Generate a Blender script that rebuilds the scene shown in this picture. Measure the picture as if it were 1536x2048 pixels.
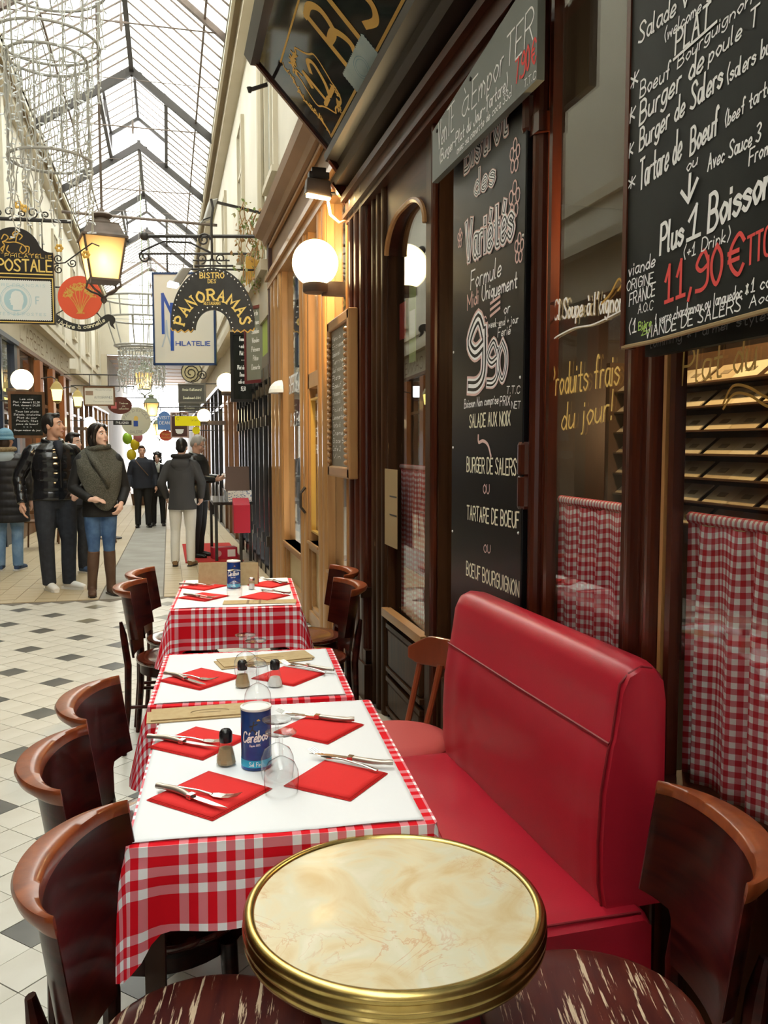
import bpy, bmesh, math, random
from mathutils import Vector, Matrix, Quaternion
PI = math.pi
R = math.radians
random.seed(7)
SC = bpy.context.scene
COL = SC.collection
for _o in list(bpy.data.objects):
    bpy.data.objects.remove(_o)

# ------------------------------------------------------------ camera
F_PX, YAW, PITCH = 1700.0, R(14.2158), R(4.5069)
cam_d = bpy.data.cameras.new('camera')
cam_d.sensor_fit = 'VERTICAL'
cam_d.sensor_height = 36.0
cam_d.lens = F_PX / 2048 * 36.0
cam_d.clip_start = 0.02
cam_d.clip_end = 400
cam = bpy.data.objects.new('camera', cam_d)
cam.location = (0, 0, 1.53)
cam.rotation_euler = (PI / 2 - PITCH, 0, -YAW)
COL.objects.link(cam)
SC.camera = cam

# ------------------------------------------------------------ sky, exposure
W = bpy.data.worlds.new('overcast_sky')
SC.world = W
W.use_nodes = True
_nt = W.node_tree
_bg = _nt.nodes['Background']
_bg.inputs[0].default_value = (0.975, 0.98, 1.0, 1)
_bg.inputs[1].default_value = 7.5
SC.view_settings.view_transform = 'Standard'
SC.view_settings.look = 'None'
SC.view_settings.gamma = 1.0
SC.view_settings.use_curve_mapping = False
SC.view_settings.exposure = 0.3

# ------------------------------------------------------------ materials
MATS = {}
def _n(nt, typ, **kw):
    n = nt.nodes.new(typ)
    for k, v in kw.items():
        if k.startswith('i_'):
            n.inputs[int(k[2:])].default_value = v
        else:
            setattr(n, k, v)
    return n

def mat(name, col=(.5, .5, .5), rough=.5, metal=0.0, spec=.5, coat=0.0, noise=None, bump=None, emit=None, sheen=0, trans=0, ior=1.45, alpha=1):
    """noise=(scale(x,y,z) or s, colour2, lo, hi); bump=(scale, strength)"""
    if name in MATS:
        return MATS[name]
    m = bpy.data.materials.new(name)
    m.use_nodes = True
    nt = m.node_tree
    b = nt.nodes['Principled BSDF']
    b.inputs['Base Color'].default_value = (*col, 1)
    b.inputs['Roughness'].default_value = rough
    b.inputs['Metallic'].default_value = metal
    b.inputs['Specular IOR Level'].default_value = spec
    b.inputs['Coat Weight'].default_value = coat
    b.inputs['Coat Roughness'].default_value = .08
    b.inputs['Sheen Weight'].default_value = sheen
    b.inputs['Transmission Weight'].default_value = trans
    b.inputs['IOR'].default_value = ior
    if emit:
        b.inputs['Emission Color'].default_value = (*emit[0], 1)
        b.inputs['Emission Strength'].default_value = emit[1]
    L = nt.links.new
    if noise or bump:
        tc = _n(nt, 'ShaderNodeTexCoord')
    if noise:
        sc, c2, lo, hi = noise[:4]
        mp = _n(nt, 'ShaderNodeMapping')
        mp.inputs['Scale'].default_value = sc if isinstance(sc, tuple) else (sc, sc, sc)
        L(tc.outputs['Object'], mp.inputs['Vector'])
        nz = _n(nt, 'ShaderNodeTexNoise')
        nz.inputs['Scale'].default_value = 1.0
        nz.inputs['Detail'].default_value = 6
        nz.inputs['Distortion'].default_value = noise[4] if len(noise) > 4 else 0
        L(mp.outputs[0], nz.inputs['Vector'])
        rp = _n(nt, 'ShaderNodeValToRGB')
        rp.color_ramp.elements[0].position = lo
        rp.color_ramp.elements[1].position = hi
        rp.color_ramp.elements[0].color = (*col, 1)
        rp.color_ramp.elements[1].color = (*c2, 1)
        L(nz.outputs['Fac'], rp.inputs['Fac'])
        L(rp.outputs['Color'], b.inputs['Base Color'])
    if bump:
        bs = bump[0] if isinstance(bump[0], tuple) else (bump[0],) * 3
        mp2 = _n(nt, 'ShaderNodeMapping')
        mp2.inputs['Scale'].default_value = bs
        L(tc.outputs['Object'], mp2.inputs['Vector'])
        n2 = _n(nt, 'ShaderNodeTexNoise')
        n2.inputs['Scale'].default_value = 1.0
        n2.inputs['Detail'].default_value = 5
        L(mp2.outputs[0], n2.inputs['Vector'])
        bp = _n(nt, 'ShaderNodeBump')
        bp.inputs['Strength'].default_value = bump[1]
        bp.inputs['Distance'].default_value = bump[2] if len(bump) > 2 else .01
        L(n2.outputs['Fac'], bp.inputs['Height'])
        L(bp.outputs[0], b.inputs['Normal'])
    MATS[name] = m
    return m

def emat(name, col, strength):
    if name in MATS:
        return MATS[name]
    m = bpy.data.materials.new(name)
    m.use_nodes = True
    nt = m.node_tree
    nt.nodes.remove(nt.nodes['Principled BSDF'])
    e = _n(nt, 'ShaderNodeEmission')
    e.inputs[0].default_value = (*col, 1)
    e.inputs[1].default_value = strength
    nt.links.new(e.outputs[0], nt.nodes['Material Output'].inputs[0])
    MATS[name] = m
    return m

def glassmat(name, tint=(1, 1, 1), ior=1.5, diff=0.0, dcol=(.9, .9, .9), edge=None):
    """thin pane: clear transmission plus mirror reflection by Fresnel, plus optional dirt"""
    if name in MATS:
        return MATS[name]
    m = bpy.data.materials.new(name)
    m.use_nodes = True
    nt = m.node_tree
    nt.nodes.remove(nt.nodes['Principled BSDF'])
    out = nt.nodes['Material Output']
    L = nt.links.new
    t = _n(nt, 'ShaderNodeBsdfTransparent')
    t.inputs[0].default_value = (*tint, 1)
    if edge:          # outline tinted dark by view angle, imitating refraction
        lw = _n(nt, 'ShaderNodeLayerWeight')
        lw.inputs[0].default_value = .35
        er = _n(nt, 'ShaderNodeValToRGB')
        er.color_ramp.elements[0].position = .5
        er.color_ramp.elements[0].color = (*tint, 1)
        er.color_ramp.elements[1].color = (*edge, 1)
        L(lw.outputs['Facing'], er.inputs[0])
        L(er.outputs[0], t.inputs[0])
    g = _n(nt, 'ShaderNodeBsdfGlossy')
    g.inputs['Roughness'].default_value = 0.0
    fr = _n(nt, 'ShaderNodeFresnel')
    gm = _n(nt, 'ShaderNodeNewGeometry')
    mr = _n(nt, 'ShaderNodeMapRange')      # same reflectance on both faces of a thin pane
    mr.inputs[3].default_value = ior
    mr.inputs[4].default_value = 1 / ior
    L(gm.outputs['Backfacing'], mr.inputs[0])
    L(mr.outputs[0], fr.inputs[0])
    mx = _n(nt, 'ShaderNodeMixShader')
    L(fr.outputs[0], mx.inputs[0])
    L(t.outputs[0], mx.inputs[1])
    L(g.outputs[0], mx.inputs[2])
    last = mx
    if diff > 0:
        tr = _n(nt, 'ShaderNodeBsdfTranslucent')
        tr.inputs[0].default_value = (*dcol, 1)
        m2 = _n(nt, 'ShaderNodeMixShader')
        m2.inputs[0].default_value = diff
        L(mx.outputs[0], m2.inputs[1])
        L(tr.outputs[0], m2.inputs[2])
        last = m2
    L(last.outputs[0], out.inputs[0])
    MATS[name] = m
    return m

def woodmat(name, c1, c2, rough=.35, coat=.3, scale=(3, 3, 40), lo=.3, hi=.7, wear=None):
    """straight grain along the axis with the smallest scale number; wear = (colour, threshold, scale)"""
    if name in MATS:
        return MATS[name]
    m = mat(name, c1, rough, coat=coat, noise=(scale, c2, lo, hi, .6), bump=(tuple(s * 2 for s in scale), .08, .004))
    if wear:
        nt = m.node_tree
        L = nt.links.new
        b = nt.nodes['Principled BSDF']
        src = b.inputs['Base Color'].links[0].from_socket
        tc = _n(nt, 'ShaderNodeTexCoord')
        mp = _n(nt, 'ShaderNodeMapping')
        mp.inputs['Scale'].default_value = wear[2]
        L(tc.outputs['Object'], mp.inputs['Vector'])
        nz = _n(nt, 'ShaderNodeTexNoise')
        nz.inputs['Scale'].default_value = 1
        nz.inputs['Detail'].default_value = 8
        nz.inputs['Roughness'].default_value = .62
        L(mp.outputs[0], nz.inputs['Vector'])
        rp = _n(nt, 'ShaderNodeValToRGB')
        rp.color_ramp.elements[0].position = wear[1]
        rp.color_ramp.elements[1].position = wear[1] + .03
        L(nz.outputs['Fac'], rp.inputs['Fac'])
        mx = _n(nt, 'ShaderNodeMix', data_type='RGBA')
        mx.inputs[7].default_value = (*wear[0], 1)
        L(rp.outputs['Color'], mx.inputs[0])
        L(src, mx.inputs[6])
        L(mx.outputs[2], b.inputs['Base Color'])
    return m

def checkmat(name, red, white, stops, period, rough=.8):
    """woven check: stops = positions where the stripe colour flips, on UV in metres"""
    if name in MATS:
        return MATS[name]
    m = mat(name, red, rough, spec=.2)
    nt = m.node_tree
    L = nt.links.new
    b = nt.nodes['Principled BSDF']
    uv = _n(nt, 'ShaderNodeUVMap')
    sp = _n(nt, 'ShaderNodeSeparateXYZ')
    L(uv.outputs[0], sp.inputs[0])
    fs = []
    for ax in (0, 1):
        dv = _n(nt, 'ShaderNodeMath', operation='DIVIDE')
        dv.inputs[1].default_value = period
        L(sp.outputs[ax], dv.inputs[0])
        fr = _n(nt, 'ShaderNodeMath', operation='FRACT')
        L(dv.outputs[0], fr.inputs[0])
        rp = _n(nt, 'ShaderNodeValToRGB')
        cr = rp.color_ramp
        cr.interpolation = 'CONSTANT'
        cr.elements[0].position = 0
        cr.elements[0].color = (1, 1, 1, 1)
        cr.elements[1].position = stops[0]
        cr.elements[1].color = (0, 0, 0, 1)
        for i, s in enumerate(stops[1:]):
            e = cr.elements.new(s)
            v = 1.0 if i % 2 == 0 else 0.0
            e.color = (v, v, v, 1)
        L(fr.outputs[0], rp.inputs[0])
        fs.append(rp)
    ad = _n(nt, 'ShaderNodeMath', operation='ADD')
    L(fs[0].outputs[0], ad.inputs[0])
    L(fs[1].outputs[0], ad.inputs[1])
    hf = _n(nt, 'ShaderNodeMath', operation='MULTIPLY')
    hf.inputs[1].default_value = .5
    L(ad.outputs[0], hf.inputs[0])
    rc = _n(nt, 'ShaderNodeValToRGB')
    rc.color_ramp.elements[0].color = (*white, 1)
    rc.color_ramp.elements[1].color = (*red, 1)
    e = rc.color_ramp.elements.new(.5)
    e.color = (red[0] * .6 + white[0] * .38, red[1] * .5 + white[1] * .24, red[2] * .5 + white[2] * .27, 1)
    L(hf.outputs[0], rc.inputs[0])
    L(rc.outputs[0], b.inputs['Base Color'])
    return m

# ------------------------------------------------------------ mesh builder
class MB:
    def __init__(s):
        s.v = []
        s.f = []
        s.uv = None
        s.mi = None
    def box(s, x0, x1, y0, y1, z0, z1):
        b = len(s.v)
        s.v += [(x0, y0, z0), (x1, y0, z0), (x1, y1, z0), (x0, y1, z0), (x0, y0, z1), (x1, y0, z1), (x1, y1, z1), (x0, y1, z1)]
        s.f += [tuple(b + i for i in q) for q in ((3, 2, 1, 0), (4, 5, 6, 7), (0, 1, 5, 4), (1, 2, 6, 5), (2, 3, 7, 6), (3, 0, 4, 7))]
        return s
    def hexa(s, p):
        b = len(s.v)
        s.v += [tuple(q) for q in p]
        s.f += [tuple(b + i for i in q) for q in ((3, 2, 1, 0), (4, 5, 6, 7), (0, 1, 5, 4), (1, 2, 6, 5), (2, 3, 7, 6), (3, 0, 4, 7))]
        return s
    def bar(s, a, c, w, h, up=(0, 0, 1)):
        """rectangular bar from a to c, width w across, height h along up"""
        a, c = Vector(a), Vector(c)
        d = (c - a).normalized()
        u = Vector(up)
        r = d.cross(u)
        if r.length < 1e-6:
            r = d.cross(Vector((1, 0, 0)))
        r.normalize()
        u = r.cross(d).normalized()
        r, u = r * w / 2, u * h / 2
        return s.hexa([a - r - u, a + r - u, c + r - u, c - r - u, a - r + u, a + r + u, c + r + u, c - r + u])
    def ring_faces(s, b0, b1, n):
        for i in range(n):
            j = (i + 1) % n
            s.f.append((b0 + i, b0 + j, b1 + j, b1 + i))
    def tube(s, pts, r, seg=8, cap=True, closed=False):
        pts = [Vector(p) for p in pts]
        n = len(pts)
        rs = r if isinstance(r, (list, tuple)) else [r] * n
        prev = None
        rings = []
        for i, p in enumerate(pts):
            if closed:
                t = pts[(i + 1) % n] - pts[i - 1]
            else:
                t = pts[min(i + 1, n - 1)] - pts[max(i - 1, 0)]
            if t.length < 1e-9:
                t = Vector((0, 0, 1))
            t.normalize()
            if prev is None:
                a = Vector((0, 0, 1)) if abs(t.z) < .9 else Vector((1, 0, 0))
                nn = (a - t * a.dot(t)).normalized()
            else:
                nn = prev - t * prev.dot(t)
                nn = nn.normalized() if nn.length > 1e-6 else prev
            prev = nn
            bb = t.cross(nn)
            rr = rs[i] if isinstance(rs[i], (list, tuple)) else (rs[i], rs[i])
            rings.append(len(s.v))
            for k in range(seg):
                a = 2 * PI * k / seg
                q = p + nn * (math.cos(a) * rr[0]) + bb * (math.sin(a) * rr[1])
                s.v.append(tuple(q))
        for i in range(n - 1):
            s.ring_faces(rings[i], rings[i + 1], seg)
        if closed:
            s.ring_faces(rings[-1], rings[0], seg)
        elif cap:
            s.f.append(tuple(rings[0] + k for k in range(seg))[::-1])
            s.f.append(tuple(rings[-1] + k for k in range(seg)))
        return s
    def lathe(s, prof, seg=24, c=(0, 0, 0), ang=0.0, sy=1.0, cap=True):
        """profile [(r,z)] around z"""
        rings = []
        for r, z in prof:
            rings.append(len(s.v))
            for k in range(seg):
                a = 2 * PI * k / seg + ang
                s.v.append((c[0] + math.cos(a) * r, c[1] + math.sin(a) * r * sy, c[2] + z))
        for i in range(len(prof) - 1):
            s.ring_faces(rings[i], rings[i + 1], seg)
        if prof[0] == prof[-1] or not cap:
            return s
        if prof[0][0] > 1e-6:
            s.f.append(tuple(rings[0] + k for k in range(seg))[::-1])
        if prof[-1][0] > 1e-6:
            s.f.append(tuple(rings[-1] + k for k in range(seg)))
        return s
    def ell(s, c, r, seg=16, rings=10, rot=None):
        b = len(s.v)
        M = rot or Matrix.Identity(3)
        c = Vector(c)
        for i in range(rings + 1):
            th = PI * i / rings
            for k in range(seg):
                a = 2 * PI * k / seg
                q = Vector((r[0] * math.sin(th) * math.cos(a), r[1] * math.sin(th) * math.sin(a), -r[2] * math.cos(th)))
                s.v.append(tuple(c + M @ q))
        for i in range(rings):
            s.ring_faces(b + i * seg, b + (i + 1) * seg, seg)
        return s
    def prism(s, poly, o, u, v, t):
        """polygon in 2D (poly) placed at o with axes u,v and extruded by vector t"""
        o, u, v, t = Vector(o), Vector(u), Vector(v), Vector(t)
        n = len(poly)
        b = len(s.v)
        for q in poly:
            s.v.append(tuple(o + u * q[0] + v * q[1]))
        for q in poly:
            s.v.append(tuple(o + u * q[0] + v * q[1] + t))
        s.f.append(tuple(b + i for i in range(n)))
        s.f.append(tuple(b + n + i for i in range(n))[::-1])
        for i in range(n):
            j = (i + 1) % n
            s.f.append((b + j, b + i, b + n + i, b + n + j))
        return s
    def grid(s, fn, nu, nv, uvfn=None):
        b = len(s.v)
        for j in range(nv + 1):
            for i in range(nu + 1):
                s.v.append(tuple(fn(i / nu, j / nv)))
        for j in range(nv):
            for i in range(nu):
                a = b + j * (nu + 1) + i
                s.f.append((a, a + 1, a + nu + 2, a + nu + 1))
        if uvfn:
            if s.uv is None:
                s.uv = {}
            for j in range(nv + 1):
                for i in range(nu + 1):
                    s.uv[b + j * (nu + 1) + i] = uvfn(i / nu, j / nv)
        return s
    def xf(s, M, start=0):
        for i in range(start, len(s.v)):
            s.v[i] = tuple(M @ Vector(s.v[i]))
        return s
    def mesh(s, name, m=None, smooth=False):
        me = bpy.data.meshes.new(name)
        me.from_pydata(s.v, [], s.f)
        if s.uv is not None:
            ul = me.uv_layers.new(name='UVMap')
            for lp in me.loops:
                ul.data[lp.index].uv = s.uv.get(lp.vertex_index, (0, 0))
        if m:
            me.materials.append(m)
        bmx = bmesh.new()
        bmx.from_mesh(me)
        bmesh.ops.recalc_face_normals(bmx, faces=bmx.faces)
        bmx.to_mesh(me)
        bmx.free()
        if smooth:
            me.polygons.foreach_set('use_smooth', [True] * len(me.polygons))
            if smooth != 'all':
                me.set_sharp_from_angle(angle=R(smooth if smooth is not True else 40))
        me.update()
        return me
    def obj(s, name, m=None, parent=None, smooth=False, bevel=0, thick=0, sub=0):
        o = bpy.data.objects.new(name, s.mesh(name, m, smooth))
        COL.objects.link(o)
        if parent:
            o.parent = parent
        if thick:
            md = o.modifiers.new('thickness', 'SOLIDIFY')
            md.thickness = thick
            md.offset = 0
        if sub:
            md = o.modifiers.new('smooth', 'SUBSURF')
            md.levels = md.render_levels = sub
        if bevel:
            md = o.modifiers.new('bevel', 'BEVEL')
            md.width = bevel
            md.segments = 2
            md.limit_method = 'ANGLE'
        return o

def tag(o, label=None, cat=None, group=None, kind=None):
    if label: o['label'] = label
    if cat: o['category'] = cat
    if group: o['group'] = group
    if kind: o['kind'] = kind
    return o
def thing(name, label, cat, loc=(0, 0, 0), rz=0, group=None):
    o = bpy.data.objects.new(name, None)
    o.empty_display_size = .05
    COL.objects.link(o)
    o.location = loc
    o.rotation_euler = (0, 0, rz)
    return tag(o, label, cat, group)
def struct(name, mb, m, parent=None, label=None, **kw):
    o = mb.obj(name, m, parent, **kw)
    if not parent:
        o['kind'] = 'structure'
    if label:
        o['label'] = label
    return o
def sempty(name, label=None):
    o = bpy.data.objects.new(name, None)
    COL.objects.link(o)
    o['kind'] = 'structure'
    if label:
        o['label'] = label
    return o
def inst(src, name=None, parent=None, loc=None, rot=None, scale=None):
    o = bpy.data.objects.new(name or src.name.split('.')[0], src.data)
    COL.objects.link(o)
    if parent: o.parent = parent
    if loc is not None: o.location = loc
    if rot is not None: o.rotation_euler = rot
    if scale is not None: o.scale = scale
    return o
def meshobj(me, name, parent=None, loc=(0, 0, 0), rot=(0, 0, 0), scale=(1, 1, 1)):
    o = bpy.data.objects.new(name, me)
    COL.objects.link(o)
    if parent: o.parent = parent
    o.location = loc
    o.rotation_euler = rot
    o.scale = scale
    return o
def copy_tree(o, loc=None, rz=None, label=None, group=None, parent=None):
    c = o.copy()
    COL.objects.link(c)
    if parent is not None:
        c.parent = parent
    if loc is not None: c.location = loc
    if rz is not None: c.rotation_euler = (o.rotation_euler[0], o.rotation_euler[1], rz)
    if label: c['label'] = label
    if group: c['group'] = group
    for ch in o.children:
        copy_tree(ch, parent=c)
    return c
def point_light(name, loc, col, power, radius=.03, parent=None):
    l = bpy.data.lights.new(name, 'POINT')
    l.color = col
    l.energy = power
    l.shadow_soft_size = radius
    o = bpy.data.objects.new(name, l)
    o.location = loc
    COL.objects.link(o)
    if parent: o.parent = parent
    return o

# ------------------------------------------------------------ hand lettering (stroke alphabet)
GL = {}
def _g(ch, w, *st):
    GL[ch] = (w, st)
_g('A', 6, '03 3D 63', '17 57'); _g('B', 6, '03 0D', '~0D 3D 5B 48 08', '~08 48 65 43 03'); _g('C', 6, '~6B 4D 1C 08 14 43 65')
_g('D', 6, '03 0D', '~0D 3D 6A 66 33 03'); _g('E', 5, '5D 0D 03 53', '08 48'); _g('F', 5, '5D 0D 03', '08 48')
_g('G', 6, '~6B 4D 1C 08 14 43 65', '65 68 38'); _g('H', 6, '03 0D', '63 6D', '08 68'); _g('I', 0, '03 0D'); _g('J', 4, '~4D 46 33 13 05')
_g('K', 6, '03 0D', '6D 08 63'); _g('L', 5, '0D 03 53'); _g('M', 8, '03 0D 46 8D 83'); _g('N', 6, '03 0D 63 6D')
_g('O', 6, '~3D 0A 06 33 66 6A 3D'); _g('P', 6, '03 0D', '~0D 4D 6A 48 08'); _g('Q', 6, '~3D 0A 06 33 66 6A 3D', '45 72')
_g('R', 6, '03 0D', '~0D 4D 6A 48 08', '38 63'); _g('S', 6, '~6B 4D 1C 1A 38 56 54 33 04'); _g('T', 6, '0D 6D', '3D 33')
_g('U', 6, '~0D 06 33 66 6D'); _g('V', 6, '0D 33 6D'); _g('W', 8, '0D 23 4B 63 8D'); _g('X', 6, '0D 63', '03 6D')
_g('Y', 6, '0D 38 6D', '38 33'); _g('Z', 6, '0D 6D 03 63')
_g('a', 4, '~48 18 05 23 45', '~48 44 53'); _g('b', 4, '0D 03', '~05 28 46 23 04'); _g('c', 4, '~47 28 05 23 44')
_g('d', 4, '~46 28 05 23 45', '4D 43'); _g('e', 4, '~05 46 38 17 04 23 44'); _g('f', 4, '~4C 3D 2B 23', '08 38')
_g('g', 4, '~48 18 05 23 46', '~48 42 20 01'); _g('h', 4, '0D 03', '~06 28 46 43'); _g('i', 0, '08 03', '0A 0B')
_g('j', 1, '~18 11 00', '1A 1B'); _g('k', 4, '0D 03', '38 05 43'); _g('l', 1, '~0D 04 13'); _g('m', 6, '08 03', '~06 17 28 36 33', '~36 48 57 66 63')
_g('n', 4, '08 03', '~06 28 46 43'); _g('o', 4, '~28 06 14 23 45 47 28'); _g('p', 4, '08 00', '~06 28 46 23 04'); _g('q', 4, '~46 28 05 23 45', '48 40')
_g('r', 3, '08 03', '~06 18 38'); _g('s', 4, '~47 28 07 26 45 23 04'); _g('t', 4, '~2C 24 33 43', '08 48'); _g('u', 4, '~08 04 23 45', '48 43')
_g('v', 4, '08 23 48'); _g('w', 6, '08 13 37 53 68'); _g('x', 4, '08 43', '03 48'); _g('y', 4, '08 23', '48 10'); _g('z', 4, '08 48 03 43')
_g('0', 5, '~2D 0A 06 23 46 4A 2D'); _g('1', 4, '09 2D 23', '03 43'); _g('2', 5, '~0B 3D 5B 36 03', '03 53'); _g('3', 5, '~0C 3D 5B 28', '~28 56 33 04')
_g('4', 5, '33 3D 06 56'); _g('5', 5, '5D 1D 08', '~08 38 56 33 03'); _g('6', 5, '~4D 18 05 23 55 38 06'); _g('7', 5, '0D 5D 23'); _g('8', 5, '~28 0B 2D 4B 28 05 23 45 28')
_g('9', 5, '~5A 3D 0A 28 59', '~5B 55 33 03'); _g('.', 0, '03 04'); _g(',', 1, '14 01'); _g("'", 1, '1D 0A'); _g('(', 2, '~2E 08 22'); _g(')', 2, '~0E 28 02')
_g('-', 3, '07 37'); _g('+', 4, '07 47', '29 25'); _g('*', 4, '05 4B', '45 0B', '2C 24'); _g('€', 6, '~6B 4D 1A 16 43 65', '09 49', '07 47'); _g('!', 0, '0D 06', '04 03')
_g('&', 6, '~63 1A 2D 4B 05 13 47'); _g('/', 4, '03 4D'); _g('=', 4, '06 46', '09 49'); _g(':', 0, '04 05', '07 08'); _g('~', 4, '~08 29 27 48')
for _a, _b, _st in (('é', 'e', '2A 3C'), ('è', 'e', '1C 2A'), ('à', 'a', '1C 2A'), ('ê', 'e', '0A 2C 4A'), ('ô', 'o', '0A 2C 4A'), ('É', 'E', '2E 4F')):
    GL[_a] = (GL[_b][0], GL[_b][1] + (_st,))

def _catmull(P, n=5):
    out = []
    for i in range(len(P) - 1):
        p0 = P[i - 1] if i > 0 else P[i]
        p1, p2 = P[i], P[i + 1]
        p3 = P[i + 2] if i + 2 < len(P) else P[i + 1]
        for k in range(n):
            t = k / n
            out.append(tuple(.5 * (2 * p1[d] + (p2[d] - p0[d]) * t + (2 * p0[d] - 5 * p1[d] + 4 * p2[d] - p3[d]) * t * t + (3 * p1[d] - p0[d] - 3 * p2[d] + p3[d]) * t ** 3) for d in range(len(p1))))
    out.append(tuple(P[-1]))
    return out

def glyph_strokes(text, gap=1.8, jit=0, rnd=None):
    """polylines of a whole text in units: cap height 10, baseline 0"""
    x = 0
    out = []
    for ch in text:
        if ch == ' ':
            x += 4.2
            continue
        w, st = GL.get(ch, GL['.'])
        dy = rnd.uniform(-jit, jit) if rnd else 0
        for q in st:
            cur = q[0] == '~'
            pts = [(int(p[0], 16) + x, int(p[1], 16) - 3 + dy) for p in q.lstrip('~').split()]
            out.append((_catmull(pts) if cur else pts, cur))
        x += w + gap + (.6 if w < 2 else 0)
    return out, max(x - gap, 1)

def ribbon(mb, pts, w, o, u, v, n, off):
    """flat pen stroke of width w along 2D pts on the plane o,u,v, lifted off along n"""
    m = len(pts)
    if m < 2:
        return
    b = len(mb.v)
    for i, p in enumerate(pts):
        a = pts[max(i - 1, 0)]
        c = pts[min(i + 1, m - 1)]
        tx, ty = c[0] - a[0], c[1] - a[1]
        l = math.hypot(tx, ty) or 1
        tx, ty = tx / l, ty / l
        nx, ny = -ty, tx
        k = 1.0
        if 0 < i < m - 1:
            t1 = (pts[i][0] - a[0], pts[i][1] - a[1])
            l1 = math.hypot(*t1) or 1
            k = min(1 / max(abs((t1[0] * tx + t1[1] * ty) / l1), .45), 2)
        ex = 0
        if i == 0: ex = -w * .35
        if i == m - 1: ex = w * .35
        for sgn in (1, -1):
            q = o + u * (p[0] + nx * sgn * w / 2 * k + tx * ex) + v * (p[1] + ny * sgn * w / 2 * k + ty * ex) + n * (off + .0005 * i / m)
            mb.v.append(tuple(q))
    for i in range(m - 1):
        mb.f.append((b + 2 * i, b + 2 * i + 1, b + 2 * i + 3, b + 2 * i + 2))

def lettering(mb, text, p0, p1, h, up, n, w=.1, off=.0015, gap=1.8, jit=0, seed=1, shear=0, serif=0, maxw=1.0):
    """write text from p0 to p1 (baseline), cap height h along 'up', pen width w*h, on a plane with normal n"""
    rnd = random.Random(seed)
    st, wid = glyph_strokes(text, gap, jit, rnd)
    p0, p1, up, n = Vector(p0), Vector(p1), Vector(up), Vector(n)
    u = p1 - p0
    L = u.length
    u = u / L
    sx, sy = L / wid, h / 10
    pw = min(w * h, maxw)
    off0 = off
    for si, (pts, cur) in enumerate(st):
        off = off0 + .00017 * (si % 5)
        P = [((x + shear * y * .1) * sx, y * sy) for x, y in pts]
        if cur or len(P) == 2:
            ribbon(mb, P, pw, p0, u, up, n, off)
        else:
            for q_ in range(len(P) - 1):
                ribbon(mb, P[q_:q_ + 2], pw, p0, u, up, n, off + .0006 * (q_ % 2))
        if serif:
            for e in ((P[0], pts[0]), (P[-1], pts[-1])):
                if not cur and e[1][1] in (0, 10):
                    ribbon(mb, [(e[0][0] - serif * h, e[0][1]), (e[0][0] + serif * h, e[0][1])], pw * .62, p0, u, up, n, off + .0003)
    return mb

def arc_lettering(mb, text, c, r, a0, a1, h, u, v, n, w=.16, off=.002, serif=0, gap=1.8):
    """letters on an arc (angles in radians measured from +u, read from a0 to a1)"""
    c, u, v, n = Vector(c), Vector(u), Vector(v), Vector(n)
    st, wid = glyph_strokes(text, gap)
    x = 0
    for ch in text:
        if ch == ' ':
            x += 4.2
            continue
        gw, gst = GL[ch]
        a = a0 + (a1 - a0) * ((x + gw / 2) / wid)
        sg = 1 if a1 < a0 else -1
        tu = u * (math.sin(a) * sg) - v * (math.cos(a) * sg)
        tv = (u * math.cos(a) + v * math.sin(a)) * sg
        o = c + (u * math.cos(a) + v * math.sin(a)) * r
        sx = abs(a1 - a0) * r / wid
        for q in gst:
            cur = q[0] == '~'
            pts = [((int(p[0], 16) - gw / 2) * sx, (int(p[1], 16) - 3) * h / 10) for p in q.lstrip('~').split()]
            raw = [int(p[1], 16) - 3 for p in q.lstrip('~').split()]
            off += .00002
            ribbon(mb, _catmull(pts) if cur else pts, w * h, o, tu, tv, n, off)
            if serif and not cur:
                for e, ry in ((pts[0], raw[0]), (pts[-1], raw[-1])):
                    if ry in (0, 10):
                        ribbon(mb, [(e[0] - serif * h, e[1]), (e[0] + serif * h, e[1])], w * h * .62, o, tu, tv, n, off + .0004)
        x += gw + gap + (.6 if gw < 2 else 0)
    return mb

# ============================================================ palette
M_tile = mat('tile_beige', (.52, .495, .43), .35, noise=(3.0, (.60, .58, .52), .35, .65), bump=(60, .05, .002))
M_tile_d = mat('tile_grey', (.085, .085, .08), .3, noise=(4.0, (.14, .135, .12), .35, .7))
M_tile_o = mat('tile_olive', (.2, .18, .11), .3, noise=(4.0, (.14, .135, .12), .35, .7))
M_grout = mat('grout', (.16, .14, .115), .9)
M_tan = mat('tile_tan', (.40, .31, .18), .5, noise=(1.3, (.47, .385, .25), .3, .7))
M_conc = mat('concrete', (.27, .255, .22), .75, noise=(2.5, (.36, .345, .31), .3, .7), bump=(25, .2, .004))
M_cream = mat('cream_plaster', (.50, .46, .375), .7, noise=(.9, (.58, .54, .455), .35, .7), bump=(9, .12, .01))
M_cream2 = mat('cream_paint', (.45, .395, .285), .6, noise=(1.2, (.51, .455, .35), .3, .7))
M_soffit = mat('soffit_ochre', (.24, .175, .09), .7, noise=(1.5, (.31, .235, .13), .3, .7))
M_iron = mat('dark_iron', (.035, .03, .027), .5, metal=.3)
M_rustiron = mat('painted_iron', (.09, .065, .05), .55, noise=(6, (.14, .1, .08), .4, .7))
M_black = mat('black_paint', (.012, .011, .011), .3, coat=.3)
M_mahog = woodmat('mahogany', (.026, .005, .003), (.095, .02, .007), .28, .2, (14, 14, 1.2))
M_mahog_h = woodmat('mahogany_rail', (.022, .006, .004), (.07, .018, .008), .42, 0, (14, 1.2, 14))
M_oldwood = woodmat('worn_dark_wood', (.024, .010, .005), (.07, .030, .013), .38, .0, (16, 16, 1.5), wear=((.30, .19, .09), .70, (40, 40, 3)))
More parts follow.
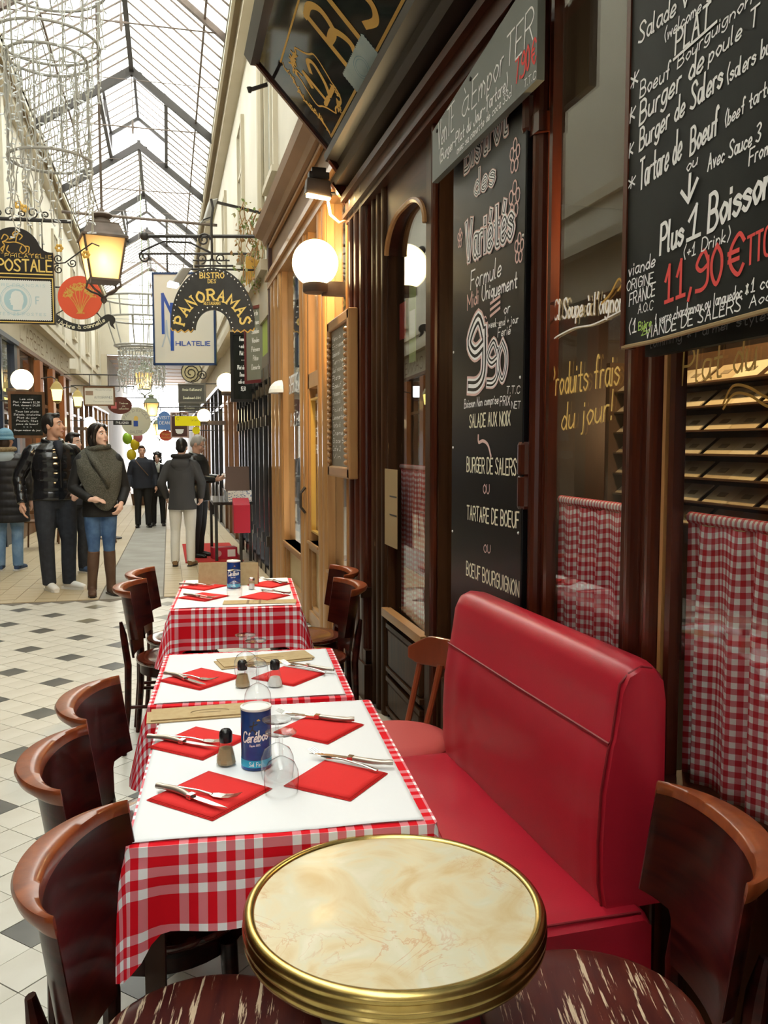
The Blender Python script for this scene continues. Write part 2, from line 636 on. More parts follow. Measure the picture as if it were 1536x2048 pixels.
for _m, _sp_ in ((M_mahog, .4), (M_mahog_h, .14), (M_oldwood, .13)):
    _m.node_tree.nodes['Principled BSDF'].inputs['Specular IOR Level'].default_value = _sp_
M_oak = woodmat('oak', (.33, .155, .05), (.47, .25, .095), .42, .2, (10, 10, 1.0))
M_oak_h = woodmat('oak_rail', (.31, .15, .05), (.44, .24, .095), .42, .2, (10, 1.0, 10))
M_oakpanel = mat('oak_panel', (.44, .32, .16), .5, noise=((2, 1.2, 6), (.52, .4, .22), .3, .7))
M_brownpaint = mat('brown_fascia', (.25, .15, .09), .5, noise=(1.5, (.32, .2, .13), .3, .7))
M_glass = glassmat('window_glass', (.93, .95, .94), 1.6)
M_glass_r = glassmat('roof_glass', (.82, .83, .79), 1.3, .42, (.88, .89, .83))
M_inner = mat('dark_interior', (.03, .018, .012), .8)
M_gold = mat('gold_paint', (.66, .40, .09), .35, metal=.35)
M_goldflat = mat('gold_letters', (.78, .55, .16), .5)
M_chalk = mat('chalk_white', (.93, .93, .92), .9)
M_chalkr = mat('chalk_red', (.80, .09, .08), .9)
M_chalkg = mat('chalk_green', (.45, .68, .16), .9)
M_chalkc = mat('chalk_cream', (.80, .78, .58), .9)
M_chalkp = mat('chalk_pink', (.76, .52, .48), .9)
M_board = mat('blackboard', (.011, .012, .010), .5, spec=.22, noise=(2.2, (.034, .036, .032), .42, .8, 1.5))
M_boardp = mat('gloss_blackboard', (.005, .005, .006), .3, spec=.2)
M_white = mat('white_paint', (.8, .8, .77), .5)

# ============================================================ floor
ZF = lambda y: -.024 * max(0.0, y - 8.85)
floor_o = struct('floor', MB().box(-2.95, 1.3, -4.0, 8.8, -.08, -.006), M_grout)
floor_o['label'] = 'beige and grey diagonal tiled floor of the arcade'
_S = .1556
_tl = MB().box(-_S / 2 + .0016, _S / 2 - .0016, -_S / 2 + .0016, _S / 2 - .0016, -.008, 0)
_meL = _tl.mesh('tile', M_tile)
_meD = _tl.mesh('tile_dark', M_tile_d)
_meO = _tl.mesh('tile_olive', M_tile_o)
_rot = R(45) - math.atan(.012)
_ca, _sa = math.cos(_rot), math.sin(_rot)
_all = []
for i in range(-70, 70):
    for j in range(-70, 70):
        x = -.735 + _S * (i * _ca - j * _sa)
        y = 5.095 + _S * (i * _sa + j * _ca)
        if -2.93 < x < 1.13 and -.6 < y < 8.7:
            ang = math.degrees(math.atan2(x, max(y, .01)))
            vis = y > 1.3 and -10.6 < ang and x < .2 - (0 if y > 5 else .25) and not (y < 2.2 and x > -.1)
            _all.append((0 if vis else 1, math.hypot(x, y), x, y, i % 3 == 0 and j % 3 == 0))
_all.sort()
_rest = {0: MB(), 1: MB()}
for k, (nv, d, x, y, dk) in enumerate(_all):
    if k < 300 and nv == 0:
        me = _meL
        if dk:
            me = _meO if (x > -.75 and y > 7.5) else _meD
        meshobj(me, 'tile', floor_o, (x, y, random.uniform(-.0012, .0004)), (0, 0, _rot))
    else:
        mb = _rest[1 if dk else 0]
        b = len(mb.v)
        mb.box(-_S / 2 + .0016, _S / 2 - .0016, -_S / 2 + .0016, _S / 2 - .0016, -.008, 0)
        mb.xf(Matrix.Translation((x, y, random.uniform(-.0012, .0004))) @ Matrix.Rotation(_rot, 4, 'Z'), b)
for dk, m in ((0, M_tile), (1, M_tile_d)):
    tag(_rest[dk].obj('tiles_beyond', m, floor_o), kind='stuff')

def slope_box(mb, x0, x1, y0, y1, t=.06, dz=0):
    return mb.hexa([(x0, y0, ZF(y0) - t + dz), (x1, y0, ZF(y0) - t + dz), (x1, y1, ZF(y1) - t + dz), (x0, y1, ZF(y1) - t + dz),
                    (x0, y0, ZF(y0) + dz), (x1, y0, ZF(y0) + dz), (x1, y1, ZF(y1) + dz), (x0, y1, ZF(y1) + dz)])
floor_f = struct('floor_far', slope_box(MB(), -2.95, 1.3, 8.8, 70, dz=-.006), M_grout)
floor_f['label'] = 'tan paved floor further down the arcade'
slope_box(MB(), -.69, -.08, 8.8, 69.9, t=.02).obj('concrete_strip', M_conc, floor_f)
_tt = MB().box(-.098, .098, -.098, .098, -.02, 0).mesh('paving_tile', M_tan)
_tr = MB()
_al = R(-1.375)
for side, x0, x1 in ((0, -2.93, -.70), (1, -.07, 1.15)):
    n = int((x1 - x0) / .2)
    for a in range(n):
        xx = (x1 - .1 - a * .2) if side == 0 else (x0 + .1 + a * .2)
        for b in range(105):
            yy = 8.905 + b * .2
            if b < 16 and (side == 1 or xx > -2.3):
                meshobj(_tt, 'paving_tile', floor_f, (xx, yy, ZF(yy) + random.uniform(-.001, .001)), (_al, 0, 0))
            else:
                k = len(_tr.v)
                _tr.box(-.098, .098, -.098, .098, -.02, 0)
                _tr.xf(Matrix.Translation((xx, yy, ZF(yy))) @ Matrix.Rotation(_al, 4, 'X'), k)
for x0, x1 in ((-2.93, -.70), (-.07, 1.15)):
    slope_box(_tr, x0, x1, 29.9, 69.9, t=.02)
tag(_tr.obj('paving_beyond', M_tan, floor_f), kind='stuff')
tag(slope_box(MB(), .2, .98, 11.75, 14.6, t=.012, dz=.012).obj('red_carpet', mat('red_carpet', (.42, .02, .015), .95, bump=(200, .3, .004))), 'red carpet runner on the paving by the glass doors', 'carpet')

# ============================================================ upper walls, eaves, glass roof
XR, XL, XRI, ZE, ZR = 1.05, -2.55, -.60, 8.33, 9.6
Y0, Y1 = -4.5, 40.6
wr = struct('wall_right', MB().box(1.40, 1.60, -4.5, Y1, 3.3, 8.4), M_cream)
wl = struct('wall_left', MB().box(-3.2, -2.92, -4.5, Y1, 3.3, 8.4), M_cream)
struct('wall_back', MB().box(-3.2, 1.55, -4.7, -4.5, -.1, 8.4), M_cream)
# window recesses, pilasters and string courses on the upper walls
_wf = MB().box(-.06, 0, -.5, -.42, 0, 2.2).box(-.06, 0, .42, .5, 0, 2.2).box(-.06, 0, -.5, .5, 2.2, 2.3).box(-.09, 0, -.56, .56, -.08, 0).mesh('window_frame', M_cream2)
_wg = MB().box(-.012, 0, -.42, .42, 0, 2.2).mesh('window_pane', mat('upper_window', (.42, .44, .42), .12))
_wm = MB().box(-.03, 0, -.02, .02, 0, 2.2).box(-.03, 0, -.42, .42, 1.4, 1.45).mesh('glazing_cross', M_cream2)
_ps = MB().box(-.07, 0, -.13, .13, 0, 4.3).mesh('pilaster', M_cream)
for k in range(10):
    y = -2.4 + k * 4.6
    for w, x, rz in ((wr, 1.40, 0), (wl, -2.92, PI)):
        if rz:
            meshobj(_ps, 'pilaster', w, (x, y + 1.5, 3.9), (0, 0, rz))
        meshobj(_wf, 'window_frame', w, (x, y, 5.0), (0, 0, rz))
        meshobj(_wg, 'window_pane', w, (x, y, 5.0), (0, 0, rz))
        meshobj(_wm, 'glazing_cross', w, (x - .012 * (1 if rz == 0 else -1), y, 5.0), (0, 0, rz))
for sgn, x, xe, w in ((1, 1.40, XR, wr), (-1, -2.92, XL, wl)):
    a, b = sorted((x, x - .06 * sgn))
    MB().box(a, b, Y0, Y1, 4.55, 4.68).obj('string_course', M_cream2, w)
    a, b = sorted((x, xe))
    MB().box(a, b, Y0, Y1, 8.20, 8.28).obj('eave_soffit', M_soffit, w)
    a, b = sorted((xe, xe + .05 * sgn))
    MB().box(a, b, Y0, Y1, 8.12, 8.42).obj('eave_board', M_cream2, w)
    a, b = sorted((x, x - .2 * sgn))
    MB().box(a, b, Y0, Y1, 8.0, 8.2).obj('eave_moulding', M_cream2, w)
    MB().tube([(x - .10 * sgn, 12.0, 4.1), (x - .10 * sgn, 12.0, 8.0)], .05, 8).obj('drain_pipe', M_cream2, w)

roof = sempty('ceiling', 'pitched iron and glass roof over the arcade')
TR = [14.85 + 4.68 * k for k in range(-4, 6)]
TR.append(Y1)
LANT = {5, 7}     # bays with a raised lantern
LW, LH = .70, .62
WS = {1: XR - XRI, -1: XRI - XL}
def roof_z(dx, sg=1):
    return ZR - (ZR - ZE) / WS[sg] * abs(dx)
_sp = .468
def slope_piece(xa, za, xb, zb, y0, y1, t, lift=0):
    return MB().hexa([(xa, y0, za + lift - t), (xb, y0, zb + lift - t), (xb, y1, zb + lift - t), (xa, y1, za + lift - t),
                      (xa, y0, za + lift), (xb, y0, zb + lift), (xb, y1, zb + lift), (xa, y1, za + lift)])
_meshes = {}
for sg, nm in ((1, 'r'), (-1, 'l')):
    _W = WS[sg]
    _meshes['pane' + nm] = slope_piece(0, ZR, sg * _W, ZE, .012, _sp - .012, .006).mesh('glass_pane', M_glass_r)
    _meshes['bar' + nm] = slope_piece(0, ZR + .01, sg * _W, ZE + .01, -.011, .011, .045).mesh('glazing_bar', M_rustiron)
    _meshes['lpane' + nm] = slope_piece(sg * LW, roof_z(LW, sg), sg * _W, ZE, .012, _sp - .012, .006).mesh('glass_pane', M_glass_r)
    _meshes['lbar' + nm] = slope_piece(sg * LW, roof_z(LW, sg) + .01, sg * _W, ZE + .01, -.011, .011, .045).mesh('glazing_bar', M_rustiron)
    _meshes['upane' + nm] = slope_piece(0, ZR + LH, sg * (LW + .12), roof_z(LW + .12, sg) + LH, .012, _sp - .012, .006).mesh('glass_pane', M_glass_r)
    _meshes['ubar' + nm] = slope_piece(0, ZR + LH + .01, sg * (LW + .12), roof_z(LW + .12, sg) + LH + .01, -.010, .010, .035).mesh('glazing_bar', M_rustiron)
for b in range(len(TR) - 1):
    for i in range(10):
        y = TR[b] + i * _sp
        if y < Y0 or y > Y1 - _sp:
            continue
        for nm in 'rl':
            if b in LANT:
                for pre in ('lpane', 'upane'):
                    meshobj(_meshes[pre + nm], 'glass_pane', roof, (XRI, y, 0))
                if i:
                    for pre in ('lbar', 'ubar'):
                        meshobj(_meshes[pre + nm], 'glazing_bar', roof, (XRI, y, 0))
            else:
                meshobj(_meshes['pane' + nm], 'glass_pane', roof, (XRI, y, 0))
                if i:
                    meshobj(_meshes['bar' + nm], 'glazing_bar', roof, (XRI, y, 0))
    if b in LANT:
        ya, yb = TR[b] + .05, TR[b + 1] - .05
        for sg in (1, -1):
            x = XRI + sg * LW
            z = roof_z(LW, sg)
            MB().box(x - .04, x + .04, ya, yb, z - .12, z + .03).obj('lantern_curb', M_iron, roof)
            MB().box(x - .03, x + .03, ya, yb, z + LH - .06, z + LH).obj('lantern_rail', M_iron, roof)
            for yy in (ya, (ya + yb) / 2, yb):
                MB().box(x - .03, x + .03, yy - .03, yy + .03, z, z + LH).obj('lantern_post', M_iron, roof)
        MB().box(XRI - .03, XRI + .03, ya, yb, ZR + LH - .1, ZR + LH).obj('ridge_beam', M_iron, roof)
    else:
        MB().box(XRI - .045, XRI + .045, max(TR[b], Y0), TR[b + 1], ZR - .16, ZR + .02).obj('ridge_beam', M_iron, roof)
    # purlins are the slim rods lower on the slopes
    for sg in (1, -1):
        dx = 1.32
        x = XRI + sg * dx
        MB().box(x - .018, x + .018, max(TR[b], Y0), TR[b + 1], roof_z(dx, sg) - .1, roof_z(dx, sg) - .05).obj('purlin', M_rustiron, roof)
for k, y in enumerate(TR):
    if y < Y0:
        continue
    lant = (k in LANT) or (k - 1 in LANT)
    h = .19 if lant else .12
    for sg in (1, -1):
        _W = WS[sg]
        slope_piece(XRI, ZR - .03, XRI + sg * _W, ZE - .03, y - .05, y + .05, h).obj('truss_rafter', M_iron if lant else M_rustiron, roof)
        if lant:
            slope_piece(XRI, ZR + LH, XRI + sg * (LW + .1), roof_z(LW + .1, sg) + LH, y - .04, y + .04, .1).obj('lantern_rafter', M_iron, roof)
    MB().bar((XRI - .22, y, ZR - .19), (XRI + .22, y, ZR - .19), .06, .1).obj('apex_plate', M_iron, roof)
    MB().tube([(XL, y, ZE - .02), (XR, y, ZE - .02)], .014, 6).obj('tie_rod', M_rustiron, roof)
    MB().tube([(XRI, y, ZE - .05), (XRI, y, ZR - .1)], .008, 6).obj('king_rod', M_rustiron, roof)
    MB().box(XRI - .1, XRI + .1, y - .015, y + .015, ZE - .035, ZE - .005).lathe([(.0, -.16), (.02, -.12), (.03, 0), (.02, .12), (0, .16)], 8, (XRI, y, ZE - .02)).obj('tie_boss', M_rustiron, roof)
    if k + 1 < len(TR):
        ym = y + 2.27
        MB().tube([(XL, ym, ZE + .0), (XR, ym, ZE + .0)], .008, 6).obj('tie_rod', M_rustiron, roof)
# a stout cross bar under the roof
MB().tube([(XL, 23.9, 7.55), (1.4, 23.9, 7.45)], .04, 8).obj('cross_bar', M_rustiron, roof)

# the lower covered stretch at the far end
fe = sempty('wall_far', 'low boarded ceiling and portal closing the far end of the glass roof')
struct('far_gable', MB().box(-3.2, XRI - 1.0, Y1, Y1 + .3, 5.6, 8.6).box(XRI + 1.0, 1.6, Y1, Y1 + .3, 5.6, 8.6), M_cream, fe)
struct('far_lintel', MB().box(XRI - 1.0, XRI + 1.0, Y1, Y1 + .3, 5.6, 6.0), M_cream, fe)
struct('far_gable_glass', MB().box(-2.7, 1.0, Y1 + .05, Y1 + .1, 6.0, 9.5), M_glass_r, fe)
_plank = MB().box(-2.95, 1.35, -.58, .58, 0, .04).mesh('ceiling_board', mat('brown_boards', (.22, .14, .08), .6, noise=(1.2, (.3, .2, .12), .3, .7)))
for k in range(16):
    meshobj(_plank, 'ceiling_board', fe, (0, Y1 + .9 + k * 1.2, 5.55 - (.03 if k % 2 else 0)))
for x0, x1 in ((-3.2, -2.6), (1.15, 1.6)):
    MB().box(x0, x1, Y1, 60, -1.4, 5.6).obj('side_wall', M_cream2, fe)

# ============================================================ lettering helpers for facade boards
UPZ, NX = (0, 0, 1), (-1, 0, 0)
CH = {'w': 'chalk_white', 'W': 'chalk_white', 'r': 'chalk_red', 'g': 'chalk_green', 'c': 'chalk_cream', 'p': 'chalk_pink', 'd': 'chalk_dim', 'o': 'gold_letters'}
mat('chalk_dim', (.2, .2, .2), .9)
def board_text(lines, X, parent, org, board_mat=None, wscale=1.0, jit=.25):
    """lines: (text, y0, z0, y1, z1, cap height, colour) on the plane x = X facing -x; org = parent's location"""
    for k, (t, y0, z0, y1, z1, h, c) in enumerate(lines):
        p0 = (X - org[0], y0 - org[1], z0 - org[2])
        p1 = (X - org[0], y1 - org[1], z1 - org[2])
        if c == 'b':
            pa = None
            for mm, w, off in (('chalk_pink', .30, .001), ('chalk_white', .23, .0014), ('BOARD', .16, .0018), ('chalk_white', .06, .0022)):
                o = lettering(MB(), t, p0, p1, h, UPZ, NX, w, off, gap=2.4).obj('lettering' if pa is None else 'letter_fill', board_mat if mm == 'BOARD' else MATS[mm], pa or parent)
                pa = pa or o
        else:
            w = {'w': .12, 'W': .13, 'r': .115, 'g': .16, 'c': .14, 'p': .13, 'd': .12, 'o': .09}[c] * wscale
            lettering(MB(), t, p0, p1, h, UPZ, NX, w, .0006, jit=jit, seed=k + 3, shear=.8 if c in 'wWo' else 0, maxw=.0085 if c in 'Wr' else .0062).obj('lettering', MATS[CH[c]], parent)

# ============================================================ bistro shopfront (right, near)
XF = 1.15
def post(mb, y0, y1, z0, z1, x=XF, d=.14, proud=.03, flutes=1):
    """moulded upright: flat body plus half-round reeds on its face"""
    mb.box(x, x + d, y0, y1, z0, z1)
    w = (y1 - y0)
    n = flutes
    for k in range(n):
        c = y0 + w * (k + .5) / n
        r = w / n * .36
        pts = [(math.sin(a) * r, math.cos(a) * r) for a in [PI * i / 8 for i in range(9)]]
        mb.prism([(-px_ * (proud / r), py_) for px_, py_ in pts], (x + .002, c, z0), (1, 0, 0), (0, 1, 0), (0, 0, z1 - z0))
    return mb
def rail(mb, y0, y1, z0, z1, x=XF, d=.1):
    return mb.box(x, x + d, y0, y1, z0, z1)

bs = thing('bistro_shopfront', 'dark mahogany bistro shopfront with tall windows beside the red bench', 'shopfront', (0, 0, 0))
post(MB(), 4.92, 5.38, 0, 3.12, d=.1, proud=.035, flutes=3).obj('pilaster', M_mahog, bs)
MB().box(1.11, 1.3, 4.86, 5.44, 0, .22).box(1.125, 1.3, 4.89, 5.41, .22, .3).obj('pilaster_base', M_oldwood, bs)
MB().box(1.10, 1.3, 4.9, 5.4, .62, .68).obj('pilaster_band', M_oldwood, bs)
post(MB(), 2.515, 2.60, 0, 2.92, x=1.165, d=.02, proud=.035).obj('column', M_mahog, bs)
MB().box(1.128, 1.185, 2.508, 2.608, 2.50, 2.56).obj('column_capital', M_mahog, bs)
post(MB(), 1.82, 2.01, 0, 2.92, x=1.163, d=.02, proud=.02, flutes=2).obj('mullion_post', M_mahog, bs)
MB().box(1.155, 1.166, 1.815, 1.828, .7, 2.9).obj('worn_edge', M_oak, bs)
post(MB(), .55, .80, 0, 2.92, d=.035, proud=.02, flutes=2).obj('mullion_post', M_mahog, bs)
# door leaf with the curtain
dl = MB()
post(dl, 4.545, 4.90, 0, 2.98, x=1.175, d=.05, proud=.025, flutes=3)
rail(dl, 3.62, 3.83, 0, 2.98, x=1.17, d=.06)
rail(dl, 3.83, 4.54, 0, .60, x=1.185, d=.04)
dl.obj('door_leaf', M_oldwood, bs)
MB().prism([(0, 0), (0, 3)] and [(math.cos(a) * .02, math.sin(a) * .02) for a in [2 * PI * i / 10 for i in range(10)]], (1.16, 3.66, .02), (1, 0, 0), (0, 1, 0), (0, 0, 2.9)).obj('door_bead', M_mahog, bs)
# arched head: spandrel filled above an arc
def arch_spandrel(ya, yb, zs, zt, r, x0, x1):
    c = (ya + yb) / 2
    poly = [(ya, zt), (ya, zs)]
    for i in range(13):
        a = PI / 2 * i / 12
        poly.append((ya + r - r * math.cos(a), zs + r * .55 * math.sin(a)))
    for i in range(13):
        a = PI / 2 * (12 - i) / 12
        poly.append((yb - r + r * math.cos(a), zs + r * .55 * math.sin(a)))
    poly += [(yb, zs), (yb, zt)]
    return poly
MB().prism(arch_spandrel(3.83, 4.54, 2.55, 2.98, .3, 0, 0), (1.17, 0, 0), (0, 1, 0), (0, 0, 1), (.055, 0, 0)).obj('arched_head', M_mahog_h, bs)
_ar = []
for q in arch_spandrel(3.83, 4.54, 2.55, 2.98, .3, 0, 0)[1:-1]:
    _ar.append((1.165, q[0], q[1]))
MB().tube(_ar, .014, 6).obj('arch_bead', M_oak, bs)
MB().box(1.14, 1.19, 3.80, 4.56, .58, .625).obj('glass_sill', M_oak_h, bs)
for z0, z1 in ((.30, .52), (.07, .22)):
    MB().box(1.16, 1.2, 3.88, 4.50, z0, z1).obj('door_panel', M_oldwood, bs, bevel=.015)
    MB().box(1.155, 1.19, 3.86, 4.52, z1, z1 + .025).box(1.155, 1.19, 3.86, 4.52, z0 - .025, z0).obj('panel_moulding', M_oldwood, bs)
def door_pane(y0, y1, z0, z1, yc, d=R(2.2)):
    f = lambda y: 1.2 + (y - yc) * math.tan(d)
    return MB().hexa([(f(y0), y0, z0), (f(y0) + .005, y0, z0), (f(y1) + .005, y1, z0), (f(y1), y1, z0), (f(y0), y0, z1), (f(y0) + .005, y0, z1), (f(y1) + .005, y1, z1), (f(y1), y1, z1)])
door_pane(3.82, 4.56, .6, 2.95, 4.18).obj('glass_pane', M_glass, bs)
door_pane(2.72, 3.63, .6, 2.86, 3.42).obj('glass_pane', M_glass, bs)
# second leaf, mostly behind the tall blackboard
l2 = MB()
rail(l2, 2.673, 3.62, 0, .6, x=1.185, d=.04)
rail(l2, 2.673, 2.74, 0, 2.98, x=1.17, d=.06)
rail(l2, 2.673, 3.62, 2.85, 2.98, x=1.17, d=.06)
l2.obj('door_leaf', M_oldwood, bs)
MB().box(1.16, 1.2, 2.78, 3.56, .1, .5).obj('door_panel', M_oldwood, bs, bevel=.015)
# windows with stall riser
MB().box(1.17, 1.24, 1.99, 2.487, 0, .70).obj('stall_riser', M_oldwood, bs)
MB().box(1.17, 1.24, .80, 1.80, 0, .70).obj('stall_riser', M_oldwood, bs)
MB().box(1.10, 1.22, 1.99, 2.487, .68, .73).obj('window_sill', M_mahog_h, bs)
MB().box(1.10, 1.22, .80, 1.80, .68, .73).obj('window_sill', M_mahog_h, bs)
MB().box(1.172, 1.177, 1.98, 2.5, .7, 2.93).obj('glass_pane', M_glass, bs)
MB().box(1.172, 1.177, .75, 1.81, .7, 2.93).obj('glass_pane', M_glass, bs)
for y0, y1 in ((1.99, 2.012), (2.465, 2.487), (.80, .822), (1.778, 1.80)):
    MB().box(1.155, 1.185, y0, y1, .73, 2.92).obj('glazing_bead', M_mahog, bs)
# head: lintel, frieze and cornice mouldings
MB().box(1.12, 1.3, -2.0, 5.40, 2.92, 3.10).obj('lintel', M_mahog_h, bs)
MB().box(1.10, 1.14, -2.0, 5.42, 2.955, 2.98).box(1.09, 1.14, -2.0, 5.42, 3.06, 3.10).obj('lintel_moulding', M_mahog_h, bs)
MB().box(1.14, 1.34, -2.0, 5.42, 3.10, 3.45).obj('frieze', M_mahog_h, bs)
MB().prism([(1.14, 3.16), (1.05, 3.16), (1.03, 3.2), (1.09, 3.25), (1.06, 3.3), (1.0, 3.32), (.99, 3.36), (1.07, 3.385), (1.14, 3.42)], (0, -2.0, 0), (1, 0, 0), (0, 0, 1), (0, 7.46, 0)).obj('cornice', mat('black_brown_wood', (.016, .009, .007), .4, spec=.3), bs)
MB().prism([(0, 0), (-.09, .12), (-.03, .17), (-.11, .27), (0, .32)], (1.12, 5.40, 3.05), (1, 0, 0), (0, 0, 1), (0, .05, 0)).obj('corner_bracket', M_mahog, bs)
MB().box(1.16, 1.32, -4.4, .55, 0, 3.4).obj('end_pier', M_mahog, bs)
# brass hinge knuckles of the tall board's leaf
for z in (1.43, 2.63):
    MB().lathe([(.022, -.11), (.026, -.1), (.026, -.005), (.02, 0), (.026, .005), (.026, .1), (.022, .11)], 12, (1.135, 2.592, z)).obj('hinge', M_mahog, bs)

# room inside the bistro
rm = sempty('wall_inside', 'dim dark interior behind the bistro windows')
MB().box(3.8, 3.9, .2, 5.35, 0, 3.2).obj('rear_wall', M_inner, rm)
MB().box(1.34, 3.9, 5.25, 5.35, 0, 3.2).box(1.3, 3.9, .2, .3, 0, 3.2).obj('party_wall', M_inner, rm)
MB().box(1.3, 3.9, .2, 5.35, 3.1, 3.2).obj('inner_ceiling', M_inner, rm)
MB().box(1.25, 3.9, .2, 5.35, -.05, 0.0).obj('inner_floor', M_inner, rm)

# card rack inside, in place of a shop reflection in the near glass
rk = thing('card_rack', 'sloping rack of framed pale cards replacing a reflection in the near bistro window', 'rack', (1.70, 2.35, 0))
_ws = mat('rack_wood', (.10, .055, .028), .5)
MB().box(.12, .14, -.80, .72, 1.10, 1.85).obj('back_board', _ws, rk)
for y in (-.78, .70):
    MB().box(-.02, .12, y - .015, y + .015, 0, 1.85).obj('rack_side', _ws, rk)
_cardm = [mat('card_%d' % i, c, .35, coat=.4) for i, c in enumerate(((.62, .52, .34), (.5, .4, .26), (.68, .6, .44)))]
_cme = [MB().box(-.066, .066, 0, .004, 0, .085).mesh('framed_card', m) for m in _cardm]
_inm = [MB().box(-.02, .02, -.002, 0, .03, .05).mesh('card_print', mat('card_print', (.25, .2, .14), .5))]
_crn = random.Random(8)
for r in range(7):
    z = 1.27 + r * .079
    MB().box(.0, .12, -.78, .70, z - .012, z - .006).obj('shelf', _ws, rk)
    for c in range(10):
        o = meshobj(_cme[_crn.randrange(3)], 'framed_card', rk, (.012, .62 - c * .142 + (.02 if c % 2 else 0), z - .005), (R(-52), 0, -PI / 2))
        meshobj(_inm[0], 'card_print', o)
lampb = thing('added_rack_lamp', 'small warm lamp added to light the card rack inside the window', 'lamp', (1.45, 2.30, 2.22))  # added lamp, there only to brighten the cards
MB().lathe([(.02, .08), (.045, 0), (.045, -.005)], 16).obj('lamp_shade', M_iron, lampb)
MB().ell((0, 0, -.004), (.022, .022, .022), 12, 8).obj('bulb', emat('warm_bulb', (1, .62, .25), 40), lampb)
MB().tube([(0, 0, .08), (0, 0, .88)], .006, 6).obj('stem', M_iron, lampb)
point_light('added_rack_light', (0, 0, -.06), (1, .66, .32), 22, .03, lampb)
il = thing('wall_lamp', 'tiny glowing lamp deep inside the dark bistro window', 'lamp', (3.3, 5.0, 1.72))
MB().ell((0, 0, 0), (.03, .03, .04), 12, 8).obj('bulb', emat('warm_bulb2', (1, .7, .35), 60), il)
MB().bar((0, .02, -.05), (0, .26, -.05), .02, .02).obj('arm', M_iron, il)
point_light('wall_lamp_light', (-.15, -.05, 0), (1, .66, .34), 25, .04, il)

pst = thing('bottle_poster', 'faded olive poster with a sauce bottle seen through the arched door', 'poster', (1.62, 5.35, 1.30))
MB().box(0, .008, -1.05, .32, .06, .42).obj('sheet', mat('poster_olive', (.24, .20, .09), .7, noise=(4, (.32, .27, .13), .3, .7)), pst)
MB().prism([(.0, .09), (.16, .09), (.17, .24), (.12, .31), (.115, .38), (.045, .38), (.04, .31), (-.01, .24)], (-.002, .24, 0), (0, -1, 0), (0, 0, 1), (-.002, 0, 0)).obj('bottle_print', mat('bottle_print', (.10, .035, .02), .6), pst)
for tx_, y_, z_ in (('FINE', -.25, .30), ('KETCHUP', -.2, .17)):
    lettering(MB(), tx_, (-.001, y_, z_), (-.001, y_ - .6, z_), .09, UPZ, NX, .16, .0008).obj('lettering', mat('poster_yellow', (.5, .4, .18), .7), pst)
cns = thing('inner_blackboard', 'dark chalk board hung inside behind the arched door', 'blackboard', (1.60, 4.9, 1.76))
MB().box(0, .02, -.75, .45, .0, .24).obj('slate', M_board, cns)
lettering(MB(), 'Consommations', (-.001, .1, .06), (-.001, -.7, .06), .09, UPZ, NX, .11, .0008).obj('lettering', mat('chalk_dim', (.2, .2, .2), .9), cns)
dm = thing('door_menu_card', 'kraft menu card with two dark bars pinned on the door stile', 'menu', (1.162, 4.46, .98))
MB().box(0, .004, -.15, .15, 0, .42).obj('card', mat('kraft_door', (.30, .21, .10), .8), dm)
for z_ in (.17, .27):
    MB().box(-.001, .0, -.14, .0, z_, z_ + .008).obj('dark_bar', M_iron, dm)
stk_ = thing('red_sticker', 'small red round topped sticker inside the arched door glass', 'sticker', (1.216, 4.40, 2.09))
MB().box(0, .002, -.06, .06, 0, .19).obj('film', mat('sticker_red', (.42, .03, .03), .5), stk_)
stg_ = thing('green_sticker', 'narrow green and white sticker inside the arched door glass', 'sticker', (1.212, 4.20, 1.95))
MB().box(0, .002, -.06, .06, 0, .40).obj('film', mat('sticker_green', (.30, .40, .16), .5), stg_)
MB().box(-.001, 0, -.05, .05, .12, .26).obj('white_panel', M_white, stg_)

# ------------------------------------------------------------ half curtains on brass rods
M_curt = checkmat('curtain_check', (.50, .022, .035), (.80, .77, .79), [.5], .027)
def curtain(label, y0, y1, z0, z1, x, amp, folds, seed):
    rnd = random.Random(seed)
    t = thing('half_curtain', label, 'curtain', (x, (y0 + y1) / 2, z1), 0, 'checked half curtains')
    W_ = y1 - y0
    ph = [rnd.uniform(0, 6.3) for _ in range(4)]
    def prof(u, v):
        a = amp * (.35 + .65 * min(1, v * 3))
        s = math.sin(u * folds * 2 * PI + ph[0] + .6 * math.sin(u * 7 + ph[1])) + .45 * math.sin(u * folds * 3.3 * PI + ph[2] + v * .6)
        return a * s
    mb = MB()
    full = W_ * 1.5
    mb.grid(lambda u, v: (prof(u, v), W_ / 2 - W_ * u, -(z1 - z0) * v + .004 * math.sin(u * folds * 2 * PI) * (1 - v)), int(folds * 10), 14,
            lambda u, v: (u * full, v * (z1 - z0)))
    mb.obj('cloth', M_curt, t, smooth='all', thick=.002)
    rf = MB()
    rf.grid(lambda u, v: (.004 + .011 * math.sin(v * 2 * PI) + .3 * prof(u, 0), W_ / 2 - W_ * u, .012 + .014 * math.cos(v * 2 * PI) + .003 * math.sin(u * folds * 14 * PI)), int(folds * 14), 10, lambda u, v: (u * full, v * .06))
    rf.obj('gathered_heading', M_curt, t, smooth='all')
    MB().tube([(.004, -W_ / 2 - .015, .012), (.004, W_ / 2 + .015, .012)], .006, 8).obj('rod', mat('brass', (.55, .38, .12), .3, metal=1), t)
    return t
curtain('red checked half curtain in the window nearest the camera', .83, 1.79, .72, 1.345, 1.208, .014, 9, 1)
curtain('red checked half curtain in the narrow window behind the bench', 2.0, 2.48, .72, 1.345, 1.205, .011, 5, 2)
curtain('long red checked curtain behind the glass of the arched door', 3.84, 4.55, .61, 1.40, 1.245, .012, 6, 3)

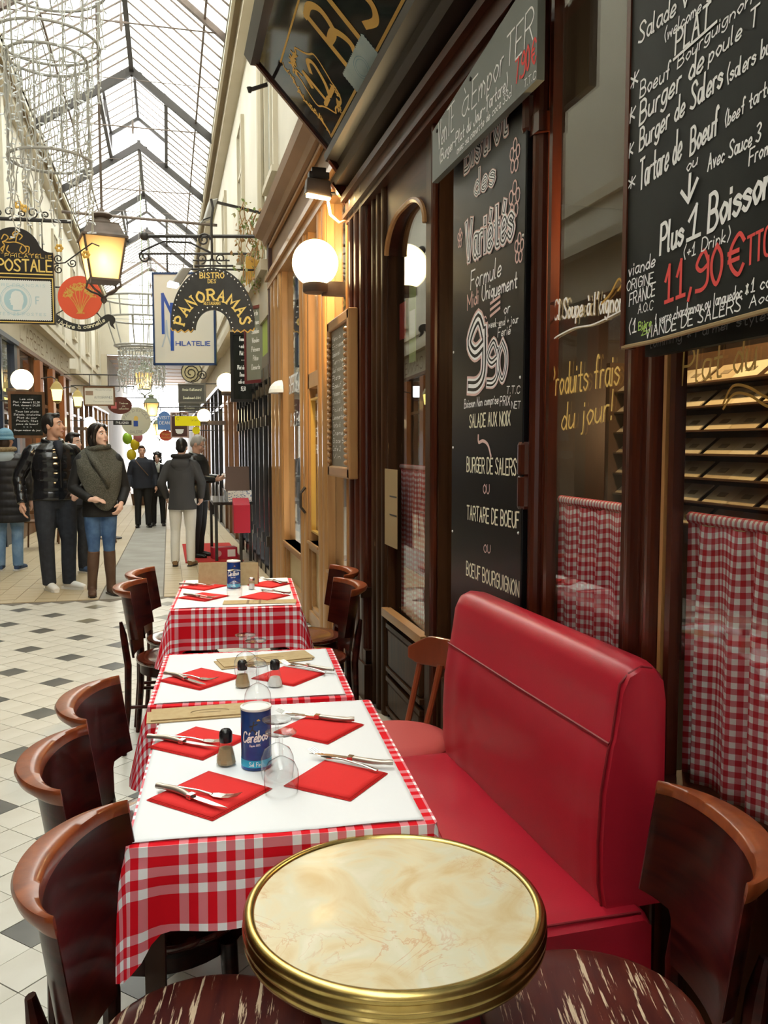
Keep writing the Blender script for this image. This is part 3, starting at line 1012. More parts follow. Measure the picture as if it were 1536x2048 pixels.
# ------------------------------------------------------------ writing on the windows
wl_ = thing('window_lettering', 'gold painted menu words across the bistro window panes', 'lettering', (1.167, 2.27, 1.6))
WIN=[('Produits frais', 2.498, 1.684, 2.066, 1.692, 0.091, 'o'),
('du jour!', 2.406, 1.576, 2.099, 1.6, 0.079, 'o'),
("ICI Soupe à l'oignon", 2.481, 1.919, 2.054, 1.885, 0.059, 'w'),
('Plat du Jour', 1.777, 1.67, 1.339, 1.699, 0.084, 'o')]
board_text(WIN, 1.1716, wl_, (1.167, 2.27, 1.6), jit=0)
_sw = MB()
ribbon(_sw, _catmull([(0, -.03), (.012, -.045), (.02, -.03), (.01, -.018), (-.004, -.03), (.005, -.058), (.05, -.05), (.16, -.04), (.28, -.045), (.43, -.03)]), .004, Vector((.0046, .22, .315)), Vector((0, -1, 0)), Vector((0, 0, 1)), Vector((-1, 0, 0)), .0015)
_sw.obj('flourish', M_chalk, wl_)
_sw = MB()
for dx, dz, pp in ((-.5, 0, [(0, 0), (.03, .035), (.08, .03), (.14, .005), (.19, .0), (.22, .03)]), (-.5, -.012, [(0, 0), (.035, .03), (.085, .025), (.14, .0), (.19, -.005), (.22, .025)]),
                   (.05, .30, [(.0, .0), (.05, .02), (.09, .05), (.11, .035), (.09, .02)])):
    ribbon(_sw, _catmull(pp), .006, Vector((.0046, dx - .15, dz + .02)), Vector((0, -1, 0)), Vector((0, 0, 1)), Vector((-1, 0, 0)), .0015)
_sw.obj('flourish', M_gold, wl_)

# ------------------------------------------------------------ tall black board on the door leaf
DOORB=[('Bistrot', 3.147, 2.569, 2.733, 2.573, 0.123, 'b'),
('des', 3.04, 2.45, 2.841, 2.436, 0.083, 'b'),
('Variétés', 3.128, 2.229, 2.671, 2.218, 0.139, 'b'),
('Formule', 3.076, 2.112, 2.777, 2.109, 0.067, 'w'),
('Midi', 3.113, 2.043, 2.994, 2.051, 0.056, 'p'),
('Uniquement', 2.958, 2.052, 2.636, 2.045, 0.054, 'w'),
('or', 2.746, 1.974, 2.693, 1.973, 0.037, 'w'),
('€', 2.95, 1.951, 2.91, 1.951, 0.04, 'p'),
('week-end + jour', 2.89, 1.946, 2.621, 1.929, 0.028, 'w'),
('Ferié', 2.798, 1.903, 2.687, 1.901, 0.031, 'w'),
('9', 3.084, 1.754, 2.93, 1.751, 0.241, 'b'),
(',', 2.94, 1.744, 2.91, 1.744, 0.04, 'p'),
('9', 2.89, 1.752, 2.799, 1.749, 0.139, 'b'),
('0', 2.785, 1.755, 2.704, 1.754, 0.124, 'b'),
('T.T.C', 2.716, 1.704, 2.601, 1.698, 0.024, 'w'),
('Boisson Non comprise', 3.139, 1.673, 2.787, 1.674, 0.033, 'w'),
('PRIX', 2.773, 1.665, 2.684, 1.664, 0.031, 'w'),
('NET', 2.671, 1.652, 2.595, 1.649, 0.023, 'w'),
('SALADE AUX NOIX', 3.08, 1.597, 2.678, 1.597, 0.047, 'c'),
('BURGER DE SALERS', 3.105, 1.428, 2.622, 1.429, 0.054, 'c'),
('OU', 2.925, 1.353, 2.865, 1.354, 0.033, 'p'),
('TARTARE DE BOEUF', 3.1, 1.244, 2.595, 1.256, 0.052, 'c'),
('OU', 2.914, 1.138, 2.849, 1.141, 0.029, 'p'),
('BOEUF BOURGUIGNON', 3.101, 1.027, 2.588, 1.028, 0.051, 'c')]
tb = thing('tall_blackboard', 'tall glossy black menu board with the 9,90 price on the door', 'blackboard', (1.13, 2.93, 0))
MB().box(-.013, .02, -.355, .36, .62, 2.80).obj('panel', M_boardp, tb, bevel=.004)
board_text(DOORB, 1.117, tb, (1.13, 2.93, 0), M_boardp)
_fl = {}
for y, z, s in ((2.665, 2.47, .045), (2.665, 2.33, .05), (2.62, 2.165, .04), (3.2, 2.33, .03)):
    for k in range(5):
        a = k * 2 * PI / 5 + .4
        c = (y + math.cos(a) * s * .6, z + math.sin(a) * s * .8)
        ring = [(-(c[0] - 2.93) + math.cos(t) * s * .33, c[1] + math.sin(t) * s * .45) for t in [2 * PI * i / 10 for i in range(11)]]
        ribbon(_fl.setdefault((y, z), MB()), ring, .006, Vector((-.013, 0, 0)), Vector((0, -1, 0)), Vector((0, 0, 1)), Vector((-1, 0, 0)), .0015)
for _q in _fl.values():
    _q.obj('flower_drawing', M_chalkp, tb)
_sc = MB()
for k in range(3):
    ribbon(_sc, [(.06, 1.985 + k * .022), (.15, 2.0 + k * .02)], .01, Vector((-.013, 0, 0)), Vector((0, -1, 0)), Vector((0, 0, 1)), Vector((-1, 0, 0)), .0015)
ribbon(_sc, _catmull([(-.05, 1.565), (-.045, 1.54), (-.0, 1.545), (.05, 1.53), (.08, 1.49)]), .012, Vector((-.013, 0, 0)), Vector((0, -1, 0)), Vector((0, 0, 1)), Vector((-1, 0, 0)), .0015)
_sc.obj('chalk_flourish', M_chalkp, tb)
for y, z in ((3.27, 1.52), (3.27, 1.18), (2.6, 1.24), (2.6, 1.75), (3.27, 1.9), (2.59, 2.2)):
    MB().ell((-.014, y - 2.93, z), (.003, .005, .005), 8, 6).obj('screw', M_white, tb)

# ------------------------------------------------------------ take-away board under the cornice
EMP=[('VenTE', 3.36, 2.712, 3.162, 2.725, 0.102, 'w'),
('à', 3.071, 2.729, 3.006, 2.734, 0.108, 'w'),
('EmporTER', 2.964, 2.724, 2.44, 2.733, 0.097, 'w'),
('(Burger-Plat du Jour-Tartare)', 3.332, 2.651, 2.634, 2.666, 0.047, 'w'),
('avec sa canette de coca 33cl', 3.125, 2.619, 2.596, 2.631, 0.031, 'w'),
('7.90€', 2.569, 2.655, 2.416, 2.66, 0.07, 'r'),
('T.T.C', 2.502, 2.617, 2.415, 2.611, 0.022, 'w')]
eb = thing('takeaway_board', 'grey take away board with red price fixed under the cornice', 'blackboard', (1.09, 2.92, 2.6))
M_greyb = mat('grey_board', (.105, .115, .10), .5, noise=(1.5, (.14, .15, .13), .3, .8))
MB().hexa([(-.015, -.51, .005), (.01, -.51, .005), (.01, .515, .005), (-.015, .515, .005), (-.015, -.51, .33), (.01, -.51, .33), (.01, .515, .21), (-.015, .515, .21)]).obj('panel', M_greyb, eb)
board_text(EMP, 1.075, eb, (1.09, 2.92, 2.6))
for y, z in ((.45, .19), (.06, .235)):
    MB().ell((-.017, y, z), (.004, .008, .008), 8, 6).obj('screw', M_iron, eb)

# ------------------------------------------------------------ large blackboard in front of the window
BIG=[('Salade v', 1.794, 2.433, 1.605, 2.428, 0.042, 'w'),
('(welcome s', 1.688, 2.391, 1.53, 2.392, 0.027, 'w'),
('PLAT', 1.647, 2.346, 1.531, 2.348, 0.047, 'w'),
('Boeuf', 1.783, 2.31, 1.664, 2.308, 0.035, 'w'),
('Bourguignon', 1.637, 2.314, 1.406, 2.334, 0.027, 'w'),
('Burger de', 1.782, 2.251, 1.547, 2.276, 0.049, 'w'),
('poule T', 1.529, 2.28, 1.384, 2.289, 0.033, 'w'),
('Burger de', 1.78, 2.193, 1.607, 2.211, 0.047, 'w'),
('Salers', 1.586, 2.212, 1.484, 2.219, 0.05, 'w'),
('(salers bu', 1.469, 2.218, 1.349, 2.223, 0.032, 'w'),
('Tartare de', 1.776, 2.106, 1.615, 2.125, 0.065, 'w'),
('Boeuf', 1.583, 2.122, 1.494, 2.134, 0.052, 'w'),
('(beef tarta', 1.471, 2.138, 1.343, 2.152, 0.028, 'w'),
('ou', 1.594, 2.091, 1.558, 2.095, 0.026, 'w'),
('Avec Sauce 3', 1.522, 2.071, 1.367, 2.079, 0.031, 'w'),
('From', 1.396, 2.043, 1.34, 2.048, 0.029, 'w'),
('Plus', 1.685, 1.943, 1.601, 1.948, 0.062, 'W'),
('1', 1.586, 1.95, 1.541, 1.952, 0.063, 'W'),
('Boisson', 1.515, 1.953, 1.333, 1.973, 0.069, 'W'),
('(+1 Drink)', 1.596, 1.916, 1.446, 1.92, 0.025, 'w'),
('viande', 1.816, 1.92, 1.704, 1.923, 0.03, 'w'),
('ORIGINE', 1.821, 1.888, 1.71, 1.888, 0.023, 'w'),
('FRANCE', 1.808, 1.852, 1.701, 1.859, 0.028, 'w'),
('A.O.C', 1.77, 1.829, 1.708, 1.83, 0.02, 'w'),
('11,90€', 1.661, 1.837, 1.403, 1.85, 0.075, 'r'),
('TTC', 1.393, 1.863, 1.328, 1.869, 0.051, 'r'),
('(1', 1.808, 1.789, 1.775, 1.79, 0.03, 'w'),
('Bière', 1.766, 1.791, 1.712, 1.795, 0.018, 'g'),
('25cl', 1.753, 1.778, 1.714, 1.781, 0.014, 'g'),
('1 verre chardonnay ou languedoc *', 1.698, 1.793, 1.387, 1.807, 0.024, 'w'),
('1 co', 1.379, 1.811, 1.328, 1.811, 0.024, 'w'),
('VIANDE DE SALERS', 1.736, 1.769, 1.406, 1.782, 0.025, 'w'),
('Aoc', 1.383, 1.783, 1.324, 1.788, 0.02, 'w'),
('*', 1.829, 2.339, 1.795, 2.343, 0.038, 'w'),
('*', 1.842, 2.265, 1.806, 2.267, 0.039, 'w'),
('*', 1.84, 2.186, 1.81, 2.19, 0.037, 'w'),
('*', 1.829, 2.117, 1.798, 2.119, 0.03, 'w')]
bb = thing('large_blackboard', 'large dark chalk menu board with the red 11,90 price', 'blackboard', (1.06, 1.5, 1.76))
MB().hexa([(-.012, -.75, .03), (.014, -.75, .03), (.014, .335, 0), (-.012, .335, 0), (-.012, -.75, 1.05), (.014, -.75, 1.05), (.014, .335, 1.05), (-.012, .335, 1.05)]).obj('slate', M_board, bb)
MB().box(-.016, .016, .325, .342, -.004, 1.05).obj('frame_edge', M_mahog, bb)
MB().tube([(-.012, .335, 0), (-.016, .2, -.002), (-.012, 0, .006), (-.016, -.3, .014), (-.014, -.75, .03)], .005, 6).obj('frayed_edge', mat('raw_edge', (.34, .24, .12), .9), bb)
board_text(BIG, 1.048, bb, (1.06, 1.5, 1.76), wscale=1.0)
_a = MB()
_o, _u, _v, _nn = Vector((-.012, 0, 0)), Vector((0, -1, 0)), Vector((0, 0, 1)), Vector((-1, 0, 0))
ribbon(_a, [(-.08, .322), (-.082, .272)], .009, _o, _u, _v, _nn, .0015)
ribbon(_a, [(-.108, .295), (-.082, .268)], .009, _o, _u, _v, _nn, .0022)
ribbon(_a, [(-.082, .268), (-.052, .305)], .009, _o, _u, _v, _nn, .0029)
_a.obj('chalk_arrow', M_chalk, bb)
_a = MB()
ribbon(_a, [(-.151, .578), (-.006, .588)], .006, _o, _u, _v, _nn, .0015)
_a.obj('underline', M_chalk, bb)
b2 = thing('lower_blackboard', 'second dark board peeping out below the large chalk menu', 'blackboard', (1.09, 1.5, 1.73))
MB().box(-.01, .012, -.75, .29, .004, .6).obj('slate', M_board, b2)
board_text([('tomming * Farmer styles', 1.773, 1.752, 1.36, 1.762, 0.021, 'd')], 1.08, b2, (1.09, 1.5, 1.73))

# ------------------------------------------------------------ sloping black glass sign "12 BISTRO"
sg_ = thing('fascia_sign', 'sloping black glass fascia sign with gold 12 and big gold letters', 'sign', (1.07, 5.5, 3.374))
_v = Vector((-.681, 0, .732)); _u = Vector((0, -1, 0)); _nn = Vector((-.732, 0, -.681)); _o = Vector((0, 0, 0))
def plane_poly(mb, poly, t):
    return mb.prism(poly, _o, _u, _v, _nn * -t)
M_blackglass = mat('black_glass', (.006, .006, .007), .05, spec=.6, coat=.5)
plane_poly(MB(), [(0, -.0), (6, -.0), (6, .70), (0, .70)], .03).obj('glass_panel', M_blackglass, sg_)
plane_poly(MB(), [(-.03, -.02), (.0, -.02), (.0, .72), (-.03, .72)], .05).xf(Matrix.Translation(_nn * .015)).obj('end_frame', M_mahog, sg_)
MB().prism([(0, 0), (-.05, .0), (-.09, .06), (-.06, .18), (-.02, .3), (.1, .34), (.1, .0)], _v * .70 + Vector((0, .03, 0)), (1, 0, 0), (0, 0, 1), (0, -6, 0)).obj('top_moulding', M_black, sg_)
MB().bar((-.42, .06, .42), (-.52, .06, .38), .02, .02).lathe([(.01, 0), (.02, .03)], 8, (-.53, .06, .36)).obj('hook', M_iron, sg_)
_gl = MB()
ribbon(_gl, [(.16, .08), (6, .08)], .016, _o, _u, _v, _nn, .0015)
ribbon(_gl, [(.30, .56), (6, .56)], .012, _o, _u, _v, _nn, .0015)
_gl.obj('gold_line', M_gold, sg_)
_gt = MB()
lettering(MB(), '12', _o + _u * .43 + _v * .20, _o + _u * .66 + _v * .20, .2, _v, _nn, .15, .0015, serif=.09).obj('gold_number', M_gold, sg_)
lettering(_gt, 'BISTRO', _o + _u * .98 + _v * .15, _o + _u * 2.55 + _v * .15, .345, _v, _nn, .125, .0015, serif=.07, gap=3.4)
_gt.obj('gold_lettering', M_gold, sg_)
_or = MB()
_rn = random.Random(4)
el = [(.53 + .2 * math.cos(a) - .12 * math.sin(a) * 0 + .02 * math.sin(5 * a), .31 + .19 * math.sin(a) + .015 * math.sin(7 * a)) for a in [2 * PI * i / 60 for i in range(61)]]
ribbon(_or, el, .012, _o, _u, _v, _nn, .0015)
for k in range(26):
    a = _rn.choice((2.0, 5.1)) + _rn.uniform(-.5, .5)
    p = (.53 + .2 * math.cos(a), .31 + .19 * math.sin(a))
    ribbon(_or, _catmull([p, (p[0] + _rn.uniform(-.03, .03), p[1] + _rn.uniform(-.02, .02)), (p[0] + _rn.uniform(-.045, .045), p[1] + _rn.uniform(-.04, .04))]), .011, _o, _u, _v, _nn, .0018)
for k in range(30):
    t_ = k / 29
    p = (.17 + .10 * t_ + .02 * math.sin(t_ * 9), .09 + .42 * t_)
    ribbon(_or, _catmull([p, (p[0] + _rn.uniform(0, .03), p[1] + .02), (p[0] + _rn.uniform(-.01, .05), p[1] + _rn.uniform(0, .05))]), .012 - .006 * t_, _o, _u, _v, _nn, .0018)
_or.obj('gold_scrollwork', M_gold, sg_)
# postage stamp stuck on the sign: perforated pale blue
st_ = thing('stamp_sticker', 'pale blue perforated stamp stuck on the black fascia sign', 'sticker', sg_.location)
def stamp_poly(w, h, n, m, d):
    p = []
    for i in range(n * 2): p.append((w * i / (n * 2), -d if i % 2 else 0))
    for i in range(m * 2): p.append((w + (d if i % 2 else 0), h * i / (m * 2)))
    for i in range(n * 2): p.append((w - w * i / (n * 2), h + (d if i % 2 else 0)))
    for i in range(m * 2): p.append((-d if i % 2 else 0, h - h * i / (m * 2)))
    return p
MB().prism([(q[0] + .88, q[1] + .03) for q in stamp_poly(.46, .15, 22, 8, .007)], _o + _nn * .002, _u, _v, _nn * .0015).obj('paper', mat('stamp_blue', (.26, .34, .36), .6, noise=(8, (.34, .42, .42), .3, .7)), st_)
_rg = MB()
for rr in (.042, .056):
    ribbon(_rg, [(1.11 + math.cos(a) * rr * 1.5, .105 + math.sin(a) * rr) for a in [2 * PI * i / 30 for i in range(31)]], .004, _o + _nn * .0036, _u, _v, _nn, .0005)
_rg.obj('stamp_print', mat('stamp_print', (.14, .25, .3), .6), st_)

# ============================================================ oak shopfront next along (right)
ok = thing('oak_shopfront', 'golden oak shopfront with tall glass panes beyond the bistro', 'shopfront', (0, 0, 0))
for y0, y1 in ((8.75, 9.75), (7.15, 7.55), (6.24, 6.62), (5.40, 5.47)):
    post(MB(), y0, y1, 0, 3.3, d=.12, proud=.025, flutes=3 if y1 - y0 > .5 else 2).obj('post', M_oak, ok)
for y0, y1, z in ((7.55, 8.75, .55), (6.62, 7.15, .72), (5.47, 6.24, .60)):
    MB().box(1.20, 1.26, y0, y1, .1, z - .06).obj('oak_panel', M_oakpanel, ok)
    MB().box(1.15, 1.26, y0, y1, z - .07, z).box(1.13, 1.26, y0, y1, z - .02, z).obj('panel_rail', M_oak_h, ok)
    MB().box(1.15, 1.26, y0, y1, 0, .12).obj('plinth', M_oak_h, ok)
    MB().box(1.165, 1.2, y0 + .04, y0 + .08, .14, z - .08).box(1.165, 1.2, y1 - .08, y1 - .04, .14, z - .08).box(1.165, 1.2, y0 + .04, y1 - .04, .12, .16).obj('panel_moulding', M_oak_h, ok)
    MB().box(1.205, 1.211, y0, y1, z, 3.3).obj('glass_pane', M_glass, ok)
MB().box(1.15, 1.22, 6.62, 7.15, 2.0, 2.12).box(1.15, 1.22, 7.10, 7.15, .72, 3.3).box(1.15, 1.22, 6.62, 6.66, .72, 3.3).obj('door_stile', M_oak, ok)
MB().box(1.16, 1.2, 6.7, 6.72, 1.9, .8).box(1.16, 1.2, 6.72, 7.08, 1.90, 1.915).box(1.16, 1.2, 6.72, 7.08, .80, .815).box(1.16, 1.2, 7.07, 7.085, .8, 1.9).obj('gilt_notice_frame', M_gold, ok)
MB().box(1.12, 1.3, 5.4, 9.8, 3.28, 3.40).box(1.09, 1.3, 5.4, 9.8, 3.36, 3.40).obj('transom', M_oak_h, ok)
MB().box(1.17, 1.32, 5.4, 9.8, 3.40, 3.82).obj('fascia', M_brownpaint, ok)
MB().prism([(1.17, 3.78), (1.10, 3.78), (1.08, 3.84), (1.0, 3.87), (.98, 3.94), (1.02, 4.0), (1.32, 4.05), (1.32, 3.78)], (0, 5.45, 0), (1, 0, 0), (0, 0, 1), (0, 4.45, 0)).obj('cornice', M_brownpaint, ok)
MB().box(1.13, 1.16, 5.5, 9.7, 3.45, 3.48).box(1.13, 1.16, 5.5, 9.7, 3.72, 3.75).obj('fascia_bead', M_oak_h, ok)
for y in (8.9, 7.35):
    MB().box(1.14, 1.16, y - .02, y + .02, 1.28, 1.42).obj('door_plate', mat('brass', (.55, .38, .12), .3, metal=1), ok)
MB().tube([(1.13, 7.2, .95), (1.09, 7.2, 1.0), (1.09, 7.2, 1.12), (1.13, 7.2, 1.17)], .012, 8).obj('door_handle', M_iron, ok)
_wt = MB()
lettering(_wt, 'EXPERTISE ACHAT', (1.203, 8.65, 2.05), (1.203, 7.65, 2.05), .16, UPZ, NX, .12, .001)
lettering(_wt, 'A 2 PAS', (1.203, 8.6, 1.72), (1.203, 7.75, 1.72), .12, UPZ, NX, .12, .001)
lettering(_wt, 'MONNAIES', (1.203, 7.08, 1.88), (1.203, 6.70, 1.88), .07, UPZ, NX, .12, .001)
lettering(_wt, 'A VOTRE', (1.203, 7.08, 1.74), (1.203, 6.72, 1.74), .07, UPZ, NX, .12, .001)
lettering(_wt, 'GALERIE', (1.203, 7.08, 1.6), (1.203, 6.70, 1.6), .07, UPZ, NX, .12, .001)
lettering(_wt, 'PHILATELIE', (1.203, 7.08, 1.46), (1.203, 6.68, 1.46), .07, UPZ, NX, .12, .001)
_wt.obj('window_lettering', M_chalk, ok)
sh = thing('white_shell_lamp', 'small white shell shaped lamp on the oak post', 'lamp', (1.14, 8.78, 2.06))
MB().grid(lambda u, v: (-.13 * math.sin(v * PI / 2) * math.sin(u * PI), .15 * math.cos(u * PI) * math.sin(v * PI / 2), .13 * math.cos(v * PI / 2)), 12, 6).obj('shade', M_white, sh, thick=.008)
MB().box(-.02, .02, -.03, .03, .02, .08).obj('wall_plate', M_white, sh)
rk2 = sempty('wall_oak_inside', 'dim room behind the oak shopfront')
MB().box(1.9, 2.0, 5.36, 9.9, 0, 3.4).obj('rear_wall', mat('dim_room', (.13, .1, .07), .8), rk2)
MB().box(1.25, 2.0, 5.36, 9.9, 3.3, 3.4).obj('inner_ceiling', M_inner, rk2)

# framed carved menu on the corner
mf = thing('framed_menu', 'tall carved golden wood frame holding a handwritten menu', 'menu', (1.10, 5.46, 1.32))
for y0, y1, z0, z1 in ((-.36, .36, 0, .07), (-.36, .36, .97, 1.04)):
    MB().box(-.03, .03, y0, y1, z0, z1).obj('frame_rail', M_oak_h, mf, bevel=.01)
for s in (-1, 1):
    MB().box(-.03, .03, s * .33 - .035, s * .33 + .035, 0, 1.04).obj('frame_stile', M_oak, mf, bevel=.01)
    for k in range(22):
        MB().ell((-.03, s * .285, .10 + k * .039), (.018, .022, .017), 8, 6).obj('carved_bead', M_oak, mf)
MB().box(-.01, .01, -.3, .3, .06, .98).obj('menu_sheet', mat('menu_sheet', (.19, .17, .13), .4), mf)
_mt = MB()
for k in range(16):
    lettering(_mt, ['Menu du jour', 'Entrees', 'Salade mixte 8', 'Terrine 7', 'Oeuf mayo 5', 'Plats', 'Boeuf 14', 'Poisson 15', 'Canard 16', 'Poulet 12', 'Desserts', 'Tarte 6', 'Creme 6', 'Glace 5', 'Cafe 2', 'Vin 4'][k], (-.012, .25, .90 - k * .052), (-.012, -.22 + .1 * (k % 3), .90 - k * .052), .032, UPZ, NX, .12, .001, shear=.8)
_mt.obj('lettering', M_chalk, mf)

# ============================================================ black metal glazed doors, then more shopfronts on the right
mg = thing('metal_shopfront', 'black metal framed glass doors beyond the oak shopfront', 'shopfront', (0, 0, 0))
for k in range(9):
    y = 9.85 + k * .52
    MB().box(1.12, 1.2, y - .03, y + .03, ZF(14) - .05, 2.45).obj('metal_upright', M_black, mg)
    if k < 8:
        MB().box(1.155, 1.161, y + .03, y + .49, .1, 2.4).obj('glass_pane', M_glass, mg)
        for z in (.0, 2.40):
            MB().box(1.13, 1.19, y + .03, y + .49, z - .1, z + .05).obj('metal_rail', M_black, mg)
    for z in (.35, 1.75, 2.1):
        MB().box(1.09, 1.13, y - .02, y + .03, z, z + .12).obj('metal_hinge', M_black, mg)
MB().box(1.14, 1.3, 9.8, 14.1, 2.45, 2.60).obj('lintel', mat('grey_brown_paint', (.2, .17, .13), .5), mg)
MB().box(1.15, 1.3, 9.8, 14.1, 2.60, 3.0).obj('green_transom', mat('lime_paint', (.42, .55, .09), .5), mg)
MB().box(1.12, 1.34, 9.8, 14.1, 3.0, 3.5).obj('fascia', M_cream2, mg)
MB().box(1.05, 1.34, 9.8, 14.1, 3.5, 3.62).obj('cornice', M_cream2, mg)
MB().box(1.9, 2.0, 9.9, 14.1, -.2, 3.2).obj('rear_wall', mat('dim_shop', (.22, .2, .17), .8), mg)
MB().box(1.2, 2.0, 9.9, 14.1, 3.15, 3.2).obj('inner_ceiling', M_inner, mg)
MB().box(1.13, 1.32, 9.74, 9.90, 2.3, 4.1).obj('violet_post', mat('violet_brown', (.06, .028, .035), .45), mg)
tag(mg, 'black metal framed glass doors beyond the oak shopfront', 'shopfront')

def far_shop(side, y0, y1, wood, fasc, label, zf=3.0, n=3, lit=None):
    """ordinary shopfront further along: piers, stall risers, panes, fascia, cornice"""
    s = 1 if side == 'R' else -1
    X = XF if s > 0 else -2.6
    t = thing('shopfront', label, 'shopfront', (0, 0, 0), 0, 'shopfronts along the arcade')
    z0 = ZF(y1) - .05
    def bx(xa, xb, ya, yb, za, zb):
        a, b = sorted((X + s * xa, X + s * xb))
        return MB().box(a, b, ya, yb, za, zb)
    step = (y1 - y0) / n
    for k in range(n + 1):
        w = .14 if k in (0, n) else .06
        yy = min(max(y0 + k * step, y0 + w), y1 - w)
        bx(0, .12, yy - w, yy + w, z0, zf).obj('post', wood, t)
    for k in range(n):
        ya, yb = y0 + k * step + .1, y0 + (k + 1) * step - .1
        bx(.04, .1, ya, yb, z0, .55).obj('stall_riser', wood, t)
        bx(.06, .066, ya, yb, .55, zf).obj('glass_pane', M_glass, t)
        bx(.02, .08, ya, yb, 2.35, 2.42).obj('transom_bar', wood, t)
    bx(-.04, .2, y0, y1, zf, zf + .08).obj('transom', wood, t)
    bx(.0, .24, y0, y1, zf + .08, zf + .62).obj('fascia', fasc, t)
    bx(-.16, .30, y0, y1, zf + .62, zf + .74).obj('cornice', fasc, t)
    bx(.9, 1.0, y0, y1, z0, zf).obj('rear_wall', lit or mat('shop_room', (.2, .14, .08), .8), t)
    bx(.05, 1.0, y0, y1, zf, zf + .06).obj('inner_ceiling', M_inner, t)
    return t
M_darkgreen = mat('dark_green_paint', (.03, .05, .04), .4)
M_navy = mat('navy_paint', (.02, .03, .055), .4)
M_brwood = woodmat('brown_wood', (.10, .04, .014), (.18, .08, .028), .45, .15, (10, 10, 1))
M_warmlit = woodmat('warmlit_wood', (.26, .075, .018), (.36, .12, .03), .45, .2, (10, 10, 1))  # wood with the warm interior light put into its orange colour
far_shop('R', 14.1, 18.4, M_brwood, M_cream2, 'brown wooden shopfront on the right behind the man with glasses', 2.75)
far_shop('R', 18.4, 24, M_black, M_cream2, 'black shopfront on the right behind the grey hanging signs', 2.8)
far_shop('R', 24, 32, M_brwood, M_cream2, 'brown shopfront far along the right side', 2.8, 4)
far_shop('R', 32, 40.6, M_oak, M_cream2, 'furthest shopfront on the right before the low ceiling', 2.8, 4)
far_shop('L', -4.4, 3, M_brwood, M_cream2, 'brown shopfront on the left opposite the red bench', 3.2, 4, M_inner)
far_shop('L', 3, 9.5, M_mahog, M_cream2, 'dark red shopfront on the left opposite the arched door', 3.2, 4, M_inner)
far_shop('L', 9.5, 13.6, M_darkgreen, M_cream2, 'dark green shopfront on the left beside the stamp sign', 3.2, 3)
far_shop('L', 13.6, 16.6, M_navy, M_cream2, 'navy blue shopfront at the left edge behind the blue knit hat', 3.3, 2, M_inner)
ls = far_shop('L', 16.6, 25.2, M_brwood, M_cream2, 'tea room shopfront with cream lettered fascia and wood tinted orange as lamplit on the left', 3.3, 4, M_inner)
_lt = MB()
lettering(_lt, "L'ARBRE A CANNELLE", (-2.598, 17.0, 3.48), (-2.598, 24.8, 3.48), .3, UPZ, (1, 0, 0), .1, .002)
_lt.obj('fascia_lettering', mat('brown_letters', (.2, .13, .06), .6), ls)
for y in (18.9, 20.9, 23.0):
    MB().box(-2.62, -2.5, y - .22, y + .22, -.4, 3.25).obj('warmlit_panel', M_warmlit, ls)
far_shop('L', 25.2, 32.5, M_brwood, M_cream2, 'pale shopfront on the left behind the white framed sign', 2.9, 4)
far_shop('L', 32.5, 40.6, M_oak, M_cream2, 'furthest shopfront on the left side', 2.9, 4)

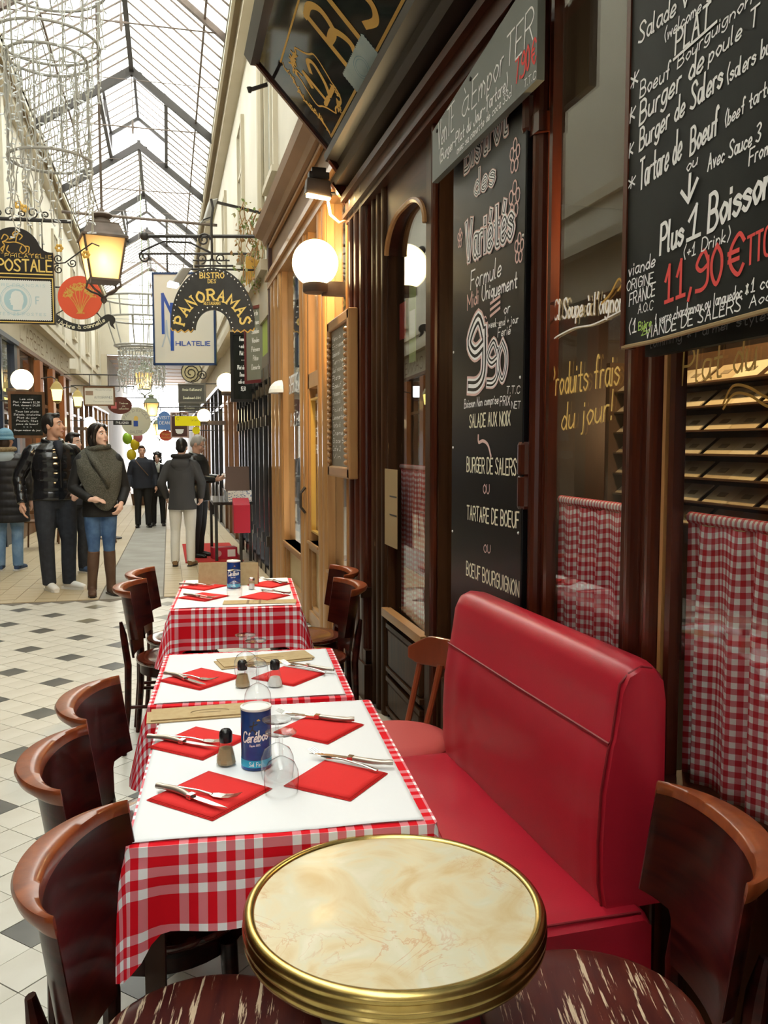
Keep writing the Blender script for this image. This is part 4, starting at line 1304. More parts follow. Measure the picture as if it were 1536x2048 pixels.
# ============================================================ chairs
M_chair = woodmat('chair_mahogany', (.010, .0016, .0014), (.062, .009, .005), .28, .08, (7, 3, 26), .35, .75)
M_chair.node_tree.nodes['Principled BSDF'].inputs['Specular IOR Level'].default_value = .2
M_rim = woodmat('chair_rim', (.16, .032, .010), (.30, .070, .018), .28, .25, (20, 20, 20))
M_seat = woodmat('chair_seat', (.04, .007, .005), (.11, .022, .01), .2, .7, (30, 4, 4), wear=((.55, .42, .27), .76, (90, 7, 7)))
M_seat_w = woodmat('chair_seat_worn', (.045, .006, .006), (.11, .02, .011), .35, .15, (30, 4, 4), wear=((.62, .48, .33), .575, (85, 6, 6)))
def chair_meshes():
    def arc(s, r=0.0):
        """plan of the back: s in -1..1, r = offset outwards"""
        a = s * 1.3
        return (-.135 - (.072 + r) * (math.cos(a) - math.cos(1.3)) / (1 - math.cos(1.3)), (.208 + r * .35) * math.sin(a) / math.sin(1.3))
    def lean(z):
        return -.055 * (z - .45) / .37
    D = {}
    def zb(s):
        a = abs(s)
        if a < .46: return .475
        if a < .56: return .475 + (a - .46) / .10 * .10
        return .575 + (a - .56) * .03
    th = .014
    mb = MB()
    NU, NV = 44, 8
    def P(u, v, r):
        s = -1 + 2 * u
        z = zb(s) + (.805 - zb(s)) * v
        x, y = arc(s, r)
        return (x + lean(z), y, z)
    for r in (0, th):
        mb.grid(lambda u, v: P(u, v, r), NU, NV)
    n = (NU + 1) * (NV + 1)
    for i in range(NU):
        for row in (0, NV):
            a = row * (NU + 1) + i
            mb.f.append((a, a + 1, a + 1 + n, a + n))
    for j in range(NV):
        for c in (0, NU):
            a = j * (NU + 1) + c
            mb.f.append((a, a + NU + 1, a + NU + 1 + n, a + n))
    D['backrest'] = mb.mesh('backrest', M_chair, 35)
    # crescent top rail
    mb = MB()
    rings = []
    for i in range(NU + 1):
        s = -1 + 2 * i / NU
        t = .010 + .030 * (1 - s * s) ** .8
        b = len(mb.v)
        for r, z in ((-.003, .80), (-.003, .818), (-.001, .822), (t * .5, .825), (t + .010, .822), (t + .016, .814), (t + .012, .800), (t * .55 + .010, .790)):
            x, y = arc(s, r)
            mb.v.append((x + lean(z), y, z))
        rings.append(b)
    for i in range(NU):
        mb.ring_faces(rings[i], rings[i + 1], 8)
    mb.f.append(tuple(rings[0] + k for k in range(8)))
    mb.f.append(tuple(rings[-1] + k for k in range(8)))
    D['top_rail'] = mb.mesh('top_rail', M_rim, 50)
    for s, nm in ((-1, 'a'), (1, 'b')):
        mb = MB()
        pts = [(-.245, .175, 0), (-.222, .17, .25), (-.218, .165, .45), (-.238, .160, .60), (-.25, .158, .665)]
        rr = [(.013, .017), (.016, .022), (.018, .025), (.017, .024), (.008, .012)]
        mb.tube([(p[0], s * p[1], p[2]) for p in pts], rr, 8)
        D['rleg' + nm] = mb.mesh('leg', M_chair, 40)
        mb = MB().tube([(.165, s * .165, 0), (.145, s * .145, .42)], [.013, .02], 10)
        D['fleg' + nm] = mb.mesh('leg', M_chair, 40)
    seat_prof = [(0, .448), (.08, .449), (.15, .455), (.195, .462), (.207, .458), (.210, .448), (.205, .438), (.18, .432), (0, .432)]
    D['seat'] = MB().lathe([(max(r, .0001), z) for r, z in seat_prof], 40).mesh('seat', M_seat, 50)
    D['seat_w'] = MB().lathe([(max(r, .0001), z) for r, z in seat_prof], 40).mesh('seat', M_seat_w, 50)
    D['apron'] = MB().lathe([(.165, .432), (.19, .432), (.19, .385), (.165, .385), (.165, .432)], 36).mesh('seat_ring', M_chair, 40)
    st = []
    for a, b in (((-.222, .17), (.15, .155)), ((-.222, -.17), (.15, -.155)), ((.152, -.155), (.152, .155))):
        st.append(MB().tube([(a[0], a[1], .24), (b[0], b[1], .24)], .009, 8).mesh('stretcher', M_chair, 40))
    D['st'] = st
    return D
CD = chair_meshes()
def bistro_chair(label, x, y, rz, worn=False, z=0):
    t = thing('bistro_chair', label, 'chair', (x, y, z), R(rz), 'bent plywood bistro chairs')
    for k, n in (('backrest', 'backrest'), ('top_rail', 'top_rail'), ('seat_w' if worn else 'seat', 'seat'), ('apron', 'seat_ring'), ('rlega', 'leg'), ('rlegb', 'leg'), ('flega', 'leg'), ('flegb', 'leg')):
        meshobj(CD[k], n, t)
    for m in CD['st']:
        meshobj(m, 'stretcher', t)
    return t
bistro_chair('dark red bistro chair with worn seat at the lower left corner', .05, 1.475, -12, True)
bistro_chair('dark red bistro chair second up the left side of the near table', -.03, 2.01, -2)
bistro_chair('dark red bistro chair third up the left side at the near table', .0, 2.45, -8)
bistro_chair('dark red bistro chair on the left of the far table, nearer one', .03, 4.42, -9)
bistro_chair('dark red bistro chair on the left of the far table, further one', .07, 4.86, -8)
bistro_chair('dark red bistro chair on the right of the far table, further one', .725, 4.715, 180)
bistro_chair('dark red bistro chair on the right of the far table, nearer one', .66, 4.23, 181)
bistro_chair('dark bistro chair with scratched seat at the lower right corner', .755, 1.385, 167, True)

# wooden chair with red seat pad
M_redwood = woodmat('red_brown_wood', (.17, .035, .012), (.27, .065, .022), .35, .3, (10, 10, 2))
M_pad = mat('red_seat_pad', (.52, .07, .065), .6, bump=(300, .15, .002))
wc = thing('wooden_chair', 'red brown wooden chair with padded red seat at the bench end', 'chair', (.80, 2.96, 0), R(203))
MB().lathe([(.0001, .47), (.15, .468), (.19, .455), (.2, .44), (.195, .43), (.0001, .43)], 36).obj('seat', M_pad, wc, smooth=50)
MB().lathe([(.0001, .432), (.2, .432), (.205, .42), (.2, .405), (.0001, .405)], 36).obj('seat_rim', M_redwood, wc, smooth=50)
def _rl(u):
    y = -.22 + .44 * u
    return (-.235 - .05 * math.cos((u - .5) * PI) - 0, y)
mb = MB()
rg = []
for i in range(25):
    u = i / 24
    x, y = _rl(u)
    e = abs(u - .5) * 2
    top = .775 - .0 - .055 * max(0, (e - .55) / .45) ** 1.2
    b = len(mb.v)
    for dx, z in ((.012, .655), (.012, top), (-.012, top), (-.012, .655)):
        mb.v.append((x + dx, y, z + (.02 * max(0, e - .8) / .2 if z < .7 else 0)))
    rg.append(b)
for i in range(24):
    mb.ring_faces(rg[i], rg[i + 1], 4)
mb.f.append(tuple(rg[0] + k for k in range(4)))
mb.f.append(tuple(rg[-1] + k for k in range(4)))
mb.obj('top_rail', M_redwood, wc, bevel=.006)
for y in (-.18, -.06, .06, .18):
    MB().tube([(-.18, y * .9, .43), (-.225, y * .97, .55), (-.262, y, .67)], [.013, .012, .014], 8).obj('spindle', M_redwood, wc, smooth=True)
for sx, sy in ((1, 1), (1, -1), (-1, 1), (-1, -1)):
    MB().tube([(sx * .17, sy * .16, 0), (sx * .14, sy * .13, .41)], [.013, .018], 8).obj('leg', M_redwood, wc, smooth=True)
for s in (1, -1):
    MB().tube([(.16, s * .15, .2), (-.16, s * .15, .2)], .008, 8).obj('stretcher', M_redwood, wc)

# ============================================================ red bench
M_leather = mat('red_leatherette', (.40, .012, .028), .33, spec=.5, noise=(2.0, (.46, .016, .034), .35, .7), bump=((260, 260, 260), .12, .002))
_nt2 = M_leather.node_tree
bench = thing('red_bench', 'red leatherette bench with high padded back along the window', 'bench', (.935, 2.22, 0), R(2.1))
def pad(fn, nu, nv, name, parent, m=M_leather, sub=0):
    mb = MB()
    mb.grid(fn, nu, nv)
    return mb.obj(name, m, parent, smooth='all')
# backrest: closed cross-section swept along y
prof = [(.0, .455), (-.012, .52), (-.014, .62), (-.008, .74), (.008, .835), (.011, .846), (.016, .857), (.026, .93), (.034, .985), (.052, 1.02), (.085, 1.034), (.125, 1.028), (.15, 1.005), (.158, .96), (.16, .8), (.162, .6), (.165, .455)]
LB = 1.06
rnd = random.Random(5)
mb = MB()
rg = []
NY = 48
for i in range(NY + 1):
    t = i / NY
    y = -.52 + LB * t
    e = min(t, 1 - t) * LB
    q = 1 - math.exp(-e / .018)
    b = len(mb.v)
    for k, (x, z) in enumerate(prof):
        cx = .078
        wr = 0
        if 0 < k < 5:
            wr = .0035 * math.sin(t * 34 + 1.2 * math.sin(t * 9)) * math.exp(-((t - .88) / .12) ** 2) + .003 * math.sin(t * 60 + z * 8) * math.exp(-((t - .05) / .05) ** 2)
        xx = cx + (x - cx) * (.90 + .10 * q) + wr
        zz = z - (1 - q) * (.018 if z > .9 else 0)
        mb.v.append((xx, y, zz))
    rg.append(b)
n = len(prof)
for i in range(NY):
    mb.ring_faces(rg[i], rg[i + 1], n)
mb.f.append(tuple(rg[0] + k for k in range(n)))
mb.f.append(tuple(rg[-1] + k for k in range(n)))
mb.obj('backrest', M_leather, bench, smooth=60)
M_piping = mat('red_piping', (.20, .006, .012), .5)
MB().tube([(.0105, -.51, .848), (.0085, 0, .848), (.0105, .53, .848)], .0035, 6).obj('seam', M_piping, bench, smooth=True)
MB().tube([(p[0] + .006 * (1 if p[0] < .09 else -1) * (1 if k > 8 else .3), -.508, p[1] - (.012 if p[1] > 1.0 else 0)) for k, p in enumerate(prof[:12])], .0035, 6).obj('seam', M_piping, bench, smooth=True)
mb = MB()
sp = [(-.385, .30), (-.40, .34), (-.402, .40), (-.392, .44), (-.36, .462), (-.2, .468), (-.05, .466), (.08, .463), (.10, .45), (.102, .30)]
rg = []
for i in range(41):
    t = i / 40
    y = -.56 + 1.12 * t
    e = min(t, 1 - t) * 1.12
    q = 1 - math.exp(-e / .02)
    b = len(mb.v)
    for x, z in sp:
        w_ = .0025 * math.sin(t * 19 + x * 9) if z > .455 else 0
        mb.v.append((x, y, z - (1 - q) * (.02 if z > .43 else 0) + w_))
    rg.append(b)
for i in range(40):
    mb.ring_faces(rg[i], rg[i + 1], len(sp))
mb.f.append(tuple(rg[0] + k for k in range(len(sp))))
mb.f.append(tuple(rg[-1] + k for k in range(len(sp))))
mb.obj('seat_cushion', M_leather, bench, smooth=60)
MB().tube([(x, -.545, z - .006) for x, z in sp[4:8]], .0035, 6).obj('seam', M_piping, bench, smooth=True)
MB().box(-.37, .09, -.55, .55, .02, .30).obj('base', mat('red_base', (.20, .01, .015), .5), bench)
for x in (-.33, .06):
    for y in (-.5, .5):
        MB().box(x - .02, x + .02, y - .02, y + .02, 0, .03).obj('foot', M_iron, bench)

# ============================================================ round marble table
M_brass = mat('aged_brass', (.64, .48, .17), .26, metal=1.0, noise=(30, (.5, .36, .11), .45, .75))
def marblemat():
    m = mat('onyx_marble', (.78, .66, .44), .3, coat=.15)
    nt = m.node_tree
    L = nt.links.new
    b = nt.nodes['Principled BSDF']
    tc = _n(nt, 'ShaderNodeTexCoord')
    def nz(scale, dist, det=6):
        n = _n(nt, 'ShaderNodeTexNoise')
        n.inputs['Scale'].default_value = scale
        n.inputs['Detail'].default_value = det
        n.inputs['Distortion'].default_value = dist
        L(tc.outputs['Object'], n.inputs['Vector'])
        return n
    n1 = nz(6.5, 2.2, 5)
    r1 = _n(nt, 'ShaderNodeValToRGB')
    e = r1.color_ramp.elements
    e[0].position, e[0].color = .30, (.58, .43, .22, 1)
    e[1].position, e[1].color = .72, (.70, .655, .53, 1)
    for p, c in ((.42, (.63, .52, .32, 1)), (.5, (.66, .58, .39, 1)), (.58, (.63, .595, .44, 1))):
        x = r1.color_ramp.elements.new(p)
        x.color = c
    L(n1.outputs['Fac'], r1.inputs[0])
    n2 = nz(5.0, 3.2, 9)
    r2 = _n(nt, 'ShaderNodeValToRGB')
    r2.color_ramp.elements[0].position = .485
    r2.color_ramp.elements[0].color = (0, 0, 0, 1)
    r2.color_ramp.elements[1].position = .515
    r2.color_ramp.elements[1].color = (0, 0, 0, 1)
    pk = r2.color_ramp.elements.new(.5)
    pk.color = (1, 1, 1, 1)
    L(n2.outputs['Fac'], r2.inputs[0])
    n3 = nz(3.1, .5, 3)
    r3 = _n(nt, 'ShaderNodeValToRGB')
    r3.color_ramp.elements[0].position = .53
    r3.color_ramp.elements[1].position = .68
    L(n3.outputs['Fac'], r3.inputs[0])
    ml = _n(nt, 'ShaderNodeMath', operation='MULTIPLY')
    L(r2.outputs[0], ml.inputs[0])
    L(r3.outputs[0], ml.inputs[1])
    mx = _n(nt, 'ShaderNodeMix', data_type='RGBA')
    mx.inputs[7].default_value = (.52, .23, .09, 1)
    L(ml.outputs[0], mx.inputs[0])
    L(r1.outputs[0], mx.inputs[6])
    L(mx.outputs[2], b.inputs['Base Color'])
    return m
rt = thing('round_table', 'round cafe table with cream onyx top and brass rim', 'table', (.375, 1.405, 0))
MB().lathe([(.0001, .69), (.248, .69), (.248, .7185), (.0001, .7185)], 72).obj('marble_top', marblemat(), rt, smooth=30)
MB().lathe([(.247, .7190), (.2495, .7225), (.2555, .7238), (.2625, .7215), (.2665, .715), (.2665, .709), (.263, .705), (.2655, .701), (.268, .697), (.268, .689), (.264, .685), (.266, .681), (.267, .676), (.264, .669), (.257, .667), (.247, .669), (.247, .7190)], 96).obj('brass_rim', M_brass, rt, smooth=60)
MB().lathe([(.0001, .67), (.11, .67), (.11, .655), (.035, .64), (.03, .6), (.028, .2), (.04, .14), (.06, .1), (.05, .06), (.0001, .05)], 24).obj('column', M_iron, rt, smooth=40)
for k in range(4):
    a = k * PI / 2 + .5
    MB().tube([(.03 * math.cos(a), .03 * math.sin(a), .09), (.13 * math.cos(a), .13 * math.sin(a), .075), (.22 * math.cos(a), .22 * math.sin(a), .018)], [.022, .02, .016], 8).obj('foot', M_iron, rt, smooth=True)

# ============================================================ dining tables, cloths, paper covers
M_cloth = checkmat('tablecloth_check', (.66, .004, .014), (.84, .83, .86), [.265, .347, .428, .510, .592, .673, .755, .837, .918], .226)
M_paper = mat('white_paper', (.78, .80, .84), .8, bump=(14, .08, .01))
M_tablewood = mat('table_wood', (.05, .02, .01), .4)
def dining_table(which, cx, cy, hw, hl, rz, drop, seed):
    z = .735
    t = thing('dining_table', 'square pedestal dining table under the ' + which + ' checked cloth', 'table', (cx, cy, 0), R(rz), 'dining tables in a row')
    MB().box(-hw + .012, hw - .012, -hl + .012, hl - .012, z - .03, z - .006).obj('table_top', M_tablewood, t, bevel=.004)
    MB().box(-hw + .04, hw - .04, -hl + .04, hl - .04, z - .08, z - .03).obj('apron', M_tablewood, t)
    for sx in (-1, 1):
        for sy in (-1, 1):
            MB().box(sx * (hw - .05) - .02, sx * (hw - .05) + .02, sy * (hl - .05) - .02, sy * (hl - .05) + .02, 0, z - .05).obj('leg', M_tablewood, t)
    rnd = random.Random(seed)
    c = thing('tablecloth', 'red and white checked cloth draped over the ' + which + ' dining table', 'tablecloth', (cx, cy, z - .003), R(rz), 'red checked tablecloths')
    mb = MB()
    rc = .014
    per = []       # (x, y, nx, ny) around the edge
    NS = 34
    corners = [(hw - rc, -hl + rc, -90), (hw - rc, hl - rc, 0), (-hw + rc, hl - rc, 90), (-hw + rc, -hl + rc, 180)]
    sides = [((hw, -hl + rc), (hw, hl - rc), (1, 0)), ((hw - rc, hl), (-hw + rc, hl), (0, 1)), ((-hw, hl - rc), (-hw, -hl + rc), (-1, 0)), ((-hw + rc, -hl), (hw - rc, -hl), (0, -1))]
    for k in range(4):
        a, b, nn = sides[k]
        for i in range(NS):
            u = i / NS
            per.append((a[0] + (b[0] - a[0]) * u, a[1] + (b[1] - a[1]) * u, nn[0], nn[1], min(u, 1 - u)))
        kc = corners[(k + 1) % 4]
        for i in range(8):
            a_ = R(kc[2] + 90 * i / 8)
            per.append((kc[0] + rc * math.cos(a_), kc[1] + rc * math.sin(a_), math.cos(a_), math.sin(a_), -math.sin(i / 8 * PI)))
    n = len(per)
    NR = 12
    uv = {}
    ph = rnd.uniform(0, 6)
    for j in range(NR + 1):
        v = j / NR
        for i, (x, y, nx, ny, cs) in enumerate(per):
            near_c = math.exp(-(max(cs, 0) / .055) ** 2) if cs >= 0 else 1.0
            d = drop * (1 + .42 * near_c * (1 if cs < 0 else .8))
            w = (.010 * math.sin(i * .42 + ph) + .008 * math.sin(i * .19 + ph * 2)) * v ** 1.5
            out = .006 + .012 * v + near_c * .045 * v + w
            dn = d * v
            mb.v.append((x + nx * out * min(1, v * 5), y + ny * out * min(1, v * 5), -dn + .003 * (1 - min(1, v * 8))))
            uv[len(mb.v) - 1] = (x + nx * dn + .5, y + ny * dn + .37)
    for j in range(NR):
        mb.ring_faces(j * n, (j + 1) * n, n)
    mb.f.append(tuple(range(n)))
    mb.uv = uv
    mb.obj('cloth', M_cloth, c, smooth=60)
    return t, c
dining_table('near', .250, 2.118, .318, .445, -4, .165, 1)
dining_table('middle', .266, 2.934, .318, .332, -4.5, .165, 2)
dining_table('far', .346, 4.60, .318, .462, -5, .19, 3)
def paper_cover(which, cx, cy, hw, hl, rz):
    t = thing('paper_cover', 'white paper sheet laid on the ' + which + ' checked tablecloth', 'paper sheet', (cx, cy, .7365), R(rz), 'white paper table covers')
    mb = MB()
    mb.grid(lambda u, v: (-hw + 2 * hw * u, -hl + 2 * hl * v, .001 + .0012 * math.exp(-((u - .58) / .012) ** 2) + .004 * max(0, .04 - v) * math.sin(u * 9) / .04 * .5), 60, 50)
    mb.obj('sheet', M_paper, t, smooth=True, thick=.0008)
paper_cover('near', .240, 2.122, .302, .43, -4)
paper_cover('middle', .262, 2.934, .297, .308, -4.5)
paper_cover('far', .344, 4.62, .297, .44, -5)

# ============================================================ place settings
ZT = .739
M_napkin = mat('red_napkin', (.68, .016, .016), .85, bump=(260, .2, .002))
M_steel = mat('steel', (.62, .60, .57), .16, metal=1.0)
M_handle = mat('steel_handle', (.42, .36, .31), .3, metal=.8)
def napkin(label, x, y, s, rz, z=ZT):
    t = thing('napkin', label, 'napkin', (x, y, z), R(rz), 'red paper napkins')
    for k in range(3):
        h = s / 2 - k * .0025
        mb = MB()
        mb.grid(lambda u, v: (-h + 2 * h * u, -h + 2 * h * v, .001 + k * .0016 + .0035 * (1 - (2 * u - 1) ** 2) * (1 - (2 * v - 1) ** 2)), 10, 10)
        mb.obj('folded_layer', M_napkin, t, smooth='all', thick=.0012)
def knife_meshes():
    hd = MB()
    pts, rr = [], []
    for i in range(13):
        u = i / 12
        pts.append((-.11 + .112 * u, .006 * math.sin(u * PI * 1.1) - .006 * (1 - u) ** 3, .009))
        rr.append((.0045 + .0022 * math.sin(u * PI) + (.002 if u < .15 else 0), .006 + .0028 * math.sin(u * 2.2 + .4)))
    hd.tube(pts, rr, 10)
    bl = MB().prism([(0, -.006), (.03, -.0075), (.075, -.006), (.108, .004), (.09, .006), (.04, .008), (0, .007)], (.002, 0, .008), (1, 0, 0), (0, 1, 0), (0, 0, .0016))
    bo = MB().box(-.008, .006, -.0078, .0085, .0035, .0145)
    return hd.mesh('handle', M_handle, 60), bl.mesh('blade', M_steel), bo.mesh('bolster', M_steel)
KN = knife_meshes()
def knife(label, x, y, rz, z=ZT + .006):
    t = thing('steak_knife', label, 'knife', (x, y, z), R(rz), 'steak knives')
    for m, n in zip(KN, ('handle', 'blade', 'bolster')):
        meshobj(m, n, t)
def fork_meshes():
    h = MB()
    h.tube([(-.105, 0, .006), (-.06, 0, .010), (0, 0, .010), (.035, 0, .006)], [(.002, .0062), (.0018, .0045), (.002, .003), (.0022, .0045)], 8)
    head = MB().prism([(.03, -.004), (.045, -.0115), (.065, -.0115), (.065, .0115), (.045, .0115), (.03, .004)], (0, 0, .005), (1, 0, 0), (0, 1, 0), (0, 0, .0016))
    ti = []
    for k in range(4):
        y = -.0102 + k * .0068
        ti.append(MB().tube([(.064, y, .0058), (.085, y, .009), (.106, y, .0165)], [.0016, .0014, .0008], 6).mesh('tine', M_steel))
    return h.mesh('handle', M_steel, 60), head.mesh('fork_head', M_steel), ti
FK = fork_meshes()
def fork(label, x, y, rz, z=ZT + .006):
    t = thing('fork', label, 'fork', (x, y, z), R(rz), 'table forks')
    meshobj(FK[0], 'handle', t)
    meshobj(FK[1], 'fork_head', t)
    for m in FK[2]:
        meshobj(m, 'tine', t)
def setting(where, nx, ny, s, nrz, kx, ky, krz, fx, fy, frz):
    napkin('red paper napkin ' + where, nx, ny, s, nrz)
    knife('steak knife on the red napkin ' + where, kx, ky, krz)
    fork('steel fork on the red napkin ' + where, fx, fy, frz)
setting('at the near left corner of the near table', .078, 1.912, .198, 44, .035, 1.878, -50, .052, 1.905, -35)
setting('at the far left side of the near table', .065, 2.262, .186, 47, .022, 2.243, -38, .045, 2.262, -28)
setting('at the near right corner of the near table', .372, 1.925, .180, 48, .425, 2.018, 147, .405, 2.010, 130)
setting('at the far right side of the near table', .395, 2.295, .182, 45, .40, 2.36, 150, .385, 2.375, 150)
setting('on the left of the middle table', .092, 2.895, .196, 42, .040, 2.862, -56, .062, 2.885, -40)
setting('on the right of the middle table', .385, 2.855, .180, 45, .462, 2.925, 134, .445, 2.915, 128)
setting('at the near left of the far table', .165, 4.48, .19, 45, .135, 4.43, -54, .155, 4.45, -40)
setting('at the far left of the far table', .175, 4.81, .19, 45, .14, 4.81, -35, .16, 4.83, -25)
setting('at the near right of the far table', .475, 4.42, .19, 45, .53, 4.50, 134, .51, 4.49, 128)
setting('at the far right of the far table', .545, 4.80, .18, 45, .575, 4.85, 122, .56, 4.86, 116)

M_gl = glassmat('wine_glass', (.97, .975, .975), 1.7, edge=(.10, .105, .11))
_gp = [(.0365, 0), (.039, .018), (.0402, .034), (.0385, .052), (.030, .070), (.014, .080), (.005, .085), (.0042, .10), (.0042, .128), (.008, .1345), (.033, .139), (.0355, .1405), (.0355, .142), (.0001, .143)]
_gi = [(.0332, 0), (.0352, .018), (.0361, .034), (.0344, .052), (.027, .069), (.013, .078), (.0001, .081)]
GLM = (MB().lathe([(r, z) for r, z in _gp[:7]], 32, cap=False).mesh('bowl', M_gl, 60), MB().lathe(_gp[6:10], 20, cap=False).mesh('stem', M_gl, 60), MB().lathe(_gp[9:], 32, cap=False).mesh('foot', M_gl, 60))
def wine_glass(label, x, y, z=ZT):
    t = thing('wine_glass', label, 'glass', (x, y, z), 0, 'upturned wine glasses')
    for m, n in zip(GLM, ('bowl', 'stem', 'foot')):
        meshobj(m, n, t)
wine_glass('upturned wine glass at the front of the near table', .236, 1.885)
wine_glass('upturned wine glass just behind the blue salt tin', .238, 1.975)
wine_glass('upturned wine glass at the back edge of the near table', .245, 2.50)
wine_glass('upturned wine glass between the two shakers on the middle table', .272, 2.81)
wine_glass('upturned wine glass furthest back on the middle table', .245, 2.905)
wine_glass('upturned wine glass in front of the far blue tin', .322, 4.45)
wine_glass('upturned wine glass beside the far blue tin at the back', .345, 4.86)

def shaker(label, x, y, kind):
    t = thing('shaker', label, 'shaker', (x, y, ZT), .3, 'salt and pepper shakers')
    if kind == 'metal':
        MB().lathe([(.017, 0), (.018, .01), (.016, .045), (.0155, .05)], 16, cap=False).obj('jar', M_gl, t, smooth=True)
        MB().lathe([(.0145, .003), (.0145, .03), (.0001, .03)], 12).obj('contents', mat('salt', (.8, .8, .78), .9), t)
        MB().lathe([(.0165, .05), (.0165, .062), (.012, .066), (.0001, .067)], 16).obj('cap', M_steel, t, smooth=40)
        return
    MB().lathe([(.0225, 0), (.0255, .006), (.0245, .016), (.019, .040), (.0145, .058), (.0135, .062)], 10, cap=False).obj('jar', M_gl, t)
    MB().lathe([(.0215, .003), (.0235, .008), (.0225, .016), (.0165, .042 if kind == 'pepper' else .032), (.0001, .044 if kind == 'pepper' else .033)], 10).obj('contents', mat('pepper', (.42, .30, .16), .9) if kind == 'pepper' else mat('salt', (.8, .8, .78), .9), t)
    MB().lathe([(.0155, .058), (.0165, .066), (.0165, .076), (.0155, .083), (.011, .089), (.006, .090), (.005, .0885), (.0001, .0885)], 20).obj('cap', mat('black_plastic', (.012, .012, .013), .25), t, smooth=50)
shaker('pepper shaker with black cap left of the blue tin', .125, 2.09, 'pepper')
shaker('pepper shaker with black cap on the middle table', .222, 2.765, 'pepper')
shaker('half filled salt shaker with black cap on the middle table', .326, 2.745, 'salt')
shaker('small salt shaker with metal cap on the far table', .432, 4.665, 'metal')

M_tinblue = mat('tin_blue', (.012, .04, .19), .25, noise=((6, 6, 9), (.03, .12, .42), .45, .75))
def salt_tin(label, x, y, h=.152, r=.0372):
    t = thing('salt_tin', label, 'tin', (x, y, ZT), R(-101), 'blue salt tins')
    MB().lathe([(.0001, .001), (r, .001), (r, h - .006)], 40).obj('body', M_tinblue, t, smooth=40)
    MB().lathe([(r + .0004, .008), (r + .0004, .026)], 40, cap=False).obj('light_band', mat('tin_cyan', (.02, .42, .68), .3), t, smooth=40)
    MB().lathe([(r - .001, h - .006), (r + .001, h - .005), (r + .001, h), (r - .004, h + .002), (r - .006, h - .002), (.0001, h - .002)], 40).obj('lid', mat('tin_lid', (.82, .8, .78), .5), t, smooth=40)
    def wrap(mb, rr):
        for i, (a, b, c) in enumerate(mb.v):
            an = a / r
            mb.v[i] = (math.cos(an) * (rr + b), math.sin(an) * (rr + b), c)
        return mb
    tx = MB()
    lettering(tx, 'Cérébos', (-.031, .0002, .070), (.033, .0002, .077), .026, (0, 0, 1), (0, 1, 0), .13, .0003, shear=1.5)
    wrap(tx, r + .0004).obj('brand_lettering', M_chalk, t)
    tx = MB()
    lettering(tx, 'Depuis 1885', (-.012, .0002, .061), (.013, .0002, .063), .005, (0, 0, 1), (0, 1, 0), .15, .0003)
    wrap(tx, r + .0004).obj('small_lettering', M_chalk, t)
    tx = MB()
    lettering(tx, 'Sel Fin', (-.014, .0004, .0125), (.014, .0004, .0125), .010, (0, 0, 1), (0, 1, 0), .14, .0006)
    wrap(tx, r + .0004).obj('band_lettering', M_chalk, t)
    fig = MB()
    for p in ([(-.006, .104), (-.004, .112), (-.002, .118)], [(-.012, .110), (-.004, .113), (.006, .117)], [(-.012, .096), (-.006, .104), (.002, .098), (.001, .092)], [(-.003, .1195), (-.001, .1225)]):
        ribbon(fig, p, .003, Vector((0, 0, 0)), Vector((1, 0, 0)), Vector((0, 0, 1)), Vector((0, 1, 0)), .0003)
    wrap(fig, r + .0004).obj('runner_mark', M_black, t)
    gl_ = MB()
    ribbon(gl_, [(.006, .126), (.010, .129), (.013, .126), (.006, .1255)], .002, Vector((0, 0, 0)), Vector((1, 0, 0)), Vector((0, 0, 1)), Vector((0, 1, 0)), .0003)
    wrap(gl_, r + .0004).obj('bird_mark', M_gold, t)
salt_tin('blue salt tin standing in the middle of the near table', .197, 2.062)
salt_tin('blue salt tin on the far table between the kraft cards', .340, 4.735)

M_kraft = mat('kraft_card', (.46, .33, .165), .8, noise=(40, (.52, .39, .21), .35, .7))
M_kraftd = mat('kraft_print', (.24, .16, .08), .8)
def menu_card(label, x, y, w, l, rz, n=2, z=ZT):
    t = thing('menu_card', label, 'menu', (x, y, z), R(rz), 'kraft menus')
    for k in range(n):
        o = MB().box(-w / 2 + k * .012, w / 2 + k * .012, -l / 2 + k * .012, l / 2 + k * .012, k * .004, k * .004 + .003).obj('card', M_kraft, t)
    p = MB()
    ribbon(p, [(math.cos(a) * .055, math.sin(a) * .022) for a in [PI * i / 14 for i in range(15)]], .003, Vector((.02, 0, .003 + (n - 1) * .004)), Vector((1, 0, 0)), Vector((0, 1, 0)), Vector((0, 0, 1)), .0008)
    ribbon(p, [(-.03, -.004), (.03, -.004)], .003, Vector((.02, 0, .003 + (n - 1) * .004)), Vector((1, 0, 0)), Vector((0, 1, 0)), Vector((0, 0, 1)), .0008)
    p.obj('print', M_kraftd, t)
    return t
menu_card('kraft menus at the back left of the near table', .085, 2.505, .32, .105, 0)
menu_card('kraft menus at the back of the middle table', .325, 3.085, .34, .12, 10)
t_ = menu_card('kraft menu with dark bars at the front of the far table', .435, 4.268, .365, .10, -8, 1)
for k in (-.06, .0):
    MB().box(k - .006, k + .006, -.05, .05, .0031, .0036).obj('dark_bar', M_kraftd, t_)
sc_ = thing('standing_card', 'folded kraft menu card standing at the back of the far table', 'menu', (.32, 4.86, ZT), R(-13))
MB().hexa([(-.168, -.03, 0), (.168, -.03, 0), (.168, -.027, 0), (-.168, -.027, 0), (-.168, 0, .125), (.168, 0, .125), (.168, .003, .125), (-.168, .003, .125)]).obj('front_leaf', M_kraft, sc_)
MB().hexa([(-.168, .03, 0), (.168, .03, 0), (.168, .033, 0), (-.168, .033, 0), (-.168, .003, .125), (.168, .003, .125), (.168, .006, .125), (-.168, .006, .125)]).obj('rear_leaf', M_kraft, sc_)

